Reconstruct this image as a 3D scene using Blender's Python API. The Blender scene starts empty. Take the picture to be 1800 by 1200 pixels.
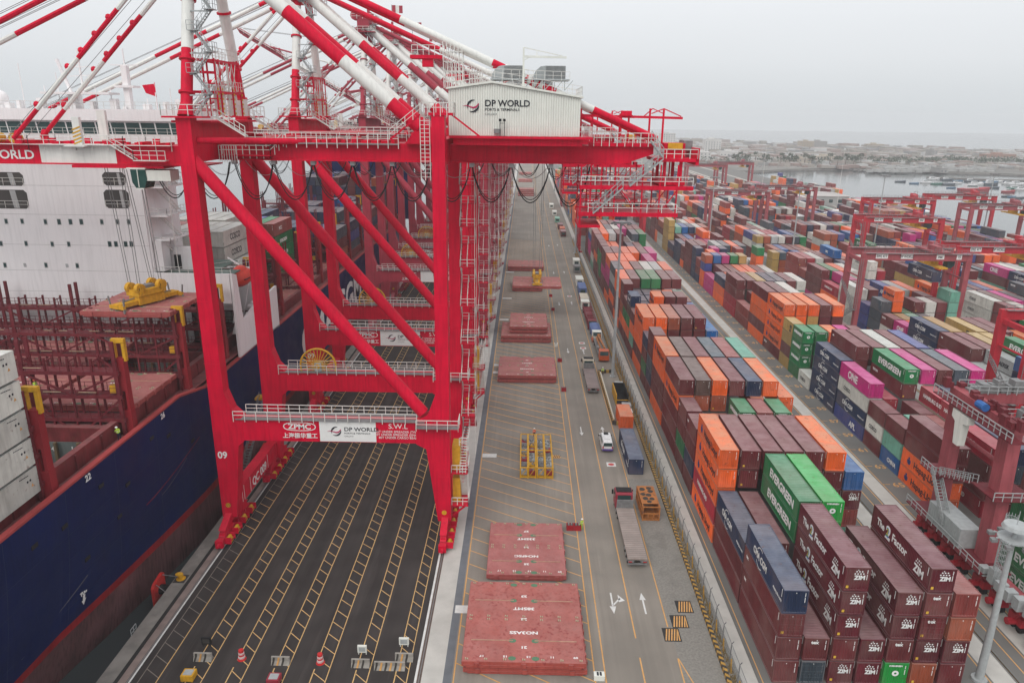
import bpy, math, random
from mathutils import Vector, Matrix
R = math.radians
rnd = random.Random(11)
SC = bpy.context.scene
COL = SC.collection

# ------------------------------------------------------------------ camera, sky, sun, exposure
F_PX, PITCH, ROLL, YAW = 1273.5, 0.3022, 0.01177, 0.01451
CAM = Vector((0.0, 0.0, 55.0))
cyw, syw, cp, sp = math.cos(YAW), math.sin(YAW), math.cos(PITCH), math.sin(PITCH)
FWD = Vector((-syw * cp, cyw * cp, -sp)); RT = Vector((cyw, syw, 0)); UP = RT.cross(FWD)
cr, sr = math.cos(ROLL), math.sin(ROLL)
RT, UP = cr * RT + sr * UP, -sr * RT + cr * UP
cam = bpy.data.cameras.new('camera')
cam.lens = F_PX / 1800 * 36; cam.sensor_width = 36; cam.sensor_fit = 'HORIZONTAL'
cam.clip_start = 0.5; cam.clip_end = 9000
co = bpy.data.objects.new('camera', cam); COL.objects.link(co)
co.matrix_world = Matrix(((RT.x, UP.x, -FWD.x, CAM.x), (RT.y, UP.y, -FWD.y, CAM.y), (RT.z, UP.z, -FWD.z, CAM.z), (0, 0, 0, 1)))
SC.camera = co

SUN_EL, SUN_ROT = R(48), R(205)
w = bpy.data.worlds.new('World'); SC.world = w; w.use_nodes = True
nt = w.node_tree; nt.nodes.clear()
out = nt.nodes.new('ShaderNodeOutputWorld')
bg = nt.nodes.new('ShaderNodeBackground'); bg.inputs[1].default_value = 1.2
sky = nt.nodes.new('ShaderNodeTexSky'); sky.sky_type = 'NISHITA'; sky.sun_disc = False
sky.sun_elevation = SUN_EL; sky.sun_rotation = SUN_ROT; sky.air_density = 1; sky.dust_density = 4
skb = nt.nodes.new('ShaderNodeBackground'); skb.inputs[1].default_value = 0.06
tc = nt.nodes.new('ShaderNodeTexCoord'); sx = nt.nodes.new('ShaderNodeSeparateXYZ')
rp = nt.nodes.new('ShaderNodeValToRGB'); e = rp.color_ramp.elements
e[0].position = 0.0; e[0].color = (0.60, 0.64, 0.665, 1)
e[1].position = 1.0; e[1].color = (0.98, 1.0, 1.03, 1)
a = rp.color_ramp.elements.new(0.07); a.color = (0.72, 0.745, 0.77, 1)
a = rp.color_ramp.elements.new(0.2); a.color = (0.87, 0.885, 0.91, 1)
nz = nt.nodes.new('ShaderNodeTexNoise'); nz.inputs['Scale'].default_value = 2.2; nz.inputs['Detail'].default_value = 4
mp = nt.nodes.new('ShaderNodeMapping'); mp.inputs['Scale'].default_value = (1, 1, 4)
mr = nt.nodes.new('ShaderNodeMapRange'); mr.inputs['To Min'].default_value = 0.965; mr.inputs['To Max'].default_value = 1.035
vm = nt.nodes.new('ShaderNodeVectorMath'); vm.operation = 'SCALE'
L = nt.links.new
L(tc.outputs['Generated'], sx.inputs[0]); L(sx.outputs['Z'], rp.inputs[0])
L(tc.outputs['Generated'], mp.inputs[0]); L(mp.outputs[0], nz.inputs['Vector']); L(nz.outputs['Fac'], mr.inputs['Value'])
L(rp.outputs[0], vm.inputs[0]); L(mr.outputs[0], vm.inputs['Scale']); L(vm.outputs[0], bg.inputs[0]); L(sky.outputs[0], skb.inputs[0])
mx = nt.nodes.new('ShaderNodeMixShader'); mx.inputs[0].default_value = 0.12
L(bg.outputs[0], mx.inputs[1]); L(skb.outputs[0], mx.inputs[2]); L(mx.outputs[0], out.inputs[0])

sl = bpy.data.lights.new('sun', 'SUN'); sl.energy = 1.4; sl.angle = R(40); sl.color = (1, 0.97, 0.93)
so = bpy.data.objects.new('sun', sl); COL.objects.link(so)
so.rotation_euler = (R(90) - SUN_EL, 0, R(180) - SUN_ROT)
SC.view_settings.view_transform = 'Standard'; SC.view_settings.look = 'None'
SC.view_settings.gamma = 1; SC.view_settings.use_curve_mapping = False; SC.view_settings.exposure = 0.0
SC.cycles.volume_bounces = 1; SC.cycles.max_bounces = 6; SC.cycles.diffuse_bounces = 2; SC.cycles.glossy_bounces = 2
SC.cycles.transparent_max_bounces = 6

# ------------------------------------------------------------------ materials
MATS = {}
def mat(name, c, rough=0.55, var=0.12, scale=1.5, streak=0.0, bump=0.0, bscale=40, metal=0.0, dust_toplight=0.0, rust=0.0, spec=0.28,
        objrand=0.0, rscale=2.2, rcut=.60, tracks=0.0, fade=0.0, dust_toplight_col=(0.42, 0.35, 0.33), spots=0.0, spotcol=None, spotscale=1.0, attr=None, emis=0, coord='Object'):
    """painted / mineral surface: base colour, broad mottling, vertical grime streaks, dusty film and painted sky light on upward faces, rust blotches"""
    if name in MATS: return MATS[name]
    m = bpy.data.materials.new(name); m.use_nodes = True; nt = m.node_tree; N = nt.nodes; K = nt.links.new
    b = N['Principled BSDF']; b.inputs['Roughness'].default_value = rough; b.inputs['Metallic'].default_value = metal
    b.inputs['Specular IOR Level'].default_value = spec
    tc = N.new('ShaderNodeTexCoord'); src = tc.outputs[coord]
    def noise(sc, det=5, mapping=None, off=0):
        n = N.new('ShaderNodeTexNoise'); n.inputs['Scale'].default_value = sc; n.inputs['Detail'].default_value = det
        v = src
        mp = N.new('ShaderNodeMapping'); mp.inputs['Scale'].default_value = mapping or (1, 1, 1); K(src, mp.inputs[0]); v = mp.outputs[0]
        oi = N.new('ShaderNodeObjectInfo'); ad = N.new('ShaderNodeVectorMath'); ad.operation = 'ADD'
        sc2 = N.new('ShaderNodeMath'); sc2.operation = 'MULTIPLY'; sc2.inputs[1].default_value = 57.0; K(oi.outputs['Random'], sc2.inputs[0])
        K(v, ad.inputs[0]); K(sc2.outputs[0], ad.inputs[1]); K(ad.outputs[0], n.inputs['Vector']); return n.outputs['Fac']
    def rng(fac, a0, a1, b0, b1):
        r = N.new('ShaderNodeMapRange'); r.inputs[1].default_value = a0; r.inputs[2].default_value = a1
        r.inputs[3].default_value = b0; r.inputs[4].default_value = b1; K(fac, r.inputs[0]); return r.outputs[0]
    def mul(a, b):
        q = N.new('ShaderNodeMath'); q.operation = 'MULTIPLY'; K(a, q.inputs[0])
        if isinstance(b, float): q.inputs[1].default_value = b
        else: K(b, q.inputs[1])
        return q.outputs[0]
    if attr:
        at = N.new('ShaderNodeAttribute'); at.attribute_name = attr; col = at.outputs['Color']
    else:
        rg = N.new('ShaderNodeRGB'); rg.outputs[0].default_value = (*c, 1); col = rg.outputs[0]
    f = rng(noise(scale), 0.3, 0.7, 1 - var, 1 + var)
    if objrand:
        oi = N.new('ShaderNodeObjectInfo'); f = mul(f, rng(oi.outputs['Random'], 0, 1, 1 - objrand, 1 + objrand))
    if streak: f = mul(f, rng(noise(3.0, 4, (1, 1, 0.08)), 0.45, 0.75, 1.0, 1 - streak))
    s = N.new('ShaderNodeVectorMath'); s.operation = 'SCALE'; K(col, s.inputs[0]); K(f, s.inputs['Scale']); col = s.outputs[0]
    def mixto(col, fac, c2):
        x = N.new('ShaderNodeMix'); x.data_type = 'RGBA'; K(fac, x.inputs[0]); K(col, x.inputs[6]); x.inputs[7].default_value = (*c2, 1); return x.outputs[2]
    if dust_toplight:
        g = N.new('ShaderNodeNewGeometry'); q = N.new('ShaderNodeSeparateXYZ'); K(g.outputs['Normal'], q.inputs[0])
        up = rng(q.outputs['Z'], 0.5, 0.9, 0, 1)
        col = mixto(col, mul(mul(up, rng(noise(0.7, 6), 0.3, 0.75, 0.45, 1.0)), float(dust_toplight)), dust_toplight_col)  # paler upward faces: dusty film, plus sky light painted into the colour
    if fade:
        col = mixto(col, rng(noise(0.16, 3), 0.45, 0.62, 0, fade), (0.30, 0.22, 0.19))
    if rust: col = mixto(col, rng(noise(rscale, 8), rcut, rcut + .08, 0, rust), (0.13, 0.05, 0.03))
    if rust: col = mixto(col, mul(rng(noise(2.6, 6, (1, 1, .12)), 0.62, 0.72, 0, rust * .7), rng(noise(.5, 2), .42, .6, 0, 1)), (0.12, 0.055, 0.035))
    if tracks:
        tk = mul(rng(noise(1.3, 5, (1, .012, 1)), 0.42, 0.66, 0, 1), rng(noise(.08, 4), .35, .65, .3, 1)); col = mixto(col, mul(tk, float(tracks)), tuple(q * .62 for q in c))
        col = mixto(col, rng(noise(.9, 7, (1, .05, 1)), 0.60, 0.70, 0, tracks * .5), tuple(min(1, q * 1.9) for q in c))
    if spots: col = mixto(col, mul(rng(noise(spotscale, 9), 0.53, 0.62, 0, spots), rng(noise(spotscale * .16, 3), 0.40, 0.62, 0.12, 1.0)), spotcol or (0.1, 0.02, 0.02))
    K(col, b.inputs['Base Color'])
    K(rng(noise(scale * 2), 0.3, 0.7, max(rough - 0.1, 0.05), min(rough + 0.12, 1)), b.inputs['Roughness'])
    if bump:
        bp = N.new('ShaderNodeBump'); bp.inputs['Strength'].default_value = bump; bp.inputs['Distance'].default_value = 0.02
        K(noise(bscale, 4), bp.inputs['Height']); K(bp.outputs[0], b.inputs['Normal'])
    if emis:
        b.inputs['Emission Color'].default_value = (*c, 1); b.inputs['Emission Strength'].default_value = emis
    MATS[name] = m; return m

RED = mat('crane_red', (0.63, 0.001, 0.032), 0.45, 0.12, 0.35, streak=0.22, dust_toplight=0.06, rust=0.22, rscale=.9, rcut=.70, spec=0.15)
RED2 = mat('crane_red_faded', (0.37, 0.035, 0.06), 0.6, 0.15, 0.4, streak=0.2, dust_toplight=0.2)
REDW = mat('crane_white', (0.74, 0.74, 0.70), 0.5, 0.07, 0.5, streak=0.12)
RAILW = mat('rail_white', (0.66, 0.65, 0.61), 0.5, 0.05)
RTGR = mat('yard_crane_red', (0.34, 0.075, 0.088), 0.55, 0.15, 0.5, streak=0.25, rust=0.3)
RTGR2 = mat('yard_crane_bright_red', (0.45, 0.02, 0.035), 0.5, 0.12, 0.5, streak=0.15)
BLACK = mat('rubber_black', (0.015, 0.015, 0.016), 0.7, 0.2)
STEEL = mat('grey_steel', (0.20, 0.20, 0.20), 0.5, 0.2, 2)
GALV = mat('galvanised', (0.36, 0.38, 0.38), 0.45, 0.12, 2)
YEL = mat('safety_yellow', (0.62, 0.33, 0.02), 0.5, 0.15, 2, streak=0.2)
GLASS = mat('dark_glass', (0.03, 0.06, 0.06), 0.08, 0.1)
GLASSG = mat('green_glass', (0.015, 0.06, 0.05), 0.1, 0.2)
WHITE = mat('white_print', (0.78, 0.78, 0.76), 0.6, 0.03)
DARKP = mat('dark_print', (0.02, 0.022, 0.03), 0.6, 0.03)
PINKP = mat('magenta_print', (0.45, 0.01, 0.09), 0.6, 0.03)
HOUSEW = mat('house_white', (0.72, 0.73, 0.67), 0.5, 0.05, 0.6, streak=0.10)

# ------------------------------------------------------------------ mesh helpers
ORG = {}
class MB:
    def __init__(s): s.v = []; s.f = []; s.m = []; s.cols = None
    def add(s, vs, fs, mi=0):
        o = len(s.v); s.v += [tuple(p) for p in vs]; s.f += [tuple(o + i for i in q) for q in fs]; s.m += [mi] * len(fs); return s
    def box(s, x0, x1, y0, y1, z0, z1, mi=0):
        return s.add([(x0, y0, z0), (x1, y0, z0), (x1, y1, z0), (x0, y1, z0), (x0, y0, z1), (x1, y0, z1), (x1, y1, z1), (x0, y1, z1)],
                     [(0, 3, 2, 1), (4, 5, 6, 7), (0, 1, 5, 4), (1, 2, 6, 5), (2, 3, 7, 6), (3, 0, 4, 7)], mi)
    def quad(s, a, b, c, d, mi=0): return s.add([a, b, c, d], [(0, 1, 2, 3)], mi)
    def bar(s, p, q, w, h=None, mi=0):
        p = Vector(p); q = Vector(q); d = q - p
        if d.length < 1e-6: return s
        d.normalize(); up = Vector((0, 0, 1)) if abs(d.z) < 0.95 else Vector((0, 1, 0))
        a = d.cross(up).normalized() * (w / 2); b = a.cross(d).normalized() * ((h or w) / 2)
        vs = [p - a - b, p + a - b, p + a + b, p - a + b, q - a - b, q + a - b, q + a + b, q - a + b]
        return s.add(vs, [(0, 1, 2, 3), (7, 6, 5, 4), (0, 4, 5, 1), (1, 5, 6, 2), (2, 6, 7, 3), (3, 7, 4, 0)], mi)
    def tube(s, p, q, r, n=8, r2=None, mi=0, cap=True):
        p = Vector(p); q = Vector(q); d = (q - p)
        if d.length < 1e-6: return s
        d.normalize(); up = Vector((0, 0, 1)) if abs(d.z) < 0.95 else Vector((0, 1, 0))
        a = d.cross(up).normalized(); b = a.cross(d).normalized(); r2 = r if r2 is None else r2; vs = []
        for c, rr in ((p, r), (q, r2)):
            for i in range(n):
                t = 2 * math.pi * i / n; vs.append(c + (a * math.cos(t) + b * math.sin(t)) * rr)
        fs = [(i, (i + 1) % n, n + (i + 1) % n, n + i) for i in range(n)]
        if cap: fs += [tuple(range(n - 1, -1, -1)), tuple(range(n, 2 * n))]
        return s.add(vs, fs, mi)
    def path(s, pts, r, n=5, mi=0):
        for a, b in zip(pts, pts[1:]): s.tube(a, b, r, n, mi=mi, cap=False)
        return s
    def prism(s, poly, axis, a, b, mi=0):
        """poly of 2-D points extruded along axis from a to b"""
        def P(u, v, t): return {'x': (t, u, v), 'y': (u, t, v), 'z': (u, v, t)}[axis]
        n = len(poly); vs = [P(u, v, a) for u, v in poly] + [P(u, v, b) for u, v in poly]
        fs = [(i, (i + 1) % n, n + (i + 1) % n, n + i) for i in range(n)] + [tuple(range(n - 1, -1, -1)), tuple(range(n, 2 * n))]
        return s.add(vs, fs, mi)
    def ball(s, c, rx, ry=None, rz=None, n=10, k=6, mi=0):
        ry = ry or rx; rz = rz or rx; vs = []; fs = []
        for j in range(k + 1):
            t = math.pi * j / k
            for i in range(n):
                u = 2 * math.pi * i / n
                vs.append((c[0] + rx * math.sin(t) * math.cos(u), c[1] + ry * math.sin(t) * math.sin(u), c[2] + rz * math.cos(t)))
        for j in range(k):
            for i in range(n): fs.append((j * n + i, j * n + (i + 1) % n, (j + 1) * n + (i + 1) % n, (j + 1) * n + i))
        return s.add(vs, fs, mi)
    def rail(s, pts, h=1.1, sp=1.6, w=0.07, mid=True, low=0.0):
        for p, q in zip(pts, pts[1:]):
            p = Vector(p); q = Vector(q); n = max(1, round((q - p).length / sp)); u = Vector((0, 0, h))
            s.bar(p + u, q + u, w)
            if mid: s.bar(p + u * 0.52, q + u * 0.52, w * 0.8)
            for i in range(n + 1):
                c = p.lerp(q, i / n); s.bar(c - Vector((0, 0, low)), c + u, w)
        return s
    def stairs(s, p, q, wd=0.8, ax='y', tread=0.3):
        """stair flight: two stringers and treads; ax is the direction of its width"""
        p = Vector(p); q = Vector(q); o = Vector((0, wd / 2, 0)) if ax == 'y' else Vector((wd / 2, 0, 0))
        for k in (-1, 1): s.bar(p + o * k, q + o * k, 0.06, 0.15)
        n = max(2, int(abs(q.z - p.z) / tread))
        for i in range(n):
            c = p.lerp(q, (i + 0.5) / n); s.bar(c - o, c + o, 0.22, 0.04)
        return s
    def build(s, name, m, parent=None, loc=None, smooth=False, kind=None):
        base = ORG.get(parent.name, Vector((0, 0, 0))) if parent else Vector(loc or (0, 0, 0))
        me = bpy.data.meshes.new(name)
        me.from_pydata([(x - base.x, y - base.y, z - base.z) for x, y, z in s.v], [], s.f)
        for q in (m if isinstance(m, (list, tuple)) else [m]): me.materials.append(q)
        if any(s.m): me.polygons.foreach_set('material_index', s.m)
        if smooth:
            me.shade_smooth()
            try: me.set_sharp_from_angle(angle=R(40))
            except Exception: pass
        o = bpy.data.objects.new(name, me); COL.objects.link(o)
        if parent: o.parent = parent; ORG[o.name] = base
        else: o.location = base; ORG[o.name] = base
        if kind: o['kind'] = kind
        return o

def tag(o, label=None, cat=None, group=None, kind=None):
    if label: o['label'] = label
    if cat: o['category'] = cat
    if group: o['group'] = group
    if kind: o['kind'] = kind
    return o
def thing(name, label, cat, loc, group=None):
    o = bpy.data.objects.new(name, None); o.empty_display_size = 0.5; COL.objects.link(o); o.location = loc; ORG[o.name] = Vector(loc)
    return tag(o, label, cat, group)
def kids(o): return [c for c in o.children]
def copy_tree(o, dx=(0, 0, 0), label=None, matmap=None, skip=(), rz=0.0):
    """a copy of a thing with its parts and sub-parts; meshes are shared"""
    def rec(q, parent):
        c = q.copy(); COL.objects.link(c); c.parent = parent
        if matmap and c.type == 'MESH':
            for sl in c.material_slots:
                nm = matmap.get(sl.material.name if sl.material else '')
                if nm: sl.link = 'OBJECT'; sl.material = nm
        for ch in q.children:
            if ch.name.split('.')[0] not in skip: rec(ch, c)
        return c
    c = rec(o, None); c.location = Vector(o.location) + Vector(dx)
    if rz: c.rotation_euler.z = rz
    ORG[c.name] = Vector(c.location)
    if label: c['label'] = label
    return c
TXT = {}
def text_mesh(s, size=1.0, depth=0.01, bold=0.0, wide=1.0, align='LEFT'):
    key = (s, size, depth, bold, wide, align)
    if key in TXT: return TXT[key]
    cu = bpy.data.curves.new('lettering', 'FONT'); cu.body = s; cu.size = size; cu.extrude = depth; cu.offset = bold; cu.align_x = align
    cu.resolution_u = 3; cu.space_line = 0.95
    to = bpy.data.objects.new('lettering', cu); COL.objects.link(to)
    dg = bpy.context.evaluated_depsgraph_get(); me = bpy.data.meshes.new_from_object(to.evaluated_get(dg))
    COL.objects.unlink(to); bpy.data.objects.remove(to); bpy.data.curves.remove(cu)
    if wide != 1.0:
        for v in me.vertices: v.co.x *= wide
    me.name = 'lettering'; me.materials.clear(); TXT[key] = me; return me
FACE = {'-y': (R(90), 0, 0), '-x': (R(90), 0, R(-90)), '+x': (R(90), 0, R(90)), 'top': (0, 0, 0), 'top180': (0, 0, R(180))}
def text(s, pos, size, m, parent=None, face='-y', bold=0.0, wide=1.0, align='LEFT', name='lettering', depth=0.01):
    me = text_mesh(s, size, depth, bold, wide, align)
    o = bpy.data.objects.new(name, me); COL.objects.link(o)
    if not me.materials: me.materials.append(m)
    o.material_slots[0].link = 'OBJECT'; o.material_slots[0].material = m
    base = ORG.get(parent.name, Vector((0, 0, 0))) if parent else Vector((0, 0, 0))
    o.location = Vector(pos) - base; o.rotation_euler = FACE[face]
    if parent: o.parent = parent; ORG[o.name] = base
    return o
def swirl(pos, r, parent, d=0.03, ink=DARKP, accent=PINKP):
    """round emblem: two dark crescents and a coloured wave"""
    x, y, z = pos
    def cres(a0, a1, mb):
        n = 12; o_, i_ = [], []
        for k in range(n + 1):
            t = k / n; a = R(a0 + (a1 - a0) * t); th = 0.22 * r * math.sin(math.pi * min(1, t * 1.0)) + 0.01
            o_.append((x + r * math.cos(a), z + r * math.sin(a))); i_.append((x + (r - th * 1.4) * math.cos(a), z + (r - th * 1.4) * math.sin(a)))
        for k in range(n):
            p = [o_[k], o_[k + 1], i_[k + 1], i_[k]]; mb.prism(p, 'y', y - d, y)
    m = MB(); cres(70, 205, m); cres(-130, 20, m); m.build('emblem', ink, parent)
    m = MB(); pts = [(-1.7, 0.02), (-1.1, 0.14), (-0.6, 0.02), (0, -0.14), (0.5, 0.0), (0.95, 0.5)]
    lo = [(-1.7, 0.0), (-1.1, 0.02), (-0.6, -0.14), (0, -0.38), (0.55, -0.28), (0.98, 0.3)]
    for k in range(5):
        m.prism([(x + r * pts[k][0], z + r * pts[k][1]), (x + r * pts[k + 1][0], z + r * pts[k + 1][1]),
                 (x + r * lo[k + 1][0], z + r * lo[k + 1][1]), (x + r * lo[k][0], z + r * lo[k][1])], 'y', y - d - 0.004, y)
    m.build('emblem', accent, parent)
# ------------------------------------------------------------------ the setting
ASPH = mat('asphalt_dark', (0.042, 0.036, 0.034), 0.85, 0.25, 0.35, tracks=.75, bump=0.4, bscale=6, spots=0.25, spotcol=(0.052, 0.048, 0.047), spotscale=0.15)
PAVE = mat('pavement_grey', (0.24, 0.215, 0.185), 0.85, 0.16, 0.12, tracks=.35, bump=0.3, bscale=5, spots=0.28, spotcol=(0.165, 0.155, 0.14), spotscale=0.22)
PAVE2 = mat('yard_pavement', (0.16, 0.155, 0.145), 0.85, 0.16, 0.15, spots=0.3, spotcol=(0.10, 0.098, 0.09), spotscale=0.3)
GRAV = mat('gravel_shoulder', (0.225, 0.212, 0.19), 0.95, 0.18, 4.0, bump=0.5, bscale=20, spots=.4, spotcol=(.15, .14, .125), spotscale=.5)
CONC = mat('concrete_edge', (0.22, 0.205, 0.185), 0.9, 0.2, 0.6, bump=0.4, bscale=8, spots=0.35, spotcol=(0.13, 0.12, 0.11), spotscale=0.8)
CONCP = mat('concrete_pink', (0.24, 0.185, 0.165), 0.9, 0.2, 0.8, bump=0.4, bscale=8)
SLAB = mat('concrete_white', (0.48, 0.465, 0.43), 0.8, 0.10, 0.5, spots=0.3, spotcol=(0.36, 0.34, 0.31), spotscale=0.35)
BLUEG = mat('blue_grey_strip', (0.14, 0.15, 0.165), 0.8, 0.12, 1)
YL = mat('road_yellow', (0.60, 0.385, 0.16), 0.7, 0.12, 2, spots=0.35, spotcol=(0.28, 0.21, 0.14), spotscale=3)
YLO = mat('road_orange', (0.62, 0.33, 0.11), 0.7, 0.15, 2, spots=0.5, spotcol=(0.25, 0.2, 0.15), spotscale=2)
WL = mat('road_white', (0.62, 0.62, 0.60), 0.7, 0.1, 2, spots=0.2, spotcol=(0.3, 0.3, 0.28), spotscale=4)
FAINT = mat('faint_line', (0.19, 0.165, 0.14), 0.8, 0.2, 2)
RUSTY = mat('rusty_rail', (0.12, 0.085, 0.07), 0.7, 0.2, 2)
GROOVE = mat('groove_dark', (0.025, 0.024, 0.023), 0.9, 0.2)
FARY = 880
def sheet(name, x0, x1, y0, y1, z, m, sub=0):
    b = MB(); n = max(1, int((y1 - y0) / 60)) if sub else 1
    for i in range(n): b.quad((x0, y0 + (y1 - y0) * i / n, z), (x1, y0 + (y1 - y0) * i / n, z), (x1, y0 + (y1 - y0) * (i + 1) / n, z), (x0, y0 + (y1 - y0) * (i + 1) / n, z))
    return b.build(name, m, kind='structure')
# terminal body with vertical quay face
b = MB(); b.box(-42.4, 236, -30, FARY, -6, -0.02); b.build('quay_wall', mat('quay_wall', (0.07, 0.068, 0.06), 0.9, 0.3, 0.8), kind='structure')
sheet('yard_pavement', 24.6, 236, -30, FARY, 0.0, PAVE2)
sheet('quay_edge', -42.4, -40.7, -30, FARY, 0.0, CONC)
sheet('rail_groove', -40.7, -40.25, -30, FARY, -0.012, GROOVE)
sheet('quay_edge', -40.25, -39.45, -30, FARY, 0.0, CONCP)
sheet('rail_groove', -39.45, -39.2, -30, FARY, -0.012, RUSTY)
sheet('rail_kerb_strip', -39.2, -39.0, -30, FARY, 0.0, WL)
sheet('quay_apron', -39.0, -10.45, -30, FARY, 0.0, ASPH)
sheet('rail_kerb_strip', -10.45, -10.2, -30, FARY, 0.0, WL)
sheet('rail_groove', -10.2, -9.75, -30, FARY, -0.012, RUSTY)
sheet('concrete_slab_strip', -9.75, -7.53, -30, FARY, 0.0, SLAB)
sheet('drain_strip', -7.53, -6.66, -30, FARY, 0.0, BLUEG)
sheet('hatch_cover_storage_pavement', -6.66, 8.1, -30, FARY, 0.0, PAVE)
sheet('road', 8.1, 17.2, -30, FARY, 0.0, PAVE)
sheet('gravel_shoulder', 17.2, 22.0, 20, 104, 0.0, GRAV)
sheet('road', 17.2, 22.0, 104, FARY, 0.0, PAVE)
sheet('gravel_shoulder', 22.0, 22.9, -30, FARY, 0.0, GRAV)
b = MB(); b.box(22.9, 24.6, -30, FARY, 0, 0.25); b.build('concrete_runway_beam', SLAB, kind='structure')
for x in (-39.32, -9.97):
    b = MB(); b.box(x - 0.04, x + 0.04, -30, FARY, -0.01, 0.05); b.build('crane_rail', STEEL, kind='structure')
# ---- painted markings, 4 mm above the ground
Zm = 0.004
def line(b, p, q, w, z=Zm):
    p = Vector((p[0], p[1], z)); q = Vector((q[0], q[1], z)); d = (q - p).normalized(); a = Vector((-d.y, d.x, 0)) * w / 2
    b.quad(p - a, q - a, q + a, p + a); return b
LAD = [(-38.25, -36.41, 1), (-33.46, -31.92, 0), (-29.42, -27.96, 0), (-25.15, -23.73, 0), (-20.97, -19.42, 0), (-16.62, -15.23, 0), (-12.47, -11.19, 0)]
for i, (xa, xb, faint) in enumerate(LAD):
    b = MB(); f = MB()
    y0, y1 = (30, 640)
    y = y0
    while y < y1:
        g = y + (0 if i % 2 else 0.0)
        line(f if faint and (int(y / 14) % 3) else b, (xa, g + 1.25, 0), (xb, g, 0), 0.09); y += 1.97
    (line(f, (xa, y0), (xa, y1), 0.10) if faint else line(b, (xa, 62.3 if i else y0), (xa, y1), 0.10))
    if i: line(b, (xa, 30), (xa, 61.3), 0.12)
    line(b, (xb, y0), (xb, y1), 0.10, Zm + 0.001)
    b.build('lane_marking', YL, kind='structure')
    if f.v: f.build('worn_lane_marking', FAINT, kind='structure')
b = MB(); line(b, (-6.45, -30), (-6.45, FARY), 0.14); line(b, (8.05, -30), (8.05, FARY), 0.14, Zm); line(b, (9.15, -30), (9.15, FARY), 0.14)
line(b, (13.1, 67.0), (13.1, 500), 0.15); line(b, (13.1, 40), (13.1, 64), 0.15); line(b, (17.0, 69), (17.2, 640), 0.14)
line(b, (17.0, 30), (17.15, 64), 0.14); line(b, (17.2, 64), (18.9, 57), 0.12, Zm + 0.001)
b.build('road_edge_line', YLO, kind='structure')
b = MB(); y = 20
while y < 330:
    line(b, (-6.38, y + 7.2), (8.0, y - 0.9), 0.13 if y < 120 else 0.19, Zm); y += 2.95
b.build('hatched_storage_marking', YLO, kind='structure')
def arrow(b, x, y, d=1, L=3.9, z=Zm):
    s = d
    b.quad((x - .1, y - s * L / 2, z), (x + .1, y - s * L / 2, z), (x + .1, y + s * (L / 2 - 1.3), z), (x - .1, y + s * (L / 2 - 1.3), z))
    b.add([(x - .38, y + s * (L / 2 - 1.35), z), (x + .38, y + s * (L / 2 - 1.35), z), (x, y + s * L / 2, z)], [(0, 1, 2) if s > 0 else (2, 1, 0)])
for i, (x, y, d) in enumerate([(11.2, 73, -1), (14.9, 73.1, 1), (11.1, 122, -1), (15.1, 122.3, 1), (11.3, 169.5, -1), (15.1, 169, 1), (11.2, 216, -1), (15.1, 217, 1),
                  (11.2, 262, -1), (15.1, 263, 1), (11.2, 320, -1), (15.1, 322, 1)]):
    b = MB(); arrow(b, x, y, d)
    if i == 0: line(b, (11.25, 72.6), (12.2, 73.9), 0.2, Zm); b.add([(12.0, 73.2, Zm), (12.75, 73.5, Zm), (12.0, 74.6, Zm)], [(0, 1, 2)])
    b.build('road_arrow', WL, kind='structure')
b = MB()
for x0, x1, y in ((-7.3, -5.3, 71.3), (-6.4, -4.0, 111.4), (-6.4, -4.2, 153), (-6.4, -4, 158), (-6.4, -3.9, 197), (-6.4, -3.5, 222), (-6.4, -3.4, 262)):
    b.quad((x0, y - 0.7, Zm + .003), (x1, y - 0.7, Zm + .003), (x1, y + 0.7, Zm + .003), (x0, y + 0.7, Zm + .003))
b.build('painted_bay_mark', WL, kind='structure')
b = MB()
for x, y in ((15.1, 108.9), (15.2, 171.8), (15.2, 176), (15.0, 226)):
    b.quad((x - .75, y - .75, Zm), (x + .75, y - .75, Zm), (x + .75, y + .75, Zm), (x - .75, y + .75, Zm))
b.build('painted_road_sign', WL, kind='structure')
b = MB()
for x, y in ((15.1, 108.9), (15.2, 171.8), (15.2, 176), (15.0, 226)):
    b.prism([(x + .52 * math.cos(R(a)), y + .42 * math.sin(R(a))) for a in range(0, 360, 40)], 'z', Zm, Zm + .005)
b.build('painted_road_sign', mat('sign_red', (0.5, 0.05, 0.05), 0.7), kind='structure')
# number plates painted by the road and slipway strips in the yard
LANES = [(23.5, 50.2), (56.0, 83.0), (86.2, 112.8), (118.0, 144.6), (147.4, 174.0), (179.0, 205.6)]
for i, (xl, xr) in enumerate(LANES):
    for x in ((xr,) if i == 0 else (xl, xr)):
        sheet('runway_strip', x - 1.2, x + 1.1, -30, FARY, Zm, SLAB)
        b = MB(); line(b, (x - 1.5, -30), (x - 1.5, FARY), 0.12); line(b, (x + 1.4, -30), (x + 1.4, FARY), 0.12)
        b.build('runway_line', YLO, kind='structure')
b = MB(); line(b, (53.0, -30), (53.0, 700), 0.13); line(b, (51.6, -30), (51.6, 700), 0.13); line(b, (25.2, -30), (25.2, 400), 0.10); line(b, (58.3, -30), (58.3, 700), 0.0001)
b.build('yard_lane_line', YLO, kind='structure')
y = 60.0; k = 79
while y < 330:
    b = MB(); line(b, (57.3, y), (58.6, y), 0.14); line(b, (57.3, y + 6.3), (58.2, y + 6.3), 0.12); b.build('yard_bay_mark', YLO, kind='structure')
    t = text(str(k) if k > 0 else '1', (58.9, y - 0.75, Zm), 1.9, YLO, None, 'top', 0.02, name='painted_bay_number', depth=0.001); t['kind'] = 'structure'
    y += 6.25; k -= 2 if k > 2 else 0
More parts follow.
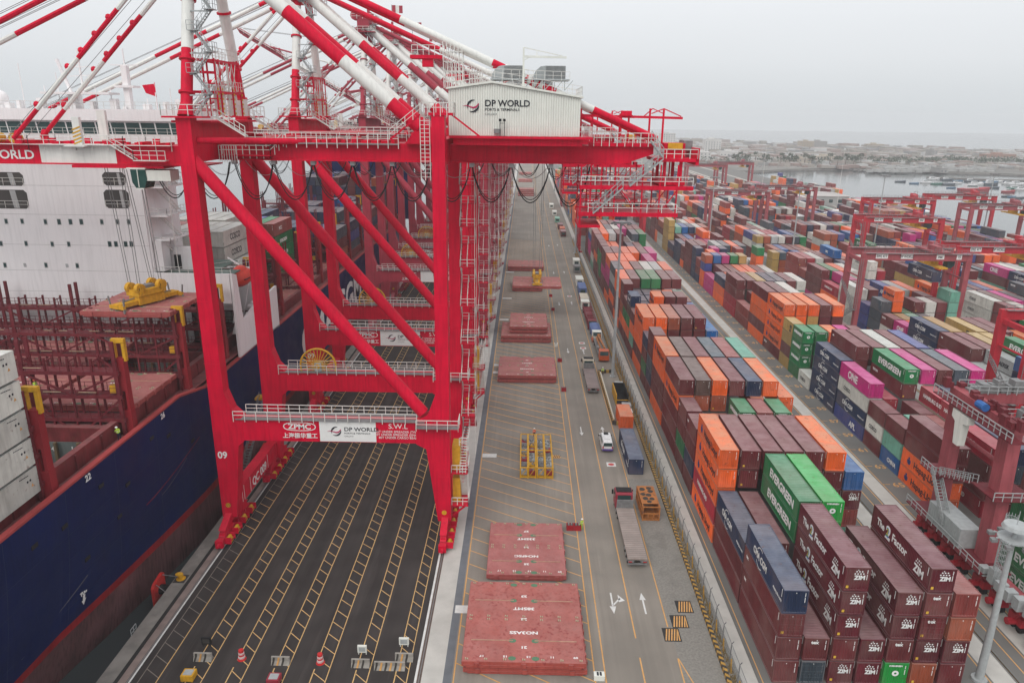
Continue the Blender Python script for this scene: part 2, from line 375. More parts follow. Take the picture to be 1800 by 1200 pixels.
# white lane arrow between the two first blocks
b = MB(); arrow(b, 54.5, 57, 1, 3.9); b.build('road_arrow', WL, kind='structure')
# striped drain covers
STR_B = mat('black_paint', (0.03, 0.03, 0.03), 0.7); 
for x, y in ((19.6, 72.6), (18.5, 69.95), (17.2, 67.7)):
    b = MB(); b.box(x - 0.95, x + 0.95, y - 1.1, y + 1.1, 0.001, 0.012); q = b.build('drain_cover', STR_B, loc=(x, y, 0)); q['kind'] = 'structure'
    b = MB()
    for k in range(6):
        u = x - 0.85 + k * 0.3
        b.add([(u, y - 0.95, 0.016), (u + 0.16, y - 0.95, 0.016), (min(u + .55, x + .85), y + 0.95, 0.016), (min(u + 0.39, x + .8), y + 0.95, 0.016)], [(0, 1, 2, 3)])
    b.build('painted_stripes', YLO, q)
# water and far land
WAT = bpy.data.materials.new('sea_water'); WAT.use_nodes = True
n = WAT.node_tree; p = n.nodes['Principled BSDF']; p.inputs['Base Color'].default_value = (0.055, 0.07, 0.072, 1); p.inputs['Roughness'].default_value = 0.12
tn = n.nodes.new('ShaderNodeTexNoise'); tn.inputs['Scale'].default_value = 0.5; tn.inputs['Detail'].default_value = 6
bm = n.nodes.new('ShaderNodeBump'); bm.inputs['Strength'].default_value = 0.12; bm.inputs['Distance'].default_value = 0.1
tcn = n.nodes.new('ShaderNodeTexCoord'); n.links.new(tcn.outputs['Object'], tn.inputs['Vector']); n.links.new(tn.outputs['Fac'], bm.inputs['Height']); n.links.new(bm.outputs[0], p.inputs['Normal'])
b = MB(); b.quad((-3300, -100, -3.5), (3300, -100, -3.5), (3300, 3800, -3.5), (-3300, 3800, -3.5)); b.build('sea', WAT, kind='structure')
LAND = mat('far_land', (0.20, 0.19, 0.175), 0.95, 0.3, 0.02, spots=0.6, spotcol=(0.12, 0.125, 0.11), spotscale=0.03)
SAND = mat('shore_stone', (0.16, 0.15, 0.14), 0.95, 0.35, 0.15, bump=0.6, bscale=1)
coast = [(60, 905), (150, 915), (222, 850), (262, 838), (300, 868), (345, 893), (400, 912), (455, 880), (500, 862), (560, 838), (700, 822), (1300, 800), (1300, 1080), (1000, 1100), (820, 1190), (720, 1330), (600, 1560), (480, 1700), (300, 1760), (60, 1800)]
b = MB(); b.prism(coast, 'z', -5, -1.2); b.build('far_land', LAND, kind='structure')
b = MB(); c2 = [(x, y - 7 + (3 * math.sin(i * 2.1))) for i, (x, y) in enumerate(coast[:12])]; b.prism(c2 + [(x, y) for x, y in reversed(coast[:12])], 'z', -5, -2.2); b.build('rocky_shore', SAND, kind='structure')
b = MB(); b.prism([(425, 790), (470, 772), (560, 752), (565, 757), (475, 784), (428, 797)], 'z', -5, -2.3); b.build('breakwater', SAND, kind='structure')
# the air
hz = MB(); hz.box(-3400, 3400, -120, 3900, -7.2, 88)
hm = bpy.data.materials.new('haze'); hm.use_nodes = True; hn = hm.node_tree; hn.nodes.clear()
ho = hn.nodes.new('ShaderNodeOutputMaterial'); pv = hn.nodes.new('ShaderNodeVolumePrincipled')
pv.inputs['Color'].default_value = (0.97, 0.985, 1.0, 1); pv.inputs['Density'].default_value = 0.00022
hn.links.new(pv.outputs[0], ho.inputs['Volume']); hz.build('haze', hm, kind='stuff')['label'] = 'pale sea mist lying over the whole port'
# ------------------------------------------------------------------ ship-to-shore crane
def part_tube(name, root, p, q, r, cuts, first='r', n=10):
    """red tube with white painted sleeves, each sleeve a piece of its own; cuts are fractions along p-q"""
    p = Vector(p); q = Vector(q); m = MB(); m.tube(p, q, r, n); o = m.build(name, RED, root, smooth=True)
    cs = [0] + list(cuts) + [1]; k = first
    for a, c in zip(cs, cs[1:]):
        if k == 'w': m = MB(); m.tube(p.lerp(q, a), p.lerp(q, c), r + .012, n); m.build('white_band', REDW, o, smooth=True)
        k = 'w' if k == 'r' else 'r'
    return o
XL, XR, YN, YF, YC = -39.35, -10.0, 87.0, 105.0, 95.5
def boom(root, ang=0.0):
    """seaward boom hinged at the waterside legs, with its stays; ang = raised angle in degrees"""
    hx, hz = -42.4, 50.0; ca, sa = math.cos(R(ang)), math.sin(R(ang))
    def T(x, z):
        z = 48.65 + (z - 49.45) * .88; d = hx - x; e = z - hz; return (hx - d * ca - e * sa if ang else x, hz + d * sa + e * ca if ang else z)
    def seg(mb, x0, x1, z0, z1, y0, y1):
        P = [T(x0, z0), T(x1, z0), T(x1, z1), T(x0, z1)]; mb.prism(P, 'y', y0, y1)
    r = MB(); seg(r, -105, -42.4, 49.45, 52.0, 93.0, 97.6); bo = r.build('boom', RED, root)
    for x0, x1 in ((-61.0, -51.4), (-88, -76)): wh = MB(); seg(wh, x0, x1, 49.44, 52.01, 92.985, 97.615); wh.build('white_band', REDW, bo)
    m = MB()
    for x0 in range(-104, -43, 4): seg(m, x0, x0 + 4, 49.25, 49.45, 92.7, 97.9)
    m.build('boom_flange', RED, bo)
    m = MB()
    for y in (92.5, 98.1):
        pts = [(T(x, 52.0)[0], y, T(x, 52.0)[1]) for x in range(-104, -42, 6)]
        m.rail(pts, 1.1, 1.8, 0.07, low=0.7)
        for a, c in zip(pts, pts[1:]): m.bar(a, c, 0.8, 0.06)
    m.build('walkway_railing', RAILW, bo)
    m = MB()
    for x in (-63.2, -90):
        for y in (92.6, 97.9):
            a = T(x, 52); c = T(x, 53.4); m.bar((a[0], y, a[1]), (c[0], y, c[1]), 0.9, 0.25); m.ball((c[0], y, c[1]), 0.45, 0.2, 0.5, 8, 4)
    m.build('stay_bracket', RED, bo)
    if ang == 0:
        m = MB(); m.box(-55.9, -55.0, 92.2, 92.7, 50.5, 54.2); m.box(-56.0, -54.9, 98, 98.5, 50.5, 55.0); m.box(-57.0, -54.4, 91.6, 93, 50.7, 50.85)
        k = m.build('boom_support_post', REDW, bo); s = MB()
        for i in range(5): s.bar((-56.0, 92.17, 51.0 + i * .42), (-54.95, 92.17, 51.4 + i * .42), 0.03, 0.16)
        s.build('warning_stripes', YEL, k)
        m = MB(); rr = random.Random(3)
        for i in range(26):
            x = -70 + i * 1.1; m.box(x, x + rr.uniform(.3, .9), 94 + rr.uniform(0, 2), 95.5 + rr.uniform(0, 1.5), 50.9, 51.1 + rr.uniform(0, .5))
        m.build('sheave_box', RED, bo)
        m = MB(); 
        for x in (-66.5, -64.3): m.tube((x, 93.2, 51.6), (x, 94.4, 51.6), 0.6, 14)
        m.build('rope_drum', YEL, bo)
        text('DP WORLD', (-61.75, 92.95, 49.1), 1.5, WHITE, bo, '-y', 0.03, 1.12, 'RIGHT')
        m = MB(); m.stairs((-51.4, 92.3, 51.0), (-48.6, 92.3, 49.2), 0.8, 'y'); m.box(-48.6, -44.6, 91.6, 92.7, 49.05, 49.15)
        m.rail([(-51.6, 91.8, 51.0), (-48.6, 91.8, 49.2), (-44.6, 91.8, 49.2)], 1.1, 1.0); m.build('access_stairs', RAILW, bo)
    # stays
    A = (-39.0, 75.0)
    if ang == 0:
        for y, n in ((91.5, 'forestay'), (97.0, 'forestay')):
            part_tube(n, root, (A[0], y, A[1]), (-63.0, y, 51.6), 0.28, (0.17, 0.37, 0.60, 0.85), 'r', 8)
            part_tube(n, root, (A[0], y, A[1]), (-91.0, y, 52.2), 0.33, (0.12, 0.30, 0.48, 0.75), 'r', 8)
        m = MB()
        for y in (92.4, 93.4, 96.0): m.tube((A[0], y, A[1]), (-64.5, y, 51.5), 0.035, 4)
        for y in (92.2, 92.7, 95.5, 96.2, 96.6): m.tube((A[0], y, A[1] + 0.5), (-96, y, 52.2), 0.035, 4)
        m.build('hoist_rope', STEEL, root)
        for y in (91.5, 97.0):
            m = MB()
            for t in (0.42, 0.5, 0.58, 0.66, 0.85): 
                p = Vector((A[0], y, A[1])).lerp(Vector((-63.0, y, 52.2)), t); m.ball(p, 0.42, 0.3, 0.42, 8, 4)
            m.build('stay_joint', RED, root)
    else:
        for x in (-63.0, -91.0):
            q = T(x, 53)
            for y in (91.5, 97.0): 
                mid = (A[0] - (A[0] - q[0]) * 0.52, y, (A[1] + q[1]) / 2 - (5 if ang > 20 else 0))
                part_tube('forestay', root, (A[0], y, A[1]), mid, 0.30, (0.5,), 'r', 6); part_tube('forestay', root, mid, (q[0], y, q[1]), 0.30, (0.5,), 'w', 6)
        m = MB()
        for y in (92.6, 96.2): m.tube((A[0], y, A[1] + 0.5), (T(-103, 53)[0], y, T(-103, 53)[1]), 0.06, 4)
        m.build('hoist_rope', STEEL, root)
        t = text('DP WORLD', (-60, 92.97, 50.15), 1.75, WHITE, bo, '-y', 0.035, 1.08)
        q = T(-76, 50.2); t.location = Vector((q[0], 92.96, q[1])) - ORG[bo.name]; t.rotation_euler = (R(90), R(ang), 0)
    return bo

def crane(label, number='09', ang=0.0):
    root = thing('ship_to_shore_crane', label, 'crane', ((XL + XR) / 2, YC, 0), 'ship-to-shore cranes along the quay')
    # legs -----------------------------------------------------------
    for y in (YN, YF):
        m = MB(); m.prism([(-40.2, 2.6), (-38.3, 2.6), (-37.0, 13.2), (-36.2, 13.9), (-36.2, 17.0), (-37.4, 18.2), (-38.2, 20.6), (-38.45, 54.3), (-40.15, 54.3)], 'y', y - 0.9, y + 0.9)
        l = m.build('leg', RED, root)
        for zz in (24.5, 32.6, 40.7, 49.0): m = MB(); m.box(-40.25, -38.3, y - .93, y + .93, zz, zz + .07); m.build('weld_joint', RED, l)
        if y == YN:
            text(number, (-39.9, y - 0.93, 11.4), 1.35, WHITE, l, '-y', 0.03, 0.95)
            m = MB(); m.prism([(-39.3 + 0.34 * math.cos(R(a)), 4.4 + 0.34 * math.sin(R(a))) for a in range(0, 360, 30)], 'y', y - .93, y - .9); m.build('warning_disc', YEL, l)
            m = MB()
            for k in (-.25, 0, .25): m.bar((-39.5 + k, y - .94, 4.1), (-39.1 + k, y - .94, 4.7), 0.1, 0.02)
            m.build('warning_stripes', STR_B, l)
        m = MB(); m.prism([(-9.2, 2.6), (-10.95, 2.6), (-12.3, 13.2), (-13.6, 13.9), (-13.6, 17.0), (-12.0, 18.0), (-10.9, 21), (-10.75, 54.9), (-9.25, 54.9)], 'y', y - 0.9, y + 0.9)
        l = m.build('leg', RED, root)
        for zz in (9.2, 24.5, 32.6, 40.7): m = MB(); m.box(-10.88, -9.12, y - .93, y + .93, zz, zz + .07); m.build('weld_joint', RED, l)
        m = MB(); m.box(-10.9, -9.2, y - .92, y + .92, 48.8 - 1.6, 48.8 - 1.55); m.box(-10.8, -9.2, y - .92, y + .92, 49.8, 49.86); m.box(-11.05, -8.2, y - 1.0, y + 1.0, 54.9, 55.2); m.build('leg_flange', RED, l)
        if y == YN:
            m = MB(); m.prism([(-10.1 + 0.34 * math.cos(R(a)), 3.9 + 0.34 * math.sin(R(a))) for a in range(0, 360, 30)], 'y', y - .93, y - .9); m.build('warning_disc', YEL, l)
            m = MB(); m.rail([(-11.9, y - 1, 55.2), (-8.2, y - 1, 55.2), (-8.2, y + 1, 55.2)], 1.1, .8, low=.4)
            m.rail([(-11.9, y + 1, 55.2), (-8.2, y + 1, 55.2)], 1.1, .8); m.build('walkway_railing', RAILW, l)
            m = MB(); m.stairs((-8.6, y - .4, 55.1), (-5.2, y - .4, 52.6), .8, 'y'); m.stairs((-12.0, y - .4, 55), (-15.6, y - .4, 52.2), .8, 'y'); m.build('access_stairs', RED, l)
            m = MB(); m.rail([(-11.9, y - .9, 55.1), (-15.6, y - .9, 52.2)], 1.1, 1.2)
            for k in range(16): m.bar((-12.1, y - .5, 48.0 + .45 * k), (-11.0, y - .5, 48.0 + .45 * k), .06)
            for x in (-12.1, -11.6, -11.0): m.bar((x, y - .55, 47.6), (x, y - .55, 56.2), .08)
            m.build('caged_ladder', RAILW, l)
    # portal tie beams with walkway and signs ------------------------
    for y in (YN, YF):
        m = MB(); m.box(-36.3, -13.5, y - 0.85, y + 0.85, 14.0, 17.0); t = m.build('portal_beam', RED, root)
        for x in (-33.0, -25 if y == YF else -33.4, -17.6 if y == YF else -13.9): m = MB(); m.box(x, x + .07, y - .87, y + .87, 13.98, 17.01); m.build('weld_joint', RED, t)
        m = MB(); m.box(-37.0, -12.4, y - 1.15, y - .2, 17.02, 17.1); m.box(-37, -12.4, y + .7, y + 1.3, 17.02, 17.1)
        m.box(-13.5, -8.0, y - 1.9, y - .92, 16.5, 16.6)
        m.build('walkway', STEEL, t)
        m = MB(); m.rail([(-37.2, y - 1.15, 17.1), (-13.4, y - 1.15, 17.1)], 1.1, 1.45, .08, low=.35); m.rail([(-36.4, y + 1.3, 17.1), (-13.6, y + 1.3, 17.1)], 1.1, 1.45, .08)
        m.rail([(-13.4, y - 1.9, 16.6), (-8.0, y - 1.9, 16.6), (-8.0, y + .5, 16.6)], 1.1, 1.2, .08, low=.4); m.build('walkway_railing', RAILW, t)
        if y == YN:
            yf = y - .87
            m = MB(); m.box(-26.15, -18.8, yf - .03, yf + .01, 14.1, 16.93); s = m.build('sign_panel', WHITE, t)
            swirl((-24.0, yf - .04, 15.55), 0.66, s)
            text('DP WORLD', (-22.95, yf - .045, 15.62), 0.74, DARKP, s, '-y', 0.012, 1.16)
            text('PORTS & TERMINALS', (-22.95, yf - .045, 15.2), 0.30, DARKP, s, '-y', 0, 1.22); text('CALLAO', (-22.95, yf - .045, 14.8), 0.26, STEEL, s, '-y', 0, 1.2)
            m = MB(); pts = []
            for k in range(16):
                a, c = R(k * 22.5), R(k * 22.5 + 22.5)
                def sq(a, r): return (-28.75 + (2.15 * r if r == 1 else 2.03) * math.copysign(abs(math.cos(a)) ** .75, math.cos(a)), 16.1 + (.62 if r == 1 else .52) * math.copysign(abs(math.sin(a)) ** .75, math.sin(a)))
                m.prism([sq(a, 1), sq(c, 1), sq(c, .94), sq(a, .94)], 'y', yf - .02, yf)
            m.build('emblem', WHITE, t)
            text('ZPMC', (-28.75, yf - .01, 15.78), 0.98, WHITE, t, '-y', 0.03, 1.15, 'CENTER')
            text('上海振华重工', (-28.75, yf - .01, 14.55), 0.78, WHITE, t, '-y', 0.015, 0.98, 'CENTER')
            text('S.W.L', (-15.9, yf - .01, 16.05), 0.95, WHITE, t, '-y', 0, 1.1, 'CENTER')
            text('65T UNDER SPREADER (TWIN)\n50T UNDER SPREADER (SINGLE)\n80T UNDER CARGO BEAM', (-15.9, yf - .01, 15.45), 0.44, WHITE, t, '-y', 0.0, 0.98, 'CENTER')
        m = MB(); m.tube((-39.5, y, 50.16), (-12.7, y, 18.0), 0.80, 14)
        d = m.build('diagonal_brace', RED, root, smooth=True)
    # sill beams and bogies -----------------------------------------
    for x, nm in ((XL, 1), (XR, 2)):
        m = MB(); m.box(x - 0.75, x + 0.75, YN + .9, YF - .9, 3.0, 5.4); s = m.build('sill_beam', RED, root)
        if nm == 1: text('QC 0' + number, (x + .77, 93.2, 3.4), 1.75, WHITE, s, '+x', 0.04, 1.0)
        m = MB()
        for yy in (89.3, 90.0, 92.4, 99.6): m.box(x + .75, x + .77, yy, yy + .09, 3.1, 5.3)
        m.build('painted_bar', WHITE, s)
        for y0, sg in ((YN, 1), (YF, 1)):
            m = MB()
            m.prism([(y0 - 3.6, 2.1), (y0 + 4.8, 2.1), (y0 + 2.2, 3.2), (y0 - 1.2, 3.2)], 'x', x - .45, x + .45)
            m.prism([(y0 - 3.9, 1.35), (y0 - .3, 1.35), (y0 - 1.4, 2.2), (y0 - 2.8, 2.2)], 'x', x - .4, x + .4)
            m.prism([(y0 + 1.2, 1.35), (y0 + 5.0, 1.35), (y0 + 3.8, 2.2), (y0 + 2.2, 2.2)], 'x', x - .4, x + .4)
            m.build('equaliser_beam', RED, root)
            for k, yb in enumerate((y0 - 3.4, y0 - .9, y0 + 1.8, y0 + 4.4)):
                m = MB(); m.box(x - .42, x + .42, yb - .95, yb + .95, .55, 1.25); m.box(x - .3, x + .3, yb - .3, yb + .3, 1.25, 1.7)
                m.box(x + .45, x + 1.35, yb - .75, yb - .65, .5, 1.4); m.box(x + .45, x + 1.35, yb + .65, yb + .75, .5, 1.4); m.box(x + 1.3, x + 1.38, yb - .75, yb + .75, .9, 1.0)
                b_ = m.build('bogie', RED, root)
                m = MB()
                for dy in (-.6, .6): m.tube((x - .12, yb + dy, .36), (x + .12, yb + dy, .36), .34, 12)
                m.build('wheel', STEEL, b_)
                m = MB(); m.box(x + .5, x + 1.2, yb - .35, yb + .35, .45, 1.0); m.tube((x + .85, yb - .55, 1.15), (x + .85, yb + .3, 1.15), .24, 8); m.build('drive_motor', YEL, b_)
            m = MB(); m.box(x - .5, x + .5, y0 - 4.9, y0 - 4.35, .3, 1.3); m.tube((x, y0 - 5.5, .8), (x, y0 - 4.9, .8), .2, 8); m.build('buffer', RED, root)
    # upper frame ----------------------------------------------------
    m = MB(); m.prism([(YN + .9, 49.3), (YF - .9, 49.3), (YF - .9, 53.75), (YN + .9, 53.75)], 'x', -40.1, -38.5)
    m.box(-41.5, -36.8, YN + .92, YF - .92, 53.75, 54.0); m.box(-41.5, -36.8, YN - 1.4, YN + .92, 54.3, 54.5); m.box(-41.5, -36.8, YF - .92, YF + 1.4, 54.3, 54.5); t = m.build('top_cross_beam', RED, root)
    m = MB(); m.rail([(-36.8, YF + 1.3, 54.55), (-36.8, YN - 1.4, 54.55), (-41.5, YN - 1.4, 54.55), (-41.5, YF + 1.3, 54.55)], 1.2, 1.5, .08)
    for y in (88.6, 100.5): m.stairs((-36.6, y, 54.5), (-33.0, y, 52.3), 0.8, 'y'); m.rail([(-36.6, y - .4, 54.5), (-33, y - .4, 52.3)], 1.1, .7)
    m.build('walkway_railing', RAILW, t)
    m = MB(); m.box(-10.7, -9.3, YN + .9, YF - .9, 49.3, 52.2); m.build('top_cross_beam', RED, root)
    m = MB(); m.tube((-38.5, YN + .4, 51.8), (-27.5, 92.6, 51.6), .40, 10); m.tube((-38.5, YF - .4, 51.8), (-27.5, 98.2, 51.6), .40, 10); m.build('horizontal_brace', RED, root, smooth=True)
    # A-frame --------------------------------------------------------
    for ya, yb, za, r in ((YN, 92.8, 54.5, .66), (YF, 98.6, 54.0, .66)):
        o = part_tube('mast_column', root, (-39.2, ya, za), (-39.0, yb, 75), r, (0.36, 0.86), 'r', 16)
        m = MB(); m.tube((-39.2, ya, za), (-39.2, ya + (yb - ya) * .06, za + 1.4), 1.0, 16, .68); m.build('column_base', RED, o, smooth=True)
        for t in (.12, .3, .62): m = MB(); p = Vector((-39.2, ya, za)).lerp(Vector((-39, yb, 75)), t); q = Vector((-39.2, ya, za)).lerp(Vector((-39, yb, 75)), t + .012); m.tube(p, q, .9, 16); m.build('column_collar', RED, o, smooth=True)
    m = MB(); m.box(-40.4, -37.6, 91.0, 100.4, 74.6, 76.4); m.box(-41.6, -36.2, 90.4, 101, 73.5, 73.65); m.box(-38.8, -38.2, 95.4, 96, 76.4, 80)
    for y in (91.2, 92.6, 98.4, 99.8): m.tube((-41, y, 77.2), (-41, y + .5, 77.2), 1.0, 12); m.tube((-37.4, y, 77.2), (-37.4, y + .5, 77.2), .8, 12)
    t = m.build('mast_head', RED, root)
    m = MB(); m.rail([(-41.6, 90.4, 73.65), (-36.2, 90.4, 73.65), (-36.2, 101, 73.65), (-41.6, 101, 73.65), (-41.6, 90.4, 73.65)], 1.1, 1.5, .08); m.rail([(-41.6, 90.4, 76.4), (-36.2, 90.4, 76.4), (-36.2, 101, 76.4), (-41.6, 101, 76.4)], 1.1, 1.5, .08); m.build('walkway_railing', RAILW, t)
    for yy, c in ((92.5, REDW), ):
        m = MB(); m.bar((-38.5, 95.7, 80), (-38.5, 95.7, 84.5), .12); fl = m.build('flag_pole', STEEL, root)
        m = MB(); m.box(-38.4, -37.4, 95.7, 95.74, 82.4, 84.4); m.box(-36.4, -35.4, 95.7, 95.74, 82.3, 84.3); m.build('flag', RED, fl)
        m = MB(); m.box(-37.4, -36.4, 95.7, 95.74, 82.35, 84.35); m.build('flag_centre', REDW, fl)
    # zigzag stairs up the near mast column ---------------------------
    m = MB(); z = 54.6; k = 0
    while z < 73:
        p = Vector((-38.2, 87.2 + (z - 54.5) * .28, z)); 
        a, c = (-38.0, -36.2) if k % 2 == 0 else (-36.2, -38.0)
        m.stairs((a, p.y - .5, z), (c, p.y - .2, z + 2.3), .7, 'y', .28); m.rail([(a, p.y - .9, z), (c, p.y - .6, z + 2.3)], 1.0, .8, .05)
        m.box(c - .6, c + .6, p.y - .9, p.y + .4, z + 2.3, z + 2.36); m.rail([(c - .6, p.y - .9, z + 2.36), (c + .6, p.y - .9, z + 2.36), (c + .6, p.y + .4, z + 2.36)], 1.0, .7, .05)
        m.bar((-38.6, p.y, z + 2.2), (c, p.y, z + 2.2), .15)
        z += 2.3; k += 1
    m.build('mast_stairs', GALV, root)
    # rope guide frames between the columns ---------------------------
    m, wq = MB(), MB()
    for y in (89.6, 90.8, 93.2, 94.4, 97.0):
        for x in (-37.8, -36.4):
            (m if y != 93.2 else wq).bar((x, y, 54.5), (x, y, 61.0 - (y - 89) * .05), .17)
        for z in (56.5, 58.2, 60.8): m.bar((-37.8, y, z), (-36.4, y, z), .12)
    for z in (57.2, 60.7): m.bar((-36.4, 89.4, z), (-36.4, 97.2, z), .2, .3); m.bar((-37.8, 88.2, z), (-37.8, 97.2, z), .2, .3)
    for z in (55.2, 57.2, 59.4): m.bar((-39.2, 87.8, z), (-36.8, 90.2, z), .3)
    f = m.build('rope_guide_frame', RED, root)
    wq.box(-37.6, -36.6, 91.4, 92.6, 54.6, 58.0); wq.box(-37.6, -36.6, 95.4, 96.2, 54.6, 57.4); wq.box(-37.6, -36.6, 98.4, 99.6, 54.5, 56.6); wq.rail([(-36.2, 88, 60.9), (-36.2, 97.4, 60.9)], 1.2, .9, .06); wq.rail([(-38.2, 88, 60.9), (-38.2, 97.4, 60.9)], 1.2, .9, .06)
    wq.rail([(-36.2, 89, 57.4), (-36.2, 97.4, 57.4)], 1.1, .8, .05)
    for y in (89.6, 90.8, 93.2, 94.4): wq.bar((-36.3, y, 57.4), (-36.3, y + 1.3, 60.6), .07); wq.bar((-36.3, y + 1.3, 57.4), (-36.3, y, 60.6), .07)
    wq.build('guide_cabinet', RAILW, f)
    m = MB()
    for y in (89.6, 90.8, 94.4, 97.0):
        for k in range(6): m.box(-36.24, -36.2, y - .16, y + .16, 54.7 + k * .55, 54.95 + k * .55)
    m.build('warning_stripes', YEL, f)
    # backstays --------------------------------------------------------
    for y in (92.6, 98.0): part_tube('backstay', root, (-38.6, y, 75.0), (-13.0, y, 53.4), .80, (.395, .645, .865) if y < 95 else (.42, .66, .86), 'w', 14)
    m = MB(); m.prism([(-14.8, 51.5), (-11.2, 51.5), (-11.2, 53.2), (-12.6, 54.4)], 'y', 92.0, 98.6); m.build('backstay_bracket', RED, root)
    for y in (93.0, 97.2): part_tube('upper_tie_pipe', root, (-38.6, y, 75.8), (16.2, y, 52.4), .46 if y > 95 else .40, (.43, .63, .77, .855), 'r', 12)
    m = MB()
    for y in (93.0, 97.2):
        for k in range(7):
            t = .66 + k * .013; p = Vector((-38.6, y, 75.8)).lerp(Vector((16.2, y, 52.4)), t); m.ball(p, .55, .5, .5, 8, 4)
    m.build('pipe_joint', REDW, root)
    m = MB()
    for i in range(2):
        for k in range(6): m.bar((-9.8 + k * .45, 91.6 + i * 2, 58), (-9.9 + k * .45, 91.6 + i * 2, 63.2 - k * .12), .09)
        for z in (58.8, 59.9, 61, 62.1): m.bar((-9.9, 91.6 + i * 2, z), (-7.5, 91.6 + i * 2, z), .09)
    m.rail([(-13.6, 91.8, 61.7), (-10.2, 91.8, 61.7)], 1.1, .7, .07); m.build('inspection_ladder', RAILW, root)
    m = MB(); m.box(-13.8, -10.0, 91.6, 93.4, 61.3, 61.7); m.box(-12.4, -11.1, 91.8, 92.6, 60.4, 61.3); m.build('inspection_platform', RED, root)
    # girder -----------------------------------------------------------
    m = MB(); m.prism([(-38.2, 49.45), (12.6, 49.45), (15.9, 50.6), (15.9, 51.5), (-38.2, 51.5)], 'y', 93.0, 97.6)
    g = m.build('girder', RED, root)
    m = MB(); m.box(-38.2, 12.4, 92.7, 97.9, 49.28, 49.44); m.build('girder_flange', RED, g)
    for x in (-30.2, -21.5, -3.8, 4.6): m = MB(); m.box(x, x + .07, 92.97, 97.63, 49.46, 51.52); m.build('weld_joint', RED, g)
    m = MB(); m.box(-35, -15.6, 92.0, 93.0, 51.35, 51.49); m.box(-35, -15.6, 97.6, 98.6, 51.35, 51.49); m.build('walkway', STEEL, g)
    m = MB(); m.rail([(-34.5, 92.0, 51.5), (-15.6, 92.0, 51.5)], 1.15, 1.3, .08, low=.6); m.rail([(-34.5, 98.6, 51.5), (-15.6, 98.6, 51.5)], 1.15, 1.3, .08)
    m.rail([(-37.6, 92.2, 50.0), (-31.6, 92.2, 50.0), (-29.9, 92.2, 51.5)], 1.1, .8, .08, low=.5); m.rail([(-37.6, 91.2, 50.0), (-35.4, 91.2, 50.0)], 1.1, .3, .06, low=.9)
    m.rail([(8.4, 92.1, 51.9), (16.0, 92.1, 51.9)], 1.2, 1.0, .08, low=.4); m.rail([(8.4, 98.4, 51.9), (16, 98.4, 51.9)], 1.2, 1.0, .08)
    m.build('walkway_railing', RAILW, g)
    m = MB(); m.box(-37.8, -31.4, 91.3, 92.9, 49.86, 49.98); m.build('walkway', RED, g)
    m = MB()
    for x in (-33.4, -32.2): m.box(x, x + .9, 92.8, 92.98, 51.0, 51.75)
    m.build('cable_box', STEEL, g)
    m = MB(); rr = random.Random(5)
    for i in range(14): x = -33 + i * 1.25; m.box(x, x + rr.uniform(.4, 1.1), 93.6, 96.8, 51.5, 51.75 + rr.uniform(0, .5))
    m.build('sheave_box', RED, g)
    # festoon cable loops under the girder -----------------------------
    for x0 in [-47.2, -42.2, -36.7, -31.7, -26.7, -21.7, -16.7, -11.7, -6.7, -1.7, 3.3]:
        m = MB(); n = 12; dp = 4.6 if x0 < 0 else 5.0
        pts = [(x0 + 4.9 * i / n, 93.4, 49.0 - dp * (1 - (2 * i / n - 1) ** 2) ** .85) for i in range(n + 1)]
        m.path(pts, .075, 5); pts = [(p[0], 93.8, 49.0 - (49 - p[2]) * .93) for p in pts]; m.path(pts, .05, 4)
        k = m.build('festoon_cable', BLACK, root, smooth=True)
        m = MB(); m.box(x0 - .28, x0 + .28, 93.2, 94.0, 48.75, 49.25); m.build('cable_trolley', GALV, k)
        m = MB(); pts = [(x0 + 5 * i / n, 97.2, 49.0 - 1.9 * (1 - (2 * i / n - 1) ** 2)) for i in range(n + 1)]; m.path(pts, .04, 4); m.build('thin_cable', GALV, k)
    # trolley and cab ---------------------------------------------------
    m = MB(); m.box(-57, -45.4, 92.6, 98.0, 48.1, 48.45); t = m.build('trolley', RED, root)
    m = MB(); m.prism([(-49.6, 48.1), (-47.7, 48.1), (-47.6, 46.8), (-48.0, 45.7), (-49.1, 45.7), (-49.5, 46.4)], 'y', 92.4, 94.8); c = m.build('operator_cab', GLASSG, t)
    m = MB(); m.box(-50, -47.6, 92.3, 94.9, 48.0, 48.2); m.box(-49.1, -48.1, 92.3, 94.9, 45.55, 45.7); m.box(-48.75, -48.65, 92.36, 92.4, 45.8, 48.0); m.box(-47.7, -44.6, 92.5, 94.9, 46.6, 47.9); m.build('cab_frame', HOUSEW, c)
    # machine house -------------------------------------------------------
    m = MB(); m.box(-9.0, 8.0, 88.9, 101.5, 52.35, 52.62); m.box(-8.6, 6.8, 89.6, 101, 51.55, 52.35); pl = m.build('house_platform', RED, root)
    m = MB(); m.rail([(-2, 88.9, 52.62), (7.9, 88.9, 52.62), (7.9, 101, 52.62)], 1.15, 1.3, .06); m.build('walkway_railing', RAILW, pl)
    H = [(-9.15, 52.62), (6.45, 52.62), (6.45, 57.05), (-4.0, 58.6), (-9.15, 57.9)]
    m = MB(); m.prism(H, 'y', 90.05, 100.8); hs = m.build('machine_house', HOUSEW, root)
    m = MB(); x = -9.1
    while x < 6.4:
        zt = 57.9 + (x + 9.15) * .136 if x < -4 else 58.6 - (x + 4) * .1483
        m.prism([(x, 90.0), (x + .06, 89.96), (x + .14, 89.96), (x + .2, 90.0), (x + .2, 90.06), (x, 90.06)], 'z', 52.66, zt - .12); x += .29
    m.build('cladding_rib', HOUSEW, hs)
    m = MB(); m.prism([(-9.4, 57.85), (-4.0, 58.6), (6.75, 57.0), (6.75, 57.2), (-4.0, 58.82), (-9.4, 58.05)], 'y', 89.7, 101.1); m.build('roof', HOUSEW, hs)
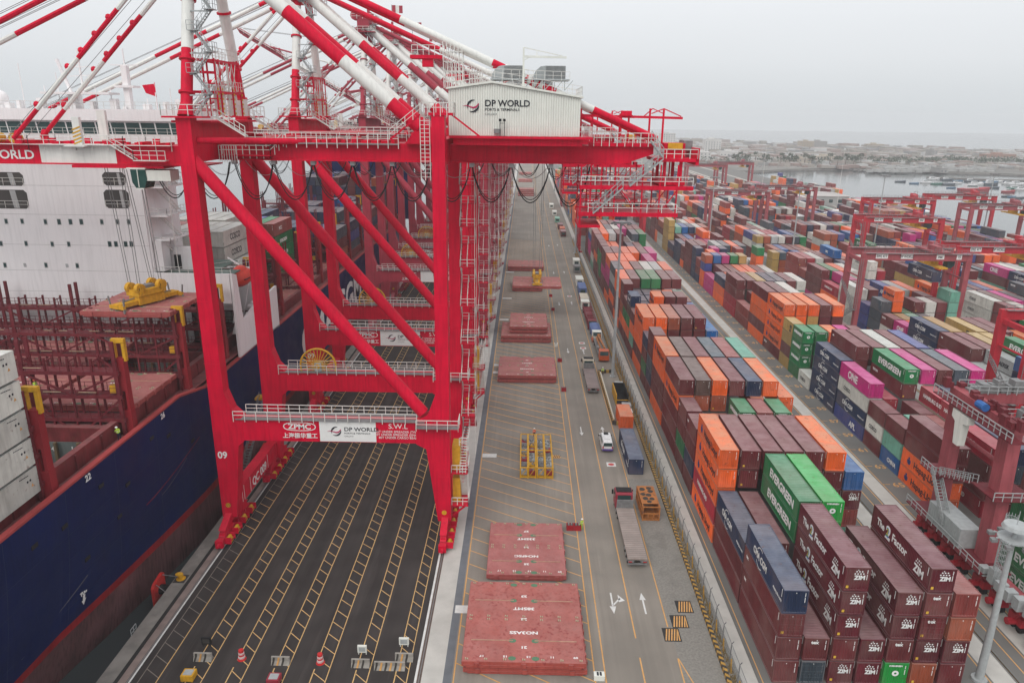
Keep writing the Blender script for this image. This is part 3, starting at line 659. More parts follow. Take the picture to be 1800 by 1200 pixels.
    swirl((-6.25, 89.94, 56.0), 0.72, hs)
    text('DP WORLD', (-4.85, 89.94, 56.0), 1.02, DARKP, hs, '-y', 0.02, 1.0); text('PORTS & TERMINALS', (-4.85, 89.94, 55.5), 0.41, DARKP, hs, '-y', 0.004, 1.08); text('CALLAO', (-4.85, 89.94, 55.0), 0.34, STEEL, hs, '-y', 0, 1.1)
    m = MB(); m.box(-3.75, -2.95, 89.5, 89.95, 52.95, 53.45); m.build('wall_unit', STEEL, hs)
    m = MB()
    for x in (-3.0, -2.5): m.bar((x, 89.3, 52.6), (x, 89.3, 54.3), .07); m.box(x - .15, x + .15, 89.1, 89.4, 54.3, 54.6)
    m.bar((-3.0, 89.3, 54.1), (-2.5, 89.3, 54.1), .05); m.build('floodlight', BLACK, hs)
    m = MB(); m.rail([(-9.2, 90, 58.05), (-4, 90, 58.8), (6.6, 90, 57.2), (6.6, 100.8, 57.2)], 1.1, 1.2, .05); m.rail([(-9.2, 100.6, 58.05), (-4, 100.6, 58.8), (6.6, 100.6, 57.2)], 1.1, 1.2, .05)
    m.rail([(-4.8, 92, 59.3), (5.2, 92, 59.0)], 1.0, 1.0, .05); m.build('roof_railing', RAILW, hs)
    for x0 in (-4.0, 1.0):
        m = MB(); m.box(x0 + 1.3, x0 + 3.7, 92.4, 95.4, 59.2, 60.7)
        a = [(x0 - .2, 59.2), (x0 + 1.3, 59.2), (x0 + 1.3, 60.7), (x0 + .7, 60.6), (x0 + .2, 60.2), (x0 - .1, 59.7)]; m.prism(a, 'y', 92.4, 95.4); m.box(x0 - .3, x0 + 4.2, 92, 95.8, 59.05, 59.2)
        v = m.build('ventilation_hood', GALV, hs)
        m = MB()
        for k in range(9): m.box(x0 + 1.35, x0 + 3.65, 92.36, 92.4, 59.3 + k * .155, 59.38 + k * .155)
        m.build('louvre', STEEL, v)
        m = MB()
        for k in range(4): m.bar((x0 + k * 1.2, 92.2, 57.9), (x0 + k * 1.2, 92.2, 59.05), .1); m.bar((x0 + k * 1.2, 92.2, 57.9), (x0 + k * 1.2 + 1, 92.2, 59.05), .08)
        m.build('hood_support', GALV, v)
    m = MB(); m.bar((-.35, 91.2, 57.8), (-.35, 91.2, 62.6), .22); m.bar((-.4, 91.2, 62.6), (4.2, 91.2, 61.7), .1); m.bar((-.4, 91.2, 61.6), (4.7, 91.2, 61.55), .14, .25); m.bar((1.2, 91.2, 61.6), (1.2, 91.2, 62.2), .08); m.bar((-.3, 91.2, 61.2), (.5, 91.2, 61.6), .1); m.build('davit_crane', HOUSEW, hs)
    # landside tail: service gantry, platform, hanging stairs -------------
    m = MB(); m.bar((6.9, 95, 55.1), (19.6, 95, 54.9), .2, .3); m.bar((6.9, 95, 52.2), (6.9, 95, 55.9), .25); m.bar((8.4, 95, 52.2), (8.4, 95, 55.2), .16)
    for x in (11.8, 12.9): m.bar((x, 95, 52.2), (x, 95, 55.3), .22)
    m.box(11.9, 13.2, 94.6, 95.4, 55.1, 55.7)
    for x in (17.2 - 1.7, 17.2): m.bar((x, 95, 51), (x, 95, 56), .22)
    m.bar((14.8, 95, 55.1), (15.8, 95, 56.0), .12); m.bar((15.8, 95, 56.0), (17.2, 95, 55.4), .1); m.bar((15.7, 95, 55.4), (17.2, 95, 56.0), .12); m.bar((17.2, 95, 56.0), (19.4, 95, 55.1), .12); m.build('service_gantry', RED, g)
    m = MB(); m.box(7.8, 16.4, 92.4, 92.9, 51.5, 51.9); m.box(16.0, 21.4, 92.0, 98.6, 49.75, 50.15); m.box(17.4, 20.0, 94, 97, 50.15, 51.9); m.box(21.0, 21.4, 92, 98.6, 49.4, 51.4)
    for x in (17.2, 19.2): m.box(x, x + .35, 92.6, 93, 46.9, 49.8); m.box(x, x + .35, 97.6, 98, 46.9, 49.8)
    m.box(16.8, 20.0, 92.6, 98, 46.9, 47.4); tp = m.build('end_platform', RED, root)
    m = MB(); m.rail([(16.4, 92.0, 50.15), (21.2, 92.0, 50.15), (21.2, 98.6, 50.15)], 1.1, 1.0, .08); m.build('walkway_railing', RAILW, tp)
    m = MB(); m.box(20.0, 21.1, 95, 98, 51.0, 52.2); m.build('cable_drum', STEEL, tp)
    m = MB(); m.box(17.8, 19.6, 93.6, 93.9, 51.2, 51.95); m.build('service_hoist', YEL, tp)
    m = MB(); m.stairs((15.3, 91.9, 52.2), (16.9, 91.9, 50.3), .9, 'y'); m.stairs((16.9, 91.9, 50.1), (13.0, 91.9, 46.8), .9, 'y'); m.stairs((12.2, 91.9, 46.6), (8.6, 91.9, 43.4), .9, 'y')
    for o in (-.45, .45): m.rail([(16.9, 91.9 + o, 50.1), (13.0, 91.9 + o, 46.8)], 1.1, .9, .07); m.rail([(12.2, 91.9 + o, 46.7), (8.6, 91.9 + o, 43.4)], 1.1, .9, .07)
    m.rail([(15.3, 91.5, 52.3), (16.9, 91.5, 50.3)], 1.1, .7, .07); m.build('hanging_stairs', GALV, root)
    m = MB()
    for z in (46.35, 43.05):
        m.box(6.8, 20.9 if z > 45 else 19.2, 91.6, 92.2, z, z + .5); m.box(6.8, 20.9 if z > 45 else 19.2, 97.4, 98, z, z + .5); m.box(6.8, 19.2, 92.2, 97.4, z + .3, z + .36)
    for x in (7.0, 8.2, 9.5, 11.2, 14.6, 16.8, 18.9):
        for y in (91.8, 97.6): m.bar((x, y, 42.8 if x > 7.5 else 42), (x, y, 49.4), .16)
    for y in (91.8, 97.6):
        m.bar((8.2, y, 43.3), (11, y, 46.3), .12); m.bar((12, y, 46.3), (14.4, y, 43.3), .12); m.bar((16.8, y, 43.3), (18.9, y, 46.3), .12)
        for z in (44.2, 45.1, 45.9, 47.2, 48.1): m.bar((7.0, y, z), (9.5, y, z), .1)
    m.box(6.8, 9.6, 91.6, 98, 41.6, 41.9); cg = m.build('hanging_catwalk', RED, root)
    m = MB(); m.rail([(7.0, 91.6, 46.85), (20.8, 91.6, 46.85)], 1.1, 1.8, .08); m.rail([(8, 91.6, 43.55), (19, 91.6, 43.55)], 1.1, 2.0, .08); m.rail([(7, 98, 46.85), (20.6, 98, 46.85)], 1.1, 1.8, .08); m.rail([(8, 98, 43.55), (19, 98, 43.55)], 1.1, 2.0, .08); m.build('walkway_railing', RAILW, cg)
    # stair tower on the far landside leg ---------------------------------
    m = MB(); wq = MB(); z = 5.0; k = 0
    while z < 47:
        a, c = (103.2, 106.2) if k % 2 == 0 else (106.2, 103.2)
        xx = -8.6 if k % 2 == 0 else -7.5
        m.stairs((xx, a, z), (xx, c, z + 2.9), .8, 'x', .3); m.box(-9.1, -7.0, c - .5, c + .5, z + 2.9, z + 3.0)
        wq.rail([(xx + .45, a, z), (xx + .45, c, z + 2.9)], 1.05, 1.0, .07); wq.rail([(-9.1, c - .5, z + 3), (-7.0, c - .5, z + 3), (-7.0, c + .5, z + 3)], 1.05, 1.0, .07); wq.rail([(-9.1, a, z), (-9.1, c, z + 2.9)], 1.05, 1.0, .07)
        z += 2.9; k += 1
    for y in (102.8, 106.8):
        wq.bar((-7.0, y, 4.5), (-7.0, y, 49), .07)
    st = m.build('stair_tower', RED, root); wq.build('stair_railing', RAILW, st)
    # near landside leg: electrical cabinet, stairs to the ground -----------
    m = MB(); m.box(-9.1, -6.9, 86.6, 89.8, 9.4, 9.6); m.box(-9.1, -6.9, 86.6, 89.8, 4.6, 4.8); m.bar((-9, 87, 3), (-7.2, 87, 4.6), .2); m.bar((-9, 89, 3), (-7.2, 89, 4.6), .2); p_ = m.build('service_platform', RED, root)
    m = MB(); m.box(-9.05, -8.0, 87.4, 89.6, 9.6, 13.2); m.box(-9.05, -8.0, 87.4, 89.6, 4.8, 8.4); m.build('electrical_cabinet', YEL, p_)
    m = MB(); m.stairs((-7.6, 86.6, 9.6), (-7.6, 89.4, 13.6), .8, 'x'); m.stairs((-7.6, 89.4, 4.8), (-7.6, 86.8, 9.4), .8, 'x'); m.rail([(-9.1, 86.6, 9.6), (-6.9, 86.6, 9.6), (-6.9, 89.8, 9.6)], 1.1, .8, .08); m.rail([(-9.1, 86.6, 4.8), (-6.9, 86.6, 4.8), (-6.9, 89.8, 4.8)], 1.1, .8, .08)
    m.rail([(-8, 86.5, 13.6), (-6.9, 86.5, 13.6), (-6.9, 89.8, 13.6)], 1.1, .8, .08); m.bar((-6.9, 86.6, 4.8), (-6.9, 86.6, 14), .08); m.build('walkway_railing', RAILW, p_)
    # cable reel ------------------------------------------------------------
    m = MB(); c = Vector((-31.3, YF - .2, 17.9)); n = 28
    ring = [c + Vector((2.75 * math.cos(2 * math.pi * i / n), 0, 2.75 * math.sin(2 * math.pi * i / n))) for i in range(n + 1)]
    m.path(ring, .15, 6)
    for p in ring[:-1]: m.bar(c, p, .1)
    m.tube(c - Vector((0, .5, 0)), c + Vector((0, .5, 0)), .4, 12); k = m.build('cable_reel', YEL, root)
    m = MB(); m.box(c.x - .5, c.x + .5, YF - .5, YF + .8, 17.0, 18.4); m.build('reel_motor', GALV, k)
    boom(root, ang)
    return root
# ------------------------------------------------------------------ containers
CC = {  # body colours
 'o': (0.82, 0.125, 0.022), 'm': (0.135, 0.022, 0.026), 'z': (0.105, 0.012, 0.020), 'n': (0.016, 0.030, 0.075), 'b': (0.010, 0.10, 0.30),
 'g': (0.012, 0.17, 0.055), 'G': (0.02, 0.33, 0.055), 'w': (0.58, 0.58, 0.53), 'y': (0.42, 0.27, 0.08), 'p': (0.46, 0.016, 0.17), 't': (0.16, 0.38, 0.29),
 'r': (0.33, 0.012, 0.030), 'k': (0.055, 0.075, 0.095), 'c': (0.36, 0.38, 0.37), 'x': (0.33, 0.075, 0.035), 'B': (0.10, 0.055, 0.045), 'a': (0.045, 0.06, 0.22), 'R': (0.25, 0.045, 0.04)}
CN = {'o': 'orange', 'm': 'maroon', 'z': 'dark wine-red', 'n': 'navy blue', 'b': 'bright blue', 'g': 'deep green', 'G': 'vivid green', 'w': 'white', 'y': 'tan yellow',
      'p': 'magenta', 't': 'pale teal', 'r': 'crimson', 'k': 'slate grey', 'c': 'light grey', 'x': 'rusty orange', 'B': 'brown', 'a': 'cobalt blue', 'R': 'brick red'}
CM = {k: mat('container_' + CN[k].replace(' ', '_').replace('-', '_'), v, 0.5, 0.14, 0.6, streak=0.22, dust_toplight=0.88 if k not in 'wct' else 0.35, dust_toplight_col=tuple(min(.62, .16 + .85 * q ** .8) for q in v), rust=0.55, rscale=1.6, rcut=.64, fade=.22 if k not in 'wct' else .1, bump=.5, bscale=1.3, objrand=0.20, spec=0.3) for k, v in CC.items()}  # roof lightening: dusty, faded paint plus overcast sky light painted into the colour
CMK = mat('container_mark_yellow', (0.65, 0.4, 0.05), 0.6)
TH = 2.77; CW = 2.44; CH = 2.66
def corr(n_per, length, depth, place):
    """corrugated wall: place(t, d) -> (bottom point, top point)"""
    m = MB(); pts = []; p = length / n_per
    for i in range(n_per):
        t0 = i * p
        for f, d in ((0.0, 0), (0.26, 0), (0.5, 1), (0.76, 1)): pts.append((t0 + f * p, d * depth))
    pts.append((length, 0)); prs = [place(t, d) for t, d in pts]
    for (a, b), (c, d) in zip(prs, prs[1:]): m.add([a, c, d, b], [(0, 1, 2, 3)])
    return m
def cont_meshes(Lc):
    n = int(Lc / 0.28); W = CW / 2; M = {}
    m = corr(n, Lc - .3, .045, lambda t, d: ((-W + .02 + d, .15 + Lc - .3 - t, .16), (-W + .02 + d, .15 + Lc - .3 - t, CH - .1))); M['side_panel'] = m
    m = corr(8, CW - .2, .045, lambda t, d: ((-W + .1 + t, .04 + d, .16), (-W + .1 + t, .04 + d, CH - .1))); M['end_panel'] = m
    m = corr(max(6, int(Lc / .42)), Lc - .3, .03, lambda t, d: ((W - .05, .15 + t, CH - .03 - d), (-W + .05, .15 + t, CH - .03 - d))); M['roof_panel'] = m
    m = MB()
    for x in (-W, W - .1):
        for y in (0, Lc - .14): m.box(x, x + .1, y, y + .14, 0.02, CH - .002)
        m.box(x, x + .1, .14, Lc - .14, 0, .16); m.box(x + (.0 if x < 0 else .04), x + (.06 if x < 0 else .1), .14, Lc - .14, CH - .11, CH)
    for y in (0, Lc - .12): m.box(-W + .1, W - .1, y, y + .12, 0, .16); m.box(-W + .1, W - .1, y, y + .1, CH - .12, CH)
    m.box(W - .02, W, .15, Lc - .15, .16, CH - .1); m.box(-W + .1, W - .1, Lc - .04, Lc, .16, CH - .1)
    M['frame'] = m; out = {}
    for k, q in M.items():
        me = bpy.data.meshes.new(k); me.from_pydata(q.v, [], q.f); me.materials.append(CM['m']); out[k] = me
    m = MB()
    for k in range(12):
        if k not in (4, 11): m.box(W - .34, W - .28, -.008, .03, CH - .35 - k * .1, CH - .28 - k * .1)
    m.box(-.04, .04, -.012, .03, CH - .32, CH - .24)
    for k in range(7): m.box(-W - .006, -W + .03, .5, .57, CH - .3 - k * .13, CH - .22 - k * .13)
    d = MB()
    for s_ in (-1, 1):
        for o_ in (.28, .88): d.bar((s_ * o_, -.03, .12), (s_ * o_, -.03, CH - .12), .05); d.box(s_ * o_ - .09, s_ * o_ + .09, -.05, 0, 1.05, 1.12)
    d.box(-.012, .012, -.012, .02, .14, CH - .12)
    for z_ in (.7, 1.4, 2.1): d.box(-W + .1, W - .1, -.012, .01, z_, z_ + .04)
    me = bpy.data.meshes.new('door_lock_bars'); me.from_pydata(d.v, [], d.f); me.materials.append(STEEL); out['door_lock_bars'] = me
    me = bpy.data.meshes.new('code_marking'); me.from_pydata(m.v, [], m.f); me.materials.append(WHITE); out['code_marking'] = me
    m = MB(); m.box(-W + .25, -W + .5, -.006, .03, .35, .62); me = bpy.data.meshes.new('hazard_sticker'); me.from_pydata(m.v, [], m.f); me.materials.append(CMK); out['hazard_sticker'] = me
    return out
CMESH = {12.19: cont_meshes(12.19), 6.06: cont_meshes(6.06)}
def solid(name, mb, m):
    me = bpy.data.meshes.new(name); me.from_pydata(mb.v, [], mb.f); me.materials.append(m); return me
def arc(m, cx, cz, r, a0, a1, w=.12):
    n = 10; x = -CW / 2 - .008
    for i in range(n):
        a, c = R(a0 + (a1 - a0) * i / n), R(a0 + (a1 - a0) * (i + 1) / n)
        m.add([(x, cx - r * math.cos(a), cz + r * math.sin(a)), (x, cx - r * math.cos(c), cz + r * math.sin(c)), (x, cx - (r - w) * math.cos(c), cz + (r - w) * math.sin(c)), (x, cx - (r - w) * math.cos(a), cz + (r - w) * math.sin(a))], [(3, 2, 1, 0), (0, 1, 2, 3)])
_m = MB(); arc(_m, 0, 1.3, 1.22, 60, 150, .11); arc(_m, 0, 1.3, 1.22, 215, 305, .11); ARC = solid('emblem', _m, WHITE)
_m = MB()
for i, (a, b_) in enumerate([(0, 0), (.32, 0), (.64, 0), (.96, 0), (.16, .3), (.48, .3), (.80, .3)]): _m.prism([(a + .1 * math.cos(R(t)), b_ + .1 * math.sin(R(t))) for t in range(0, 360, 60)], 'y', -.008, 0)
STARS = solid('emblem', _m, WHITE)
_m = MB(); _m.prism([(0, 0), (.5, -.15), (.9, .1), (1.0, .55), (.7, .6), (.75, 1.0), (.3, 1.1), (.3, .7), (-.05, .6)], 'x', -CW / 2 - .008, -CW / 2 + .01); HLE = solid('emblem', _m, mat('logo_blue', (0.02, 0.04, 0.16), .6))
LOGO5 = [mat('logo_stripe_%s' % n, c, .6) for n, c in (('white', (.75, .75, .75)), ('blue', (.05, .12, .5)), ('green', (.1, .4, .1)), ('gold', (.6, .4, .05)))]
def put(me, name, parent, loc, rot=(0, 0, 0), m=None):
    o = bpy.data.objects.new(name, me); COL.objects.link(o); o.parent = parent; o.location = loc; o.rotation_euler = rot
    if m: o.material_slots[0].link = 'OBJECT'; o.material_slots[0].material = m
    return o
def lett(s, size, m, parent, loc, rot, bold=.01, wide=1.0):
    me = text_mesh(s, size, .008, bold, wide)
    if not me.materials: me.materials.append(m)
    return put(me, 'lettering', parent, loc, rot, m)
SROT = (R(90), 0, R(-90)); EROT = (R(90), 0, 0)
def container(x, y, z, Lc, c, label, side=True, end=True, kind=None, rz=0.0, group='shipping containers stacked in the yard', detail=True):
    t = thing('shipping_container', label, 'container', (x, y, z), group); t.rotation_euler.z = rz
    M = CMESH[Lc]; cm = CM[c]
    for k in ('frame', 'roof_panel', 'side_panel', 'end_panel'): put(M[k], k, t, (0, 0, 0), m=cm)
    if not detail: return t
    if end: put(M['code_marking'], 'code_marking', t, (0, 0, 0))
    W = -CW / 2 - .008
    if c in 'mzxBR' and (int(x * 7 + y) % 3 == 0) and end: put(M['hazard_sticker'], 'hazard_sticker', t, (0, 0, 0))
    big = Lc > 7
    if end and c not in 'zgGn' and int(x * 13 + y * 5 + z) % 5 == 0: put(M['door_lock_bars'], 'door_lock_bars', t, (0, 0, 0), m=cm)
    if c == 'o' and side:
        s = 1.5 if big else .85
        lett('Hapag-Lloyd', s, DARKP, t, (W, Lc * .70, 0.75 if big else 1.0), SROT, .02, .95); put(HLE, 'emblem', t, (0, Lc * (.78 if big else .76), 0.8))
    elif c == 'n' and side:
        lett('CMA CGM', 1.12 if big else .75, WHITE, t, (W, Lc * .60 + 2.2 if big else Lc * .5 + 1.6, .95), SROT, .03, .85); put(ARC, 'emblem', t, (0, Lc * .60 if big else Lc * .5, 0))
        if big: lett('shipping the world', .42, WHITE, t, (W, Lc * .24, 1.0), SROT, .0, .8)
    elif c in 'gG' and side: lett('EVERGREEN', 1.5 if big else .8, WHITE, t, (W, Lc * .80 if big else Lc * .86, .85 if big else 1.3), SROT, .05, 1.05)
    elif c == 'p' and side: lett('ONE', 1.9 if big else 1.5, WHITE, t, (W, Lc * .72, .75), SROT, .05, 1.0)
    elif c == 'y' and side: lett('m', 1.5, DARKP, t, (W, Lc * .3, 1.2), SROT, .05, 1.0); lett('sc', 1.1, DARKP, t, (W, Lc * .3, .4), SROT, .05, 1.0)
    elif c == 'c' and side: lett('MAERSK', 1.2 if big else .8, DARKP, t, (W, Lc * .7, .9), SROT, .03, .9)
    elif c == 'w' and side and kind != 'reefer': lett('COSCO', .9, DARKP, t, (W, Lc * .8, .9), SROT, .02, .9)
    elif c == 'b' and side: lett('CIMC' if big else 'CHINA', 1.0, WHITE, t, (W, Lc * .6, .9), SROT, .03, .9)
    elif c == 'a' and side: lett('APL', 1.5, WHITE, t, (W, Lc * .45, .7), SROT, .05, 1.0)
    elif c == 'r' and side: lett('HAMBURG SUD', .9, WHITE, t, (W, Lc * .8, 1.1), SROT, .02, .9)
    elif c == 'z' and kind == 'z':
        if side:
            lett('The', 1.1, WHITE, t, (W, Lc * .90, 1.0), SROT, .03, .95); q = lett('2', 2.0, LOGO5[0], t, (W, Lc * .735, .6), SROT, .09, 1.0)
            for i in range(3): lett('2', 1.55 - i * .3, LOGO5[1 + i], t, (W - .004 * (i + 1), Lc * .73 - .05 * i, .78 + i * .14), SROT, .01, .9)
            lett('Factor', 1.25, WHITE, t, (W, Lc * .625, .95), SROT, .03, .95); lett('ZIM', 1.2, WHITE, t, (W, Lc * .24, .6), SROT, .045, .9); put(STARS, 'emblem', t, (W + .0, Lc * .22, 1.75), (0, 0, R(-90)))
        if end: lett('ZIM', .62, WHITE, t, (-.3, -.008, 1.35), EROT, .03, 1.0); put(STARS, 'emblem', t, (-.28, -.002, 1.98), (0, 0, 0)).scale = (.85, 1, .8)
    elif c in 'mRx' and kind == 'e' and end: lett('tex', .5, WHITE, t, (-.55, -.008, 2.0), EROT, .02, 1.1)
    elif c in 'mRBk' and side and int(x + y * 3) % 3 == 0: lett(('tex', 'cai', 'TRITON')[int(y) % 3], .6, WHITE, t, (W, Lc * .93, 1.6), SROT, .02, .9)
    if c in 'gG' and end:
        lett('EVERGREEN', .24, WHITE, t, (-.75, -.008, CH - .38), EROT, .01, 1.05)
        if int(x + y + z) % 3 == 0: lett('O', .75, WHITE, t, (-.32, -.008, 1.2), EROT, .07, 1.0)
    return t
# --- yard plan: field A is read off the photograph, the rest continues it
PAL = 'mmmmmmmmmmmmooooooonnnnbbggwwwwrkkccppyytxxBRRRa'
FA = {  # front Y: (length, [stack per column, bottom to top])
 60.9: (12.19, ['mmmn', 'km', 'zmzzz', 'zz', 'Gmzz', 'xzmmz', 'mzxR']),
 73.5: (12.19, ['mmn', 'mmm', 'ggggg', 'GGGGG', 'Rt', '', '']),
 86.3: (12.19, ['orooo', 'xoomm', 'mxomm', 'mmmmm', 'mmmmm', 'mmzmo', 'tRzb']),
 99.2: (6.06, ['mnmm', 'mxm', 'kom', 'mx', 'om', 'mm', 'om']),
 105.9: (6.06, ['mgmm', 'nmk', 'mox', 'mmgg', 'xmmR', 'mogg', 'tom']),
 112.6: (12.19, ['mmmom', 'xmmxB', 'mmoxo', 'mmmom', 'momon', 'mmoxo', 'mmto']),
 125.3: (12.19, ['ommoo', 'mxomB', 'mommm', 'kmxmk', 'mommR', 'mxmot', 'mo']),
 138.2: (6.06, ['mnkmm', 'mgn', 'mxmm', 'omBB', 'mmRR', 'mmkk', 'mx']),
 144.6: (6.06, ['mgmn', 'kmn', 'mox', 'omB', 'mmR', 'mmk', 'mm']),
 151.2: (12.19, ['omooo', 'mmmoo', 'mommx', 'mmkmm', 'mmomm', 'mkbb', 'mm']),
 164.0: (6.06, ['mtom', 'mm', 'mo', 'om', 'mo', 'mm', 'mmm']),
 170.4: (6.06, ['mogBn', 'mkon', 'moomo', 'mmmmm', 'xmmmm', 'bmmb', 'mkb']),
 177.2: (6.06, ['mogm', 'mkkn', 'mnon', 'mmoy', 'xmmy', 'bmmm', 'mkk']),
 183.8: (6.06, ['moxmm', 'mknn', 'mnnn', 'mxmx', 'xmoo', 'bmtt', 'mgg']),
 190.4: (12.19, ['ommoo', 'xmkmm', 'mmogg', 'mmmgg', 'mmomm', 'mokmm', 'mg']),
 203.2: (12.19, ['mokck', 'omxoo', 'mmomm', 'xmoww', 'mmocc', 'mmmoo', 'om']),
 216.0: (12.19, ['omppo', 'mxmoo', 'mmmoo', 'momR', 'mpmpp', 'mmp', 'mo']),
 228.8: (12.19, ['mmpmm', 'mommm', 'mooxo', 'mmmoo', 'mmomm', 'mpmpp', 'mm']),
 241.6: (6.06, ['mgggm', 'kot', 'mkt', 'mot', 'mmo', 'mwm', 'mo']),
 248.2: (6.06, ['mmggm', 'kmt', 'mmt', 'mot', 'mxo', 'mmw', 'mo']),
 254.8: (12.19, ['mmomm', 'omxo', 'mmmo', 'mmk', 'momn', 'mmmm', 'm']),
}
FB = {
 68.6: (12.19, ['gggg', 'mgcm', 'mmxm', 'mrmo', 'mno', 'mmm', 'om']),
 81.6: (6.06, ['', '', 'wwmm', 'cmwm', 'mmm', 'omo', 'mno']),
 94.0: (12.19, ['oomm', '', 'rmmr', 'mmkn', 'mmmm', 'yoom', 'mmyo']),
 106.8: (6.06, ['btm', 'mtt', 'mmR', 'rmmr', 'xmnm', 'momm', 'wyw']),
 113.2: (6.06, ['mwm', 'mk', 'mmm', 'rmmr', 'xmmn', 'momo', 'wyw']),
 119.7: (12.19, ['anwp', 'mmr', 'mmmmg', 'mmrmp', 'mmmpm', 'mmkxk', 'mppmp']),
 132.5: (12.19, ['nnnn', 'mmrmm', 'mbmmm', 'omxww', 'mmmmm', 'xmnna', 'mmmm']),
 145.3: (6.06, ['w', 'gt', 'mxm', 'mmR', 'otB', 'mwt', 'mkk']),
 151.6: (6.06, ['gggg', 'gggg', 'mxmo', 'mmpp', 'omrm', 'mwt', 'mkk']),
 158.0: (6.06, ['ymyy', 'mtt', 'moo', 'orr', 'mmk', 'otm', 'mm']),
 164.4: (12.19, ['moooo', 'mooooo'[:5], 'mmoyo', 'mmmzm', 'mmmmo', 'kmm', 'mo']),
 177.2: (12.19, ['omoom', 'mboom', 'xmxmw', 'mmg', 'mmoo', 'ow', 'mm']),
}
def rstack(hmin, hmax, base=None):
    h = rnd.randint(hmin, hmax); s = ''
    c = base or rnd.choice(PAL)
    for i in range(h):
        if rnd.random() < .55: c = rnd.choice(PAL)
        s += c
    return s
FIELDS = []   # name, x0, pitch, columns, {y: (len, stacks)}
def grow(d, y, yend, n, h0, h1, end_h=None):
    while y < yend:
        big = rnd.random() < .78; Lc = 12.19 if big else 6.06; base = rnd.randint(h0, h1); pick = rnd.choice(PAL) if rnd.random() < .45 else None
        if rnd.random() < .05: y += 13; continue
        d[round(y, 1)] = (Lc, [rstack(max(1, base - (rnd.random() < .35)), min(5, base + (rnd.random() < .15)), pick) if rnd.random() > .03 else '' for i in range(n)]); y += Lc + .62
    return d
FIELDS.append(('roadside block', 26.1, 2.77, 7, grow(FA, 267.6, 640, 7, 3, 5)))
FIELDS.append(('second block', 61.0, 2.83, 7, grow(FB, 190.2, 640, 7, 3, 4)))
names = ['third block', 'fourth block', 'fifth block', 'sixth block']
for (x0, ys, y1), nm in zip(((91.2, 84, 640), (120.6, 112, 620), (150.2, 140, 560), (182.0, 160, 430)), names):
    d = {}
    if nm == 'third block': d = {141.2: (12.19, ['nmmm', 'nnym', 'nnyy', 'mmyy', 'mmkR', 'mxm', 'omm']), 154.0: (12.19, ['nnnn', 'mmny', 'mnk', 'mmyy', 'mmmm', 'mmwm', 'omw']), 166.8: (6.06, ['pop', 'mmo', 'mm', 'oo', 'mb', 'gm', 'mm']), 173.4: (6.06, ['mwm', 'gyy', 'ttt', 'gkk', 'mm', 'gm', 'mm'])}; grow(d, ys, 140, 7, 3, 4); grow(d, 180, y1, 7, 3, 4)
    else: grow(d, ys, y1, 7, 3, 4)
    FIELDS.append((nm, x0, 2.8, 7, d))
d = {}; grow(d, 300, 640, 4, 1, 3); FIELDS.append(('last block by the water', 211.5, 2.8, 4, d))
ORD = ['first', 'second', 'third', 'fourth', 'fifth', 'sixth', 'seventh', 'eighth', 'ninth', 'tenth', 'eleventh', 'twelfth', 'thirteenth', 'fourteenth', 'fifteenth', 'sixteenth', 'seventeenth', 'eighteenth', 'nineteenth', 'twentieth'] + ['%dth' % i for i in range(21, 80)]
def proj(P):
    v = Vector(P) - CAM; d = v.dot(FWD)
    if d < 1: return None
    return (900 + F_PX * v.dot(RT) / d, 600 - F_PX * v.dot(UP) / d)
def parea(ps):
    q = [proj(p) for p in ps]
    if any(a is None for a in q): return 0
    if all(a[0] < -10 for a in q) or all(a[0] > 1810 for a in q) or all(a[1] > 1210 for a in q) or all(a[1] < -10 for a in q): return 0
    s = 0
    for (x0, y0), (x1, y1) in zip(q, q[1:] + q[:1]): s += x0 * y1 - x1 * y0
    return abs(s) / 2
CAND = []
for fi, (fname, x0, pt, nc, bays) in enumerate(FIELDS):
    ys = sorted(bays)
    for bi, y in enumerate(ys):
        Lc, st = bays[y]; jx = [rnd.uniform(-.05, .05) for _ in st]
        prev = None
        if bi and y - ys[bi - 1] < bays[ys[bi - 1]][0] + 1.5: prev = bays[ys[bi - 1]][1]
        for ci, s in enumerate(st):
            for ti, c in enumerate(s):
                top = ti == len(s) - 1; left = ci == 0 or len(st[ci - 1]) <= ti; front = prev is None or len(prev[ci]) <= ti
                if fi == 0 and y < 300: front = front
                if not (top or left or front): continue
                x = x0 + ci * pt + jx[ci] + CW / 2; z = ti * TH; X0, X1, Y1, Z1 = x - CW / 2, x + CW / 2, y + Lc, z + CH
                A = 0
                if top: A += parea([(X0, y, Z1), (X1, y, Z1), (X1, Y1, Z1), (X0, Y1, Z1)])
                if left: A += parea([(X0, y, z), (X0, Y1, z), (X0, Y1, Z1), (X0, y, Z1)]) * (1 if ci == 0 or len(st[ci - 1]) < ti - 1 else .6)
                if front: A += parea([(X0, y, z), (X1, y, z), (X1, y, Z1), (X0, y, Z1)])
                if A <= 0: 
                    if y < 52: continue
                CAND.append((A, fi, bi, ci, ti, x, y + rnd.uniform(-.06, .06), z, Lc, c, left, front, top, len(s)))
CAND.sort(key=lambda q: -q[0])
COLW = {0: 'first', 1: 'second', 2: 'third', 3: 'fourth', 4: 'fifth', 5: 'sixth', 6: 'seventh'}
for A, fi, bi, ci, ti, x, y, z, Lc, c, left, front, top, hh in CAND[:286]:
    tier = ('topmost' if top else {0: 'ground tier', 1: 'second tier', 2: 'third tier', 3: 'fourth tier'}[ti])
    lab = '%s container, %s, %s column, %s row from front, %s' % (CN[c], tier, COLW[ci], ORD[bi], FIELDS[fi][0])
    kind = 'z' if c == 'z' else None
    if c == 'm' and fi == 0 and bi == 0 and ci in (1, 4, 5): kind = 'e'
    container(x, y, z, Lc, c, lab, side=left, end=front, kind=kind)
m = MB(); cols = []
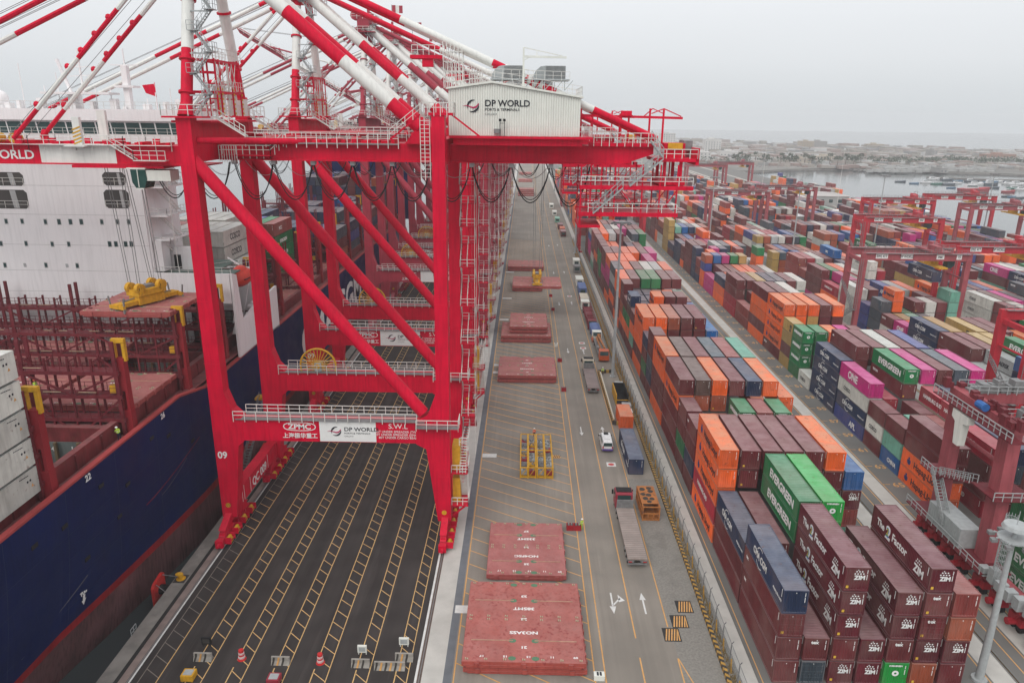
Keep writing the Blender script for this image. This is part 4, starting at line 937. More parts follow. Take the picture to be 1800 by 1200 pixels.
for A, fi, bi, ci, ti, x, y, z, Lc, c, left, front, top, hh in CAND[286:]:
    n0 = len(m.f); m.box(x - CW / 2, x + CW / 2, y, y + Lc, z + .03, z + CH); k = rnd.uniform(.85, 1.15); cols += [tuple(v * k for v in CC[c])] * 6
    if y < 300 and top:   # a rail round the roof edge keeps the far ones from reading as plain blocks
        pass
STK = mat('container_stack_paint', (1, 1, 1), .5, .08, .4, streak=.15, dust_toplight=.50, rust=.4, fade=.12, attr='paint', dust_toplight_col=(.47, .36, .34))  # bulk roofs get the same paler tops: dusty film and painted-in sky light
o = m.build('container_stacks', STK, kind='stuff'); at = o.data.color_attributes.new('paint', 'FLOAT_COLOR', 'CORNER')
buf = []
for q in cols: buf += [*q, 1.0] * 4
at.data.foreach_set('color', buf); tag(o, 'hundreds of farther containers stacked in long rows across the yard', 'container')
# ------------------------------------------------------------------ the ship
HULL = mat('hull_navy', (0.004, 0.012, 0.075), 0.40, 0.15, 0.15, streak=0.25, bump=0.12, bscale=.4, spec=0.10)
BOOT = mat('hull_red', (0.28, 0.010, 0.014), 0.6, 0.2, 0.4, streak=.3)
FOUL = mat('hull_antifouling', (0.13, 0.055, 0.058), 0.8, 0.3, 0.3, streak=.5)
SHR = mat('ship_deck_red', (0.19, 0.030, 0.034), 0.65, 0.25, 0.8, streak=.3, rust=.5, dust_toplight=.2)
SHM = mat('lashing_bridge_maroon', (0.155, 0.020, 0.028), 0.6, 0.2, 0.6, streak=.3, rust=.4)
HCR = mat('hatch_cover_red', (0.39, 0.075, 0.058), 0.7, 0.16, 0.35, streak=.2, dust_toplight=.3, spots=.62, spotcol=(0.22, 0.026, 0.030), spotscale=2.4, rust=.3, rcut=.66)
HCR2 = mat('hatch_cover_pink_red', (0.37, 0.085, 0.078), 0.7, 0.16, 0.35, streak=.2, dust_toplight=.3, spots=.3, spotcol=(0.26, 0.04, 0.045), spotscale=1.7, rust=.3, rcut=.66)
HOLD = mat('hold_grey_green', (0.13, 0.15, 0.145), 0.75, 0.15, 0.4, streak=.3)
SHW = mat('ship_white', (0.84, 0.82, 0.82), 0.5, 0.05, 0.10, streak=0.10)
DKG = mat('deck_green', (0.10, 0.15, 0.13), 0.7, 0.15, 0.4)
LBR = mat('lifeboat_orange_red', (0.62, 0.05, 0.03), 0.45, 0.08)
GRN = mat('fitting_green', (0.10, 0.20, 0.12), 0.7, .1)
ship = thing('container_ship', 'long navy blue container ship with white superstructure moored along the quay', 'ship', (-69, 150, -3.5))
def hull_x(y, z):
    t = max(0, min(1.0, (94 - y) / 34)); k = max(0, (19.4 - z) / 22.9)
    s = 0
    if y > 255: s = ((y - 255) / 45) ** 2 * 14
    return -44.9 - 4.6 * (t ** 1.35) * (k ** 1.5) - s * (1 if y > 255 else 0)
def top_z(y): return 19.4 if y < 88 else (19.4 - 1.7 * min(1, (y - 88) / 8))
ysec = [-18, 0, 15, 30, 40, 48, 55, 62, 70, 80, 88, 92, 96, 104, 116, 140, 200, 255, 270, 285, 298]
def band(name, zs, m, par):
    b = MB(); g = []
    for y in ysec: g.append([(hull_x(y, z if z is not None else top_z(y)), y, z if z is not None else top_z(y)) for z in zs])
    for r0, r1 in zip(g, g[1:]):
        for i in range(len(zs) - 1): b.quad(r0[i], r1[i], r1[i + 1], r0[i + 1])
    for s in (0, -1):
        for i in range(len(zs) - 1): b.quad(g[s][i], g[s][i + 1], (-138 - g[s][i + 1][0], g[s][i + 1][1], g[s][i + 1][2]), (-138 - g[s][i][0], g[s][i][1], g[s][i][2]))
    b2 = MB(); b2.v = b.v[:]; b2.f = b.f[:]; b2.m = b.m[:]
    for r0, r1 in zip(g, g[1:]):
        for i in range(len(zs) - 1):
            q = [(-138 - p[0], p[1], p[2]) for p in (r0[i], r0[i + 1], r1[i + 1], r1[i])]; b2.quad(*q)
    return b2.build(name, m, par, smooth=True)
band('hull', [3.2, 6, 9, 12, 15, 17, None], HULL, ship)
band('boot_top', [2.1, 3.2], BOOT, ship)
band('underwater_hull', [-5, -2, 0.5, 2.1], FOUL, ship)
b = MB()
for y0, y1 in zip(ysec, ysec[1:]):
    a, c = hull_x(y0, 19), hull_x(y1, 19); z0, z1 = top_z(y0), top_z(y1)
    b.add([(a + .05, y0, z0), (c + .05, y1, z1), (c - .55, y1, z1 + .04), (a - .55, y0, z0 + .04), (a + .05, y0, z0 - .25), (c + .05, y1, z1 - .25), (c - .55, y1, z1 - 1.1), (a - .55, y0, z0 - 1.1)], [(0, 1, 2, 3), (4, 5, 1, 0), (2, 6, 7, 3)])
b.build('gunwale', mat('gunwale_red', (0.34, 0.05, 0.05), .6, .15, .5), ship)
b = MB(); b.box(-91, -46.9, -18, 107, 17.9, 18.0); 
def openrect(b, x0, x1, y0, y1, holes, z):
    pass
b = MB()
# side passage, coamings and cross decks round open holds
b.box(-47.2, -45.3, -18, 118, 18.2, 18.35); b.box(-48.2, -47.4, -18, 118, 18.0, 20.2); b.box(-91, -89, -18, 118, 18.2, 20.2)
for y in (33, 48, 63, 78.5, 93, 107): b.box(-89, -48.2, y - 1.6, y + 1.6, 17.8, 19.6)
for y in range(-16, 116, 5): b.box(-47.4, -47.2, y, y + .2, 18.3, 20.0)
b.box(-93, -45.4, 122, 290, 16.6, 17.0); b.box(-48.0, -47.3, 122, 285, 17.0, 19.0)
b.build('deck', SHR, ship)
b = MB(); b.box(-89, -48.2, -18, 107, 1.0, 1.2)
for y in (64.7, 76.8, 94.7, 105.3, 80.2, 91.3):
    b.box(-89, -48.2, y - .05, y + .05, 1.2, 17.8)
b.box(-48.3, -48.2, -18, 107, 1.2, 18.0); hd = b.build('hold', HOLD, ship)
b = MB()
for y in (76.6, 105.1, 91.1):
    for k in range(15): b.box(-87 + k * 2.7, -86.7 + k * 2.7, y - .35, y, 1.2, 17.9)
b.build('cell_guide', mat('cell_guide_rust', (0.16, 0.11, 0.06), .8, .3, 1), ship)
for k, n in enumerate(('18', '16', '14', '12', '10')):
    text(n, (-50.2 - k * 2.7, 76.70, 16.7), .8, WHITE, ship, '-y', .02)
# hull lettering and marks
text('CMA CGM', (-44.86, 214, 6.6), 9.6, WHITE, ship, '-x', .25, 1.25).rotation_euler = (R(90), 0, R(90))
for o in ship.children:
    if o.name.startswith('lettering') and abs(o.location.z - 10.1) < .2: o.location.y = 140 - 150; o.rotation_euler = (R(90), 0, R(90))
b = MB(); y = 65.4
b.add([(hull_x(y, zz_) + .04, yy_, zz_) for yy_, zz_ in ((y - .2, 5.4), (y + .2, 5.4), (y + .2, 4.8), (y + .42, 4.8), (y, 4.1), (y - .42, 4.8), (y - .2, 4.8))], [(0, 1, 2, 6), (3, 4, 5)])
b.build('tug_mark', WHITE, ship)
tg = text('TUG', (hull_x(65, 5.5) + .07, 64.8, 5.5), .55, WHITE, ship, '+x', .03)
for k, (n, y) in enumerate((('18', 50.5), ('22', 66.3), ('26', 82.5))):
    text(n, (-44.80, y, 18.35), 1.0, WHITE, ship, '+x', .02)
b = MB(); sm = mat('hull_seam', (0.012, 0.022, 0.075), .5, .3, .5)
for z in (5.4, 8.3, 11.2, 14.1):
    for y0, y1 in zip(range(-12, 250, 6), range(-6, 256, 6)): b.quad((hull_x(y0, z) + .025, y0, z), (hull_x(y1, z) + .025, y1, z), (hull_x(y1, z) + .025, y1, z + .05), (hull_x(y0, z) + .025, y0, z + .05))
for y in range(0, 250, 9):
    for z in range(4, 19, 3): b.quad((hull_x(y, z) + .026, y, z), (hull_x(y + .07, z) + .026, y + .07, z), (hull_x(y + .07, min(19, z + 3)) + .026, y + .07, min(19, z + 3)), (hull_x(y, min(19, z + 3)) + .026, y, min(19, z + 3)))
b.build('plate_seam', sm, ship)['kind'] = 'stuff'
for (ya_, za_), (yb_, zb_), m_ in (((77.5, 9.2), (92, 11.6), BOOT), ((81, 8.6), (88, 10.4), mat('scrape_grey', (.12, .12, .14), .7)), ((56, 5.0), (66, 7.4), mat('scrape_grey', (.12, .12, .14), .7))):
    b = MB(); n_ = 8
    for i in range(n_):
        a_, c_ = i / n_, (i + 1) / n_; y0, z0_, y1, z1_ = ya_ + (yb_ - ya_) * a_, za_ + (zb_ - za_) * a_ ** 1.4, ya_ + (yb_ - ya_) * c_, za_ + (zb_ - za_) * c_ ** 1.4
        b.quad((hull_x(y0, z0_) + .03, y0, z0_), (hull_x(y1, z1_) + .03, y1, z1_), (hull_x(y1, z1_) + .03, y1, z1_ + .09), (hull_x(y0, z0_) + .03, y0, z0_ + .09))
    b.build('paint_scrape', m_, ship)
b = MB()
for y, z in ((58, 16.2), (62.5, 15.5), (69, 16.5), (74, 14), (80, 17), (84, 15.5), (90, 12.0), (72, 11), (66, 9.5)): b.box(hull_x(y, z) + .0, hull_x(y, z) + .06, y - .45, y + .45, z - .22, z + .22)
b.build('hull_port', BLACK, ship)
# lashing bridges
def lashing(Y, x1=-46.4, x0=-92, z0=18.2, H=11.2, cap=True, step=2.72):
    m = MB(); lv = [z0 + 2.2, z0 + 5.1, z0 + 8.0, z0 + H - .4]
    for i, z in enumerate(lv[:3]):
        m.box(x0, x1, Y - .9, Y - .6, z - .35, z); m.box(x0, x1, Y + .6, Y + .9, z - .35, z); m.box(x0, x1, Y - .9, Y + .9, z, z + .06)
    n = int((x1 - x0) / step)
    for i in range(n + 1):
        x = x1 - .4 - i * step; w_ = .42 if i % 4 == 0 else .2
        for y in (Y - .75, Y + .75): m.bar((x, y, z0), (x, y, z0 + H + (.5 if i % 4 == 0 else -1.6)), w_, .25)
        m.bar((x, Y - .75, lv[2] + 1.2), (x, Y + .75, lv[2] + 1.2), .12)
    for i in range(0, n - 3, 4):
        xa, xb = x1 - .4 - i * step, x1 - .4 - (i + 4) * step; mid = (xa + xb) / 2
        for a, c in ((lv[0] - 2.2, lv[0] + 2.4), (lv[1], lv[2] - .3)): m.bar((xa, Y - .75, c), (mid, Y - .75, a), .22); m.bar((xb, Y - .75, c), (mid, Y - .75, a), .22)
    o = m.build('lashing_bridge', SHM, ship)
    m = MB(); 
    for z in lv[:3]: m.rail([(x0, Y - .95, z), (x1, Y - .95, z)], 1.05, 1.36, .045); m.rail([(x0, Y + .95, z), (x1, Y + .95, z)], 1.05, 1.36, .045)
    m.build('walkway_railing', SHM, o)
    m = MB()
    for k in range(22):
        x = x1 - 1 - rnd.random() * (x1 - x0 - 3); z = rnd.choice(lv[:3]); m.bar((x, Y - 1.0, z + .5), (x - 2.1, Y - 1.0, z + .5), .05)
    m.build('lashing_rod', mat('lashing_rod_cream', (0.5, 0.43, 0.28), .6), o)
    m = MB(); m.box(x1 - .55, x1 + .55, Y - .5, Y + .5, z0, z0 + 3.2); m.box(x1 - .5, x1 - .18, Y - .45, Y + .45, z0 + 3.2, z0 + 5.6); m.box(x1 + .18, x1 + .5, Y - .45, Y + .45, z0 + 3.2, z0 + 5.6); m.box(x1 - .5, x1 + .5, Y - .45, Y + .45, z0 + 5.6, z0 + H - 1.6)
    p = m.build('end_post', mat('post_red', (0.26, 0.018, 0.025), .5, .1, .5), o)
    if cap:
        m = MB(); zz = z0 + H - 1.6; m.box(x1 - .75, x1 - .4, Y - .25, Y + .25, zz - .4, zz + 1.85); m.box(x1 + .4, x1 + .75, Y - .25, Y + .25, zz - .4, zz + 1.85); m.box(x1 - .75, x1 + .75, Y - .25, Y + .25, zz + 1.8, zz + 2.3); m.box(x1 - .4, x1 + .4, Y - .2, Y + .2, zz - .35, zz - .1)
        m.box(x1 - 1.5, x1 - .8, Y - .6, Y + .2, lv[1] + .3, lv[1] + 1.2); m.build('post_cap', YEL, o)
    return o
for Y in (33, 48, 63.2, 78.6, 93.4, 106.6): lashing(Y)
for Y in (122.5, 137, 151.5, 166, 180.5, 195, 209.5, 224, 238.5, 253, 268): lashing(Y, -47.5, -90.5, 17, 13.5 if Y < 190 else 15, True, 2.72 if Y < 200 else 5.4)
# accommodation block
YA = 109.0
b = MB(); b.box(-91, -57.2, YA, 120, 17, 53.0); b.box(-56.9 - .3, -56.9, YA + .2, 119, 17, 47)
acc = b.build('accommodation_block', SHW, ship)
b = MB()
for z in (24.8, 28.0, 31.3, 35.3, 39.9, 44.2, 47.9): b.box(-91, -57.2, YA - .015, YA + .01, z, z + .05)
b.build('deck_seam', mat('seam_grey', (0.48, 0.47, 0.46), .6), acc)
b = MB()
for x, z in ((-80.6, 40.7), (-61.8, 47.0), (-61.5, 42.6), (-80.8, 46.6)):
    w_, h = (1.9, 1.45) if z > 44 else (2.05, 1.75)
    b.prism([(x - w_, z - h + .5), (x - w_ + .5, z - h), (x + w_ - .5, z - h), (x + w_, z - h + .5), (x + w_, z + h - .6), (x + w_ - .6, z + h), (x - w_ + .6, z + h), (x - w_, z + h - .6)], 'y', YA - .03, YA + .01)
for x in (-78.8, -61.5):
    for z, h in ((46.9, 1.45), (42.6, 1.75)): pass
b = MB()
def opening(b, xa, xb, za, zb, r=.6):
    b.prism([(xa, za + r), (xa + r, za), (xb - r, za), (xb, za + r), (xb, zb - r), (xb - r, zb), (xa + r, zb), (xa, zb - r)], 'y', YA - .02, YA + .01)
for px0, px1, py0, py1 in ((-30, 39, 303, 326), (-30, 46, 334, 366), (182, 219, 303, 326), (186, 225, 334, 366)):
    def A(px, py):
        d = FWD * F_PX + RT * (px - 900) - UP * (py - 600); t = (YA - CAM.y) / d.y; return CAM + d * t
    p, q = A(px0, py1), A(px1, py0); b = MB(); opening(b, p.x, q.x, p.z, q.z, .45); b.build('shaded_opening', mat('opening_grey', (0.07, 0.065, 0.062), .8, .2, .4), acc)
    b = MB(); w_ = q.x - p.x; b.prism([(q.x - w_ * .32, p.z + .1), (q.x - w_ * .2, p.z + .1), (q.x - w_ * .24, q.z - .1), (q.x - w_ * .36, q.z - .1)], 'y', YA - .035, YA - .02); b.build('bulkhead', mat('blind_grey', (.4, .4, .4), .6), acc)
b = MB()
for px0, px1, py0, py1 in ((-30, 39, 303, 326), (-30, 46, 334, 366), (182, 219, 303, 326), (186, 225, 334, 366)):
    p, q = A(px0, py1), A(px1, py0); b.rail([(p.x + .1, YA - .06, p.z + .1), (q.x - .1, YA - .06, p.z + .1)], 1.05, 1.6, .06)
b.build('walkway_railing', RAILW, acc)
b = MB()
def port(px, py, w_=.42, h=.62):
    p = A(px, py); b.prism([(p.x - w_ / 2, p.z - h / 2 + .1), (p.x - w_ / 2 + .1, p.z - h / 2), (p.x + w_ / 2, p.z - h / 2 + .05), (p.x + w_ / 2, p.z + h / 2 - .1), (p.x + w_ / 2 - .1, p.z + h / 2), (p.x - w_ / 2, p.z + h / 2)], 'y', YA - .03, YA + .01)
for px, py, w_ in ((11, 389, .42), (39, 389, .42), (80, 390, .42), (104, 390, .5), (124, 390, .5), (143, 390, .5), (179, 390, .42), (207, 390, .42), (226, 390, .42), (2, 428, .42), (46, 428, .42), (92, 429, .42), (121, 429, .42), (193, 429, .5), (204, 429, .5), (221, 429, .5), (231, 429, .5), (9, 466, .42), (81, 466, .42), (136, 467, .42)):
    p_ = A(px, py); b = MB(); b.box(p_.x - w_ / 2 - .07, p_.x + w_ / 2 + .07, YA - .018, YA + .01, p_.z - .46, p_.z + .46); b.build('window_frame', mat('frame_grey', (.5, .5, .49), .6), acc)
    b = MB(); port(px, py, w_, .68 if w_ < .5 else .8); b.build('window', GLASS, acc)
for px, py in ((44, 466), (118, 467)):
    b = MB(); port(px, py, .42, .62); b.build('closed_window', mat('blind_grey', (.4, .4, .4), .6), acc)
# bridge deck
b = MB(); b.box(-92, -48.5, 108.4, 117, 53.6, 55.2); b.box(-92, -48.5, 107.6, 117, 50.4, 51.6); b.box(-91.5, -49.0, 108.9, 116.5, 51.6, 53.6); b.box(-57, -48.6, 108.4, 117, 49.8, 50.5)
br = b.build('bridge', SHW, ship)
b = MB(); x = -90.6; k = 0
while x < -49.6:
    b = MB(); b.prism([(x, 51.75), (x + 1.95, 51.75), (x + 1.72, 53.35), (x - .18, 53.35)], 'y', 108.8, 108.9); b.build('bridge_window', GLASS, br); x += 2.18; k += 1
b = MB(); b.rail([(-91, 107.6, 51.6), (-48.5, 107.6, 51.6)], 1.0, 1.5, .05); b.rail([(-91, 108.5, 55.2), (-48.6, 108.5, 55.2)], 1.0, 1.5, .05); b.build('walkway_railing', RAILW, br)
b = MB(); b.box(-67.5, -66.0, 111.4, 112.6, 55.2, 57.3); b.box(-70, -60, 109, 112, 57.2, 57.5); mm_ = b.build('signal_platform', SHW, ship)
b = MB(); b.ball((-77.9, 112, 56.6), 1.0, 1.0, 1.1, 12, 8); q = b.build('satellite_dome', SHW, mm_, smooth=True)
b = MB(); b.tube((-77.9, 112, 55.2), (-77.9, 112, 55.9), .5, 8); b.build('dome_pedestal', SHW, mm_)
b = MB(); b.box(-58.6, -57.8, 110.5, 111.4, 55.2, 61.2); b.box(-59.6, -56.8, 110, 112, 58.2, 58.5); b.bar((-58.2, 111, 61), (-58.2, 111, 63.5), .15); b.bar((-60.2, 110.9, 61.3), (-56.2, 110.9, 61.3), .14); b.build('radar_mast', SHW, ship)
for p, q, w_ in (((-64.8, 111, 57.5), (-64.8, 111, 63.5), .2), ((-66.6, 111, 57.5), (-68, 111, 62.0), .35), ((-67, 111, 61), (-62.8, 111, 61), .12), ((-66.5, 111, 59.7), (-63, 111, 59.9), .12)): b = MB(); b.bar(p, q, w_); b.build('signal_yard', SHW, mm_)
for x, h in ((-73.8, 6.2), (-70.5, 3.2), (-52.0, 3.0), (-54.2, 2.4), (-49.9, 2.2), (-63, 3), (-60.8, 2.8), (-68.5, 5.0), (-55.5, 1.6), (-51.0, 1.6)): b = MB(); b.bar((x, 111, 55.2), (x, 111, 55.2 + h), .09); b.build('whip_antenna', SHW, ship)
for k in range(16): x = -90 + k * 2.6 + (k % 3) * .4; b = MB(); b.box(x, x + .5 + (k % 2) * .4, 110, 111, 55.2, 55.6 + (k % 4) * .35); b.build('deck_locker', SHW, mm_)
b = MB(); b.add([(-55.6, 111, 57.5), (-54.1, 111.1, 57.0), (-54.3, 111.1, 58.8), (-56.0, 111, 58.6)], [(0, 1, 2, 3), (3, 2, 1, 0)]); b.bar((-54.2, 111.1, 55.2), (-54.2, 111.1, 59), .06); b.build('signal_flag', RED, ship)
# wing structure: side stairs, green deck, bulwark, lifeboat
b = MB()
b.box(-56.8, -55.6, 109.6, 112, 31.3, 36); b.box(-56.9, -51.2, 112.5, 113.5, 31.0, 34.6); b.box(-51.4, -51.2, 110.3, 116, 31.0, 34.6); b.build('deck_house', SHW, acc)
for z in (36.0, 39.6, 43.9, 47.9): b = MB(); b.box(-56.9, -52.4 if z > 46 else -54.2, 110, 117, z, z + .25); b.build('side_deck', SHW, acc)
b = MB(); b.box(-55.2, -54.2, 112.3, 112.5, 31.2, 33.4); b.build('door', BLACK, acc)
b = MB()
for z in (35.4, 39.8, 44.1, 48.1): b.rail([(-54.3, 110, z), (-54.3, 117, z)], 1.1, 1.2, .06); b.rail([(-56.9, 110, z), (-54.3, 110, z)], 1.1, 1.2, .06); b.stairs((-56, 111, z), (-54.8, 115, z - 4), .7, 'x')
b.bar((-53.8, 110.5, 28), (-53.9, 110.5, 48), .08); b.rail([(-57, 109.2, 31.0), (-45.2, 109.2, 31.0)], 1.1, 1.3, .06); b.rail([(-51.2, 117, 30.0), (-45, 124, 30.0)], 1.1, 1.2, .06); b.build('walkway_railing', RAILW, acc)
b = MB(); b.box(-57, -45.2, 109.21, 113.2, 30.8, 31.0); b.box(-57, -48.6, 113.2, 121, 30.8, 31.0); b.build('green_deck', DKG, acc)
b = MB(); b.box(-57, -45.3, 108.8, 109.2, 26.5, 31.2); b.box(-57, -56.7, 108.9, 110, 17, 28); b.prism([(108.8, 17.6), (118, 17.6), (128, 17.4), (128, 25.0), (118, 24.4), (111.6, 23.2), (110.5, 30.8), (108.8, 31.3)], 'x', -45.2, -44.85); b.box(-57, -45.2, 121.5, 121.9, 22, 29.6); b.box(-46, -45.2, 120.9, 122, 17, 29.6); b.box(-56, -45.2, 121, 122, 29.2, 29.7)
b.build('bulwark', SHW, ship)
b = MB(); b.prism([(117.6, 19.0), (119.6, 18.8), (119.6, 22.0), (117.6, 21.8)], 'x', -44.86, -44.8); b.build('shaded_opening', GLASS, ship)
b = MB(); c = Vector((-46.3, 115.9, 29.2)); b.ball(c, 1.55, 3.5, 1.5, 16, 10); b.ball(c + Vector((0, -.4, .8)), 1.0, 2.4, 1.2, 12, 8); lb = b.build('lifeboat', LBR, ship, smooth=True)
b = MB(); b.box(c.x + 1.2, c.x + 1.58, c.y - 2.0, c.y + 2.0, c.z - .06, c.z + .05); b.build('rubbing_strake', DARKP, lb)
b = MB(); b.bar((-47.4, 113.6, 22), (-46, 113.6, 28), .2); b.bar((-47.4, 118, 22), (-46, 118, 28), .2); b.bar((-48.2, 115.9, 32.4), (-46.4, 115.9, 31.2), .2)
for i in range(2):
    b.prism([(-47.2, 20.5), (-45.6, 20.5), (-45.6, 22.2), (-46.6, 22.4)], 'y', 112.2 + 2.4 * i, 113.4 + 2.4 * i)
for i in range(3): b.tube((-46.8, 119 + i * 1.5, 23.3 + i * .2), (-45.5, 119 + i * 1.5, 23.3 + i * .2), .5, 10)
b.build('davit', SHW, ship)
# navy funnel casing far aft
b = MB(); b.box(-80, -43.5, 276, 291, 17, 49.8); cs = b.build('funnel_casing', HULL, ship)
b = MB()
for x, h in ((-68.5, 1.8), (-66, 2.0), (-62.5, 3.6), (-60.8, 4.2), (-59, 3.6), (-57.5, 2.6)): b.tube((x, 283, 49.8), (x, 283, 49.8 + h), .7, 8)
b.build('exhaust_pipe', BLACK, cs)
# containers carried on deck, each lifted off on its own
SG = 'containers stacked on the deck of the ship'
zz = [19.6 + 2.92 * k for k in range(5)]
for k, z in enumerate(zz):
    container(-47.9, 50.2, z, 12.19, 'w', 'off-white refrigerated container %s on the ship at the left edge' % ('topmost in its stack', 'second from the top', 'third from the top', 'fourth from the top', 'lowest visible')[4 - k], kind='reefer', group=SG)
    for nm in ('side_panel',): pass
tdet = [o for o in bpy.data.objects if o.get('group') == SG]
for t in tdet:
    b = MB(); x, y, z = t.location; X = x + CW / 2 + .01
    for k in range(6): b.box(X - .01, X + .012, y + 9.6 + k * .22, y + 9.75 + k * .22, z + 2.3 - k * .015, z + 2.38 - k * .015)
    b.box(X - .01, X + .012, y + 10.5, y + 10.7, z + 1.6, z + 1.8); b.box(X - .01, X + .012, y + 10.9, y + 11.1, z + 1.6, z + 1.8); b.build('code_marking', DARKP, t)
    b = MB(); b.prism([(y + 11.0, z + 1.0), (y + 11.35, z + 1.0), (y + 11.17, z + 1.3)], 'x', X - .01, X + .012); b.build('hazard_sticker', YLO, t)
b = MB()
deckc = [(-50.6, 124, 4, 'wwww'), (-53.2, 124, 6, 'wwwwww'), (-55.8, 124, 6, 'wwwwww'), (-58.4, 124, 6, 'wwwwww'), (-61, 124, 6, 'wwwwww'), (-63.6, 124, 6, 'wwwwwR'),
  (-66.2, 138.2, 6, 'mmkwww'), (-63.6, 138.2, 6, 'mmkwww'), (-61, 138.2, 6, 'mmwwww'), (-58.4, 138.2, 6, 'mmwwww'),
  (-62, 152.8, 5, 'mmkna'), (-59.4, 152.8, 5, 'mmmna'), (-56.8, 152.8, 5, 'mggmg'), (-54.2, 152.8, 5, 'mgggR'), (-67, 167.2, 5, 'mmmkk'), (-64.4, 167.2, 5, 'mmxkk'), (-61.8, 167.2, 5, 'mmxnn'), (-59.2, 167.2, 4, 'mxxx'), (-56.4, 167.2, 4, 'mxxn'), (-53.8, 167.2, 4, 'mmmn')]
lab_of = {'w': 'white refrigerated', 'R': 'brick red', 'm': 'maroon', 'k': 'slate grey', 'g': 'green', 'n': 'navy blue', 'a': 'cobalt blue', 'x': 'rusty orange'}
done = set()
for x, y, n, s in deckc:
    for i, c in enumerate(s):
        if i < len(s) - 2 and c in 'mkx': continue
        L_ = '%s container on the ship deck behind the white superstructure, %s tier, %s row, %s' % (lab_of[c], ORD[i], {124: 'nearest', 138.2: 'second', 152.8: 'third', 167.2: 'fourth'}[y], '%s from quay' % ORD[int(round((-50 - x) / 2.6))])
        L_ = '%s container aft of the superstructure, tier %s, %s row, %s stack from quay' % (lab_of[c], ('one', 'two', 'three', 'four', 'five', 'six')[i], {124: 'nearest', 138.2: 'second', 152.8: 'third', 167.2: 'fourth'}[y], ORD[int(round((-50 - x) / 2.6))])
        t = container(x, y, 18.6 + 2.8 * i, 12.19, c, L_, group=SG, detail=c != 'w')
        if c in 'gnaR': lett({'g': 'EVERGREEN', 'n': 'CMA CGM', 'a': 'CMA CGM', 'R': 'MCC'}[c], 1.0, WHITE, t, (CW / 2 + .008, 3.2, 1.0), (R(90), 0, R(90)), .04, .9)
        if c == 'w' and y == 124: lett('COSCO', 1.5, DARKP, t, (CW / 2 + .008, 3.0, .8), (R(90), 0, R(90)), .03, .9) if x == -53.2 else None
b = MB(); cl = []
for Y in (181.8, 196.4, 211, 225.5, 240, 254.5):
    for i in range(16):
        h = (0 if i < 10 else 3) if Y < 190 else (rnd.randint(0, 1) if i < 9 else rnd.randint(3, 4)) if Y < 230 else (rnd.randint(1, 2) if i < 6 else rnd.randint(5, 6))
        for k in range(h):
            x = -89 + i * 2.6; b.box(x, x + CW, Y, Y + 12.1, 18.4 + k * 2.8, 18.4 + k * 2.8 + 2.65); q = CC[rnd.choice('nnnnnnkkkaaxmbnm')]; cl += [q] * 6
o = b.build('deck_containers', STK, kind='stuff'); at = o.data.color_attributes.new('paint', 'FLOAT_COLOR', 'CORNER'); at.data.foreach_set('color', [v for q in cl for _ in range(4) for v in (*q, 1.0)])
tag(o, 'mass of containers piled high on the far end of the ship', 'container')

# ------------------------------------------------------------------ hatch covers
def hatch(cx, y0, z, wx, ly, label, m=HCR, texts=(), h=.76, fit=True, group='steel hatch covers landed on the quay'):
    t = thing('hatch_cover', label, 'hatch cover', (cx, y0, z), group); x0, x1 = cx - wx / 2, cx + wx / 2
    b = MB(); b.prism([(x0 + .5, z + .02), (x1 - .5, z + .02), (x1 - .45, z + .12), (x1, z + .2), (x1, z + h - .04), (x1 - .05, z + h), (x0 + .05, z + h), (x0, z + h - .04), (x0, z + .2), (x0 + .45, z + .12)], 'y', y0, y0 + ly); b.build('plate', m, t)
    b = MB()
    for yy in (y0 + ly * .24, y0 + ly * .74):
        for s in (-1, 1): b = MB(); b.box(cx + s * wx * .09 if s > 0 else x0 + wx * .06, x1 - wx * .06 if s > 0 else cx - wx * .09, yy - .05, yy + .05, z + h, z + h + .07); b.build('stiffener_bar', mat('worn_edge', (0.42, 0.25, 0.18), .7, .2, 2), t)
    b = MB()
    for k in range(7):
        for yy in (y0 + .35, y0 + ly * .49, y0 + ly * .51 + .3, y0 + ly - .35):
            x = x0 + .5 + k * (wx - 1) / 6
            b.box(x - .16, x - .04, yy - .08, yy + .08, z + h, z + h + .14); b.box(x + .04, x + .16, yy - .08, yy + .08, z + h, z + h + .1)
    b.build('twistlock_socket', mat('socket_cream', (.42, .36, .25), .7), t)
    b = MB()
    for s in (-1, 1):
        for f in (.02, .24, .74, .96): b.prism([(cx + s * wx * .095 + .42 * math.cos(R(a)), y0 + ly * f + .32 * math.sin(R(a)) + (.3 if f < .1 else 0)) for a in range(0, 360, 45)], 'z', z + h, z + h + .012)
    b.build('painted_disc', GRN, t)
    for k in range(3): b = MB(); b.box(x0 + wx * (.1 + .38 * k), x0 + wx * (.1 + .38 * k) + .5, y0 - .12, y0, z + .1, z + h - .12); b.build('side_stopper', m, t)
    for k in range(5): b = MB(); b.box(x1, x1 + .12, y0 + ly * (.1 + .18 * k), y0 + ly * (.1 + .18 * k) + .4, z + .14, z + h - .08); b.build('side_stopper', m, t)
    b = MB(); b.box(x0 + .2, x1 - .2, y0 - .05, y0, z + .28, z + .34); b.build('edge_rib', m, t)
    for s, f, sz in texts:
        text(s, (cx, y0 + ly * f + sz * .35, z + h + .006), sz, WHITE, t, 'top180', .02, 1.35, 'CENTER', depth=.002)
    for k, n in enumerate(('17', '15', '13', '11', '09')): text(n, (x0 + wx * (.16 + .19 * k), y0 + .95, z + h + .006), .38, WHITE, t, 'top180', .01, 1.3, 'CENTER', depth=.002)
    return t
T1 = (('21', .165, .5), ('NO3ASS', .335, .62), ('22', .5, .5), ('385MT', .635, .62), ('23', .80, .5))
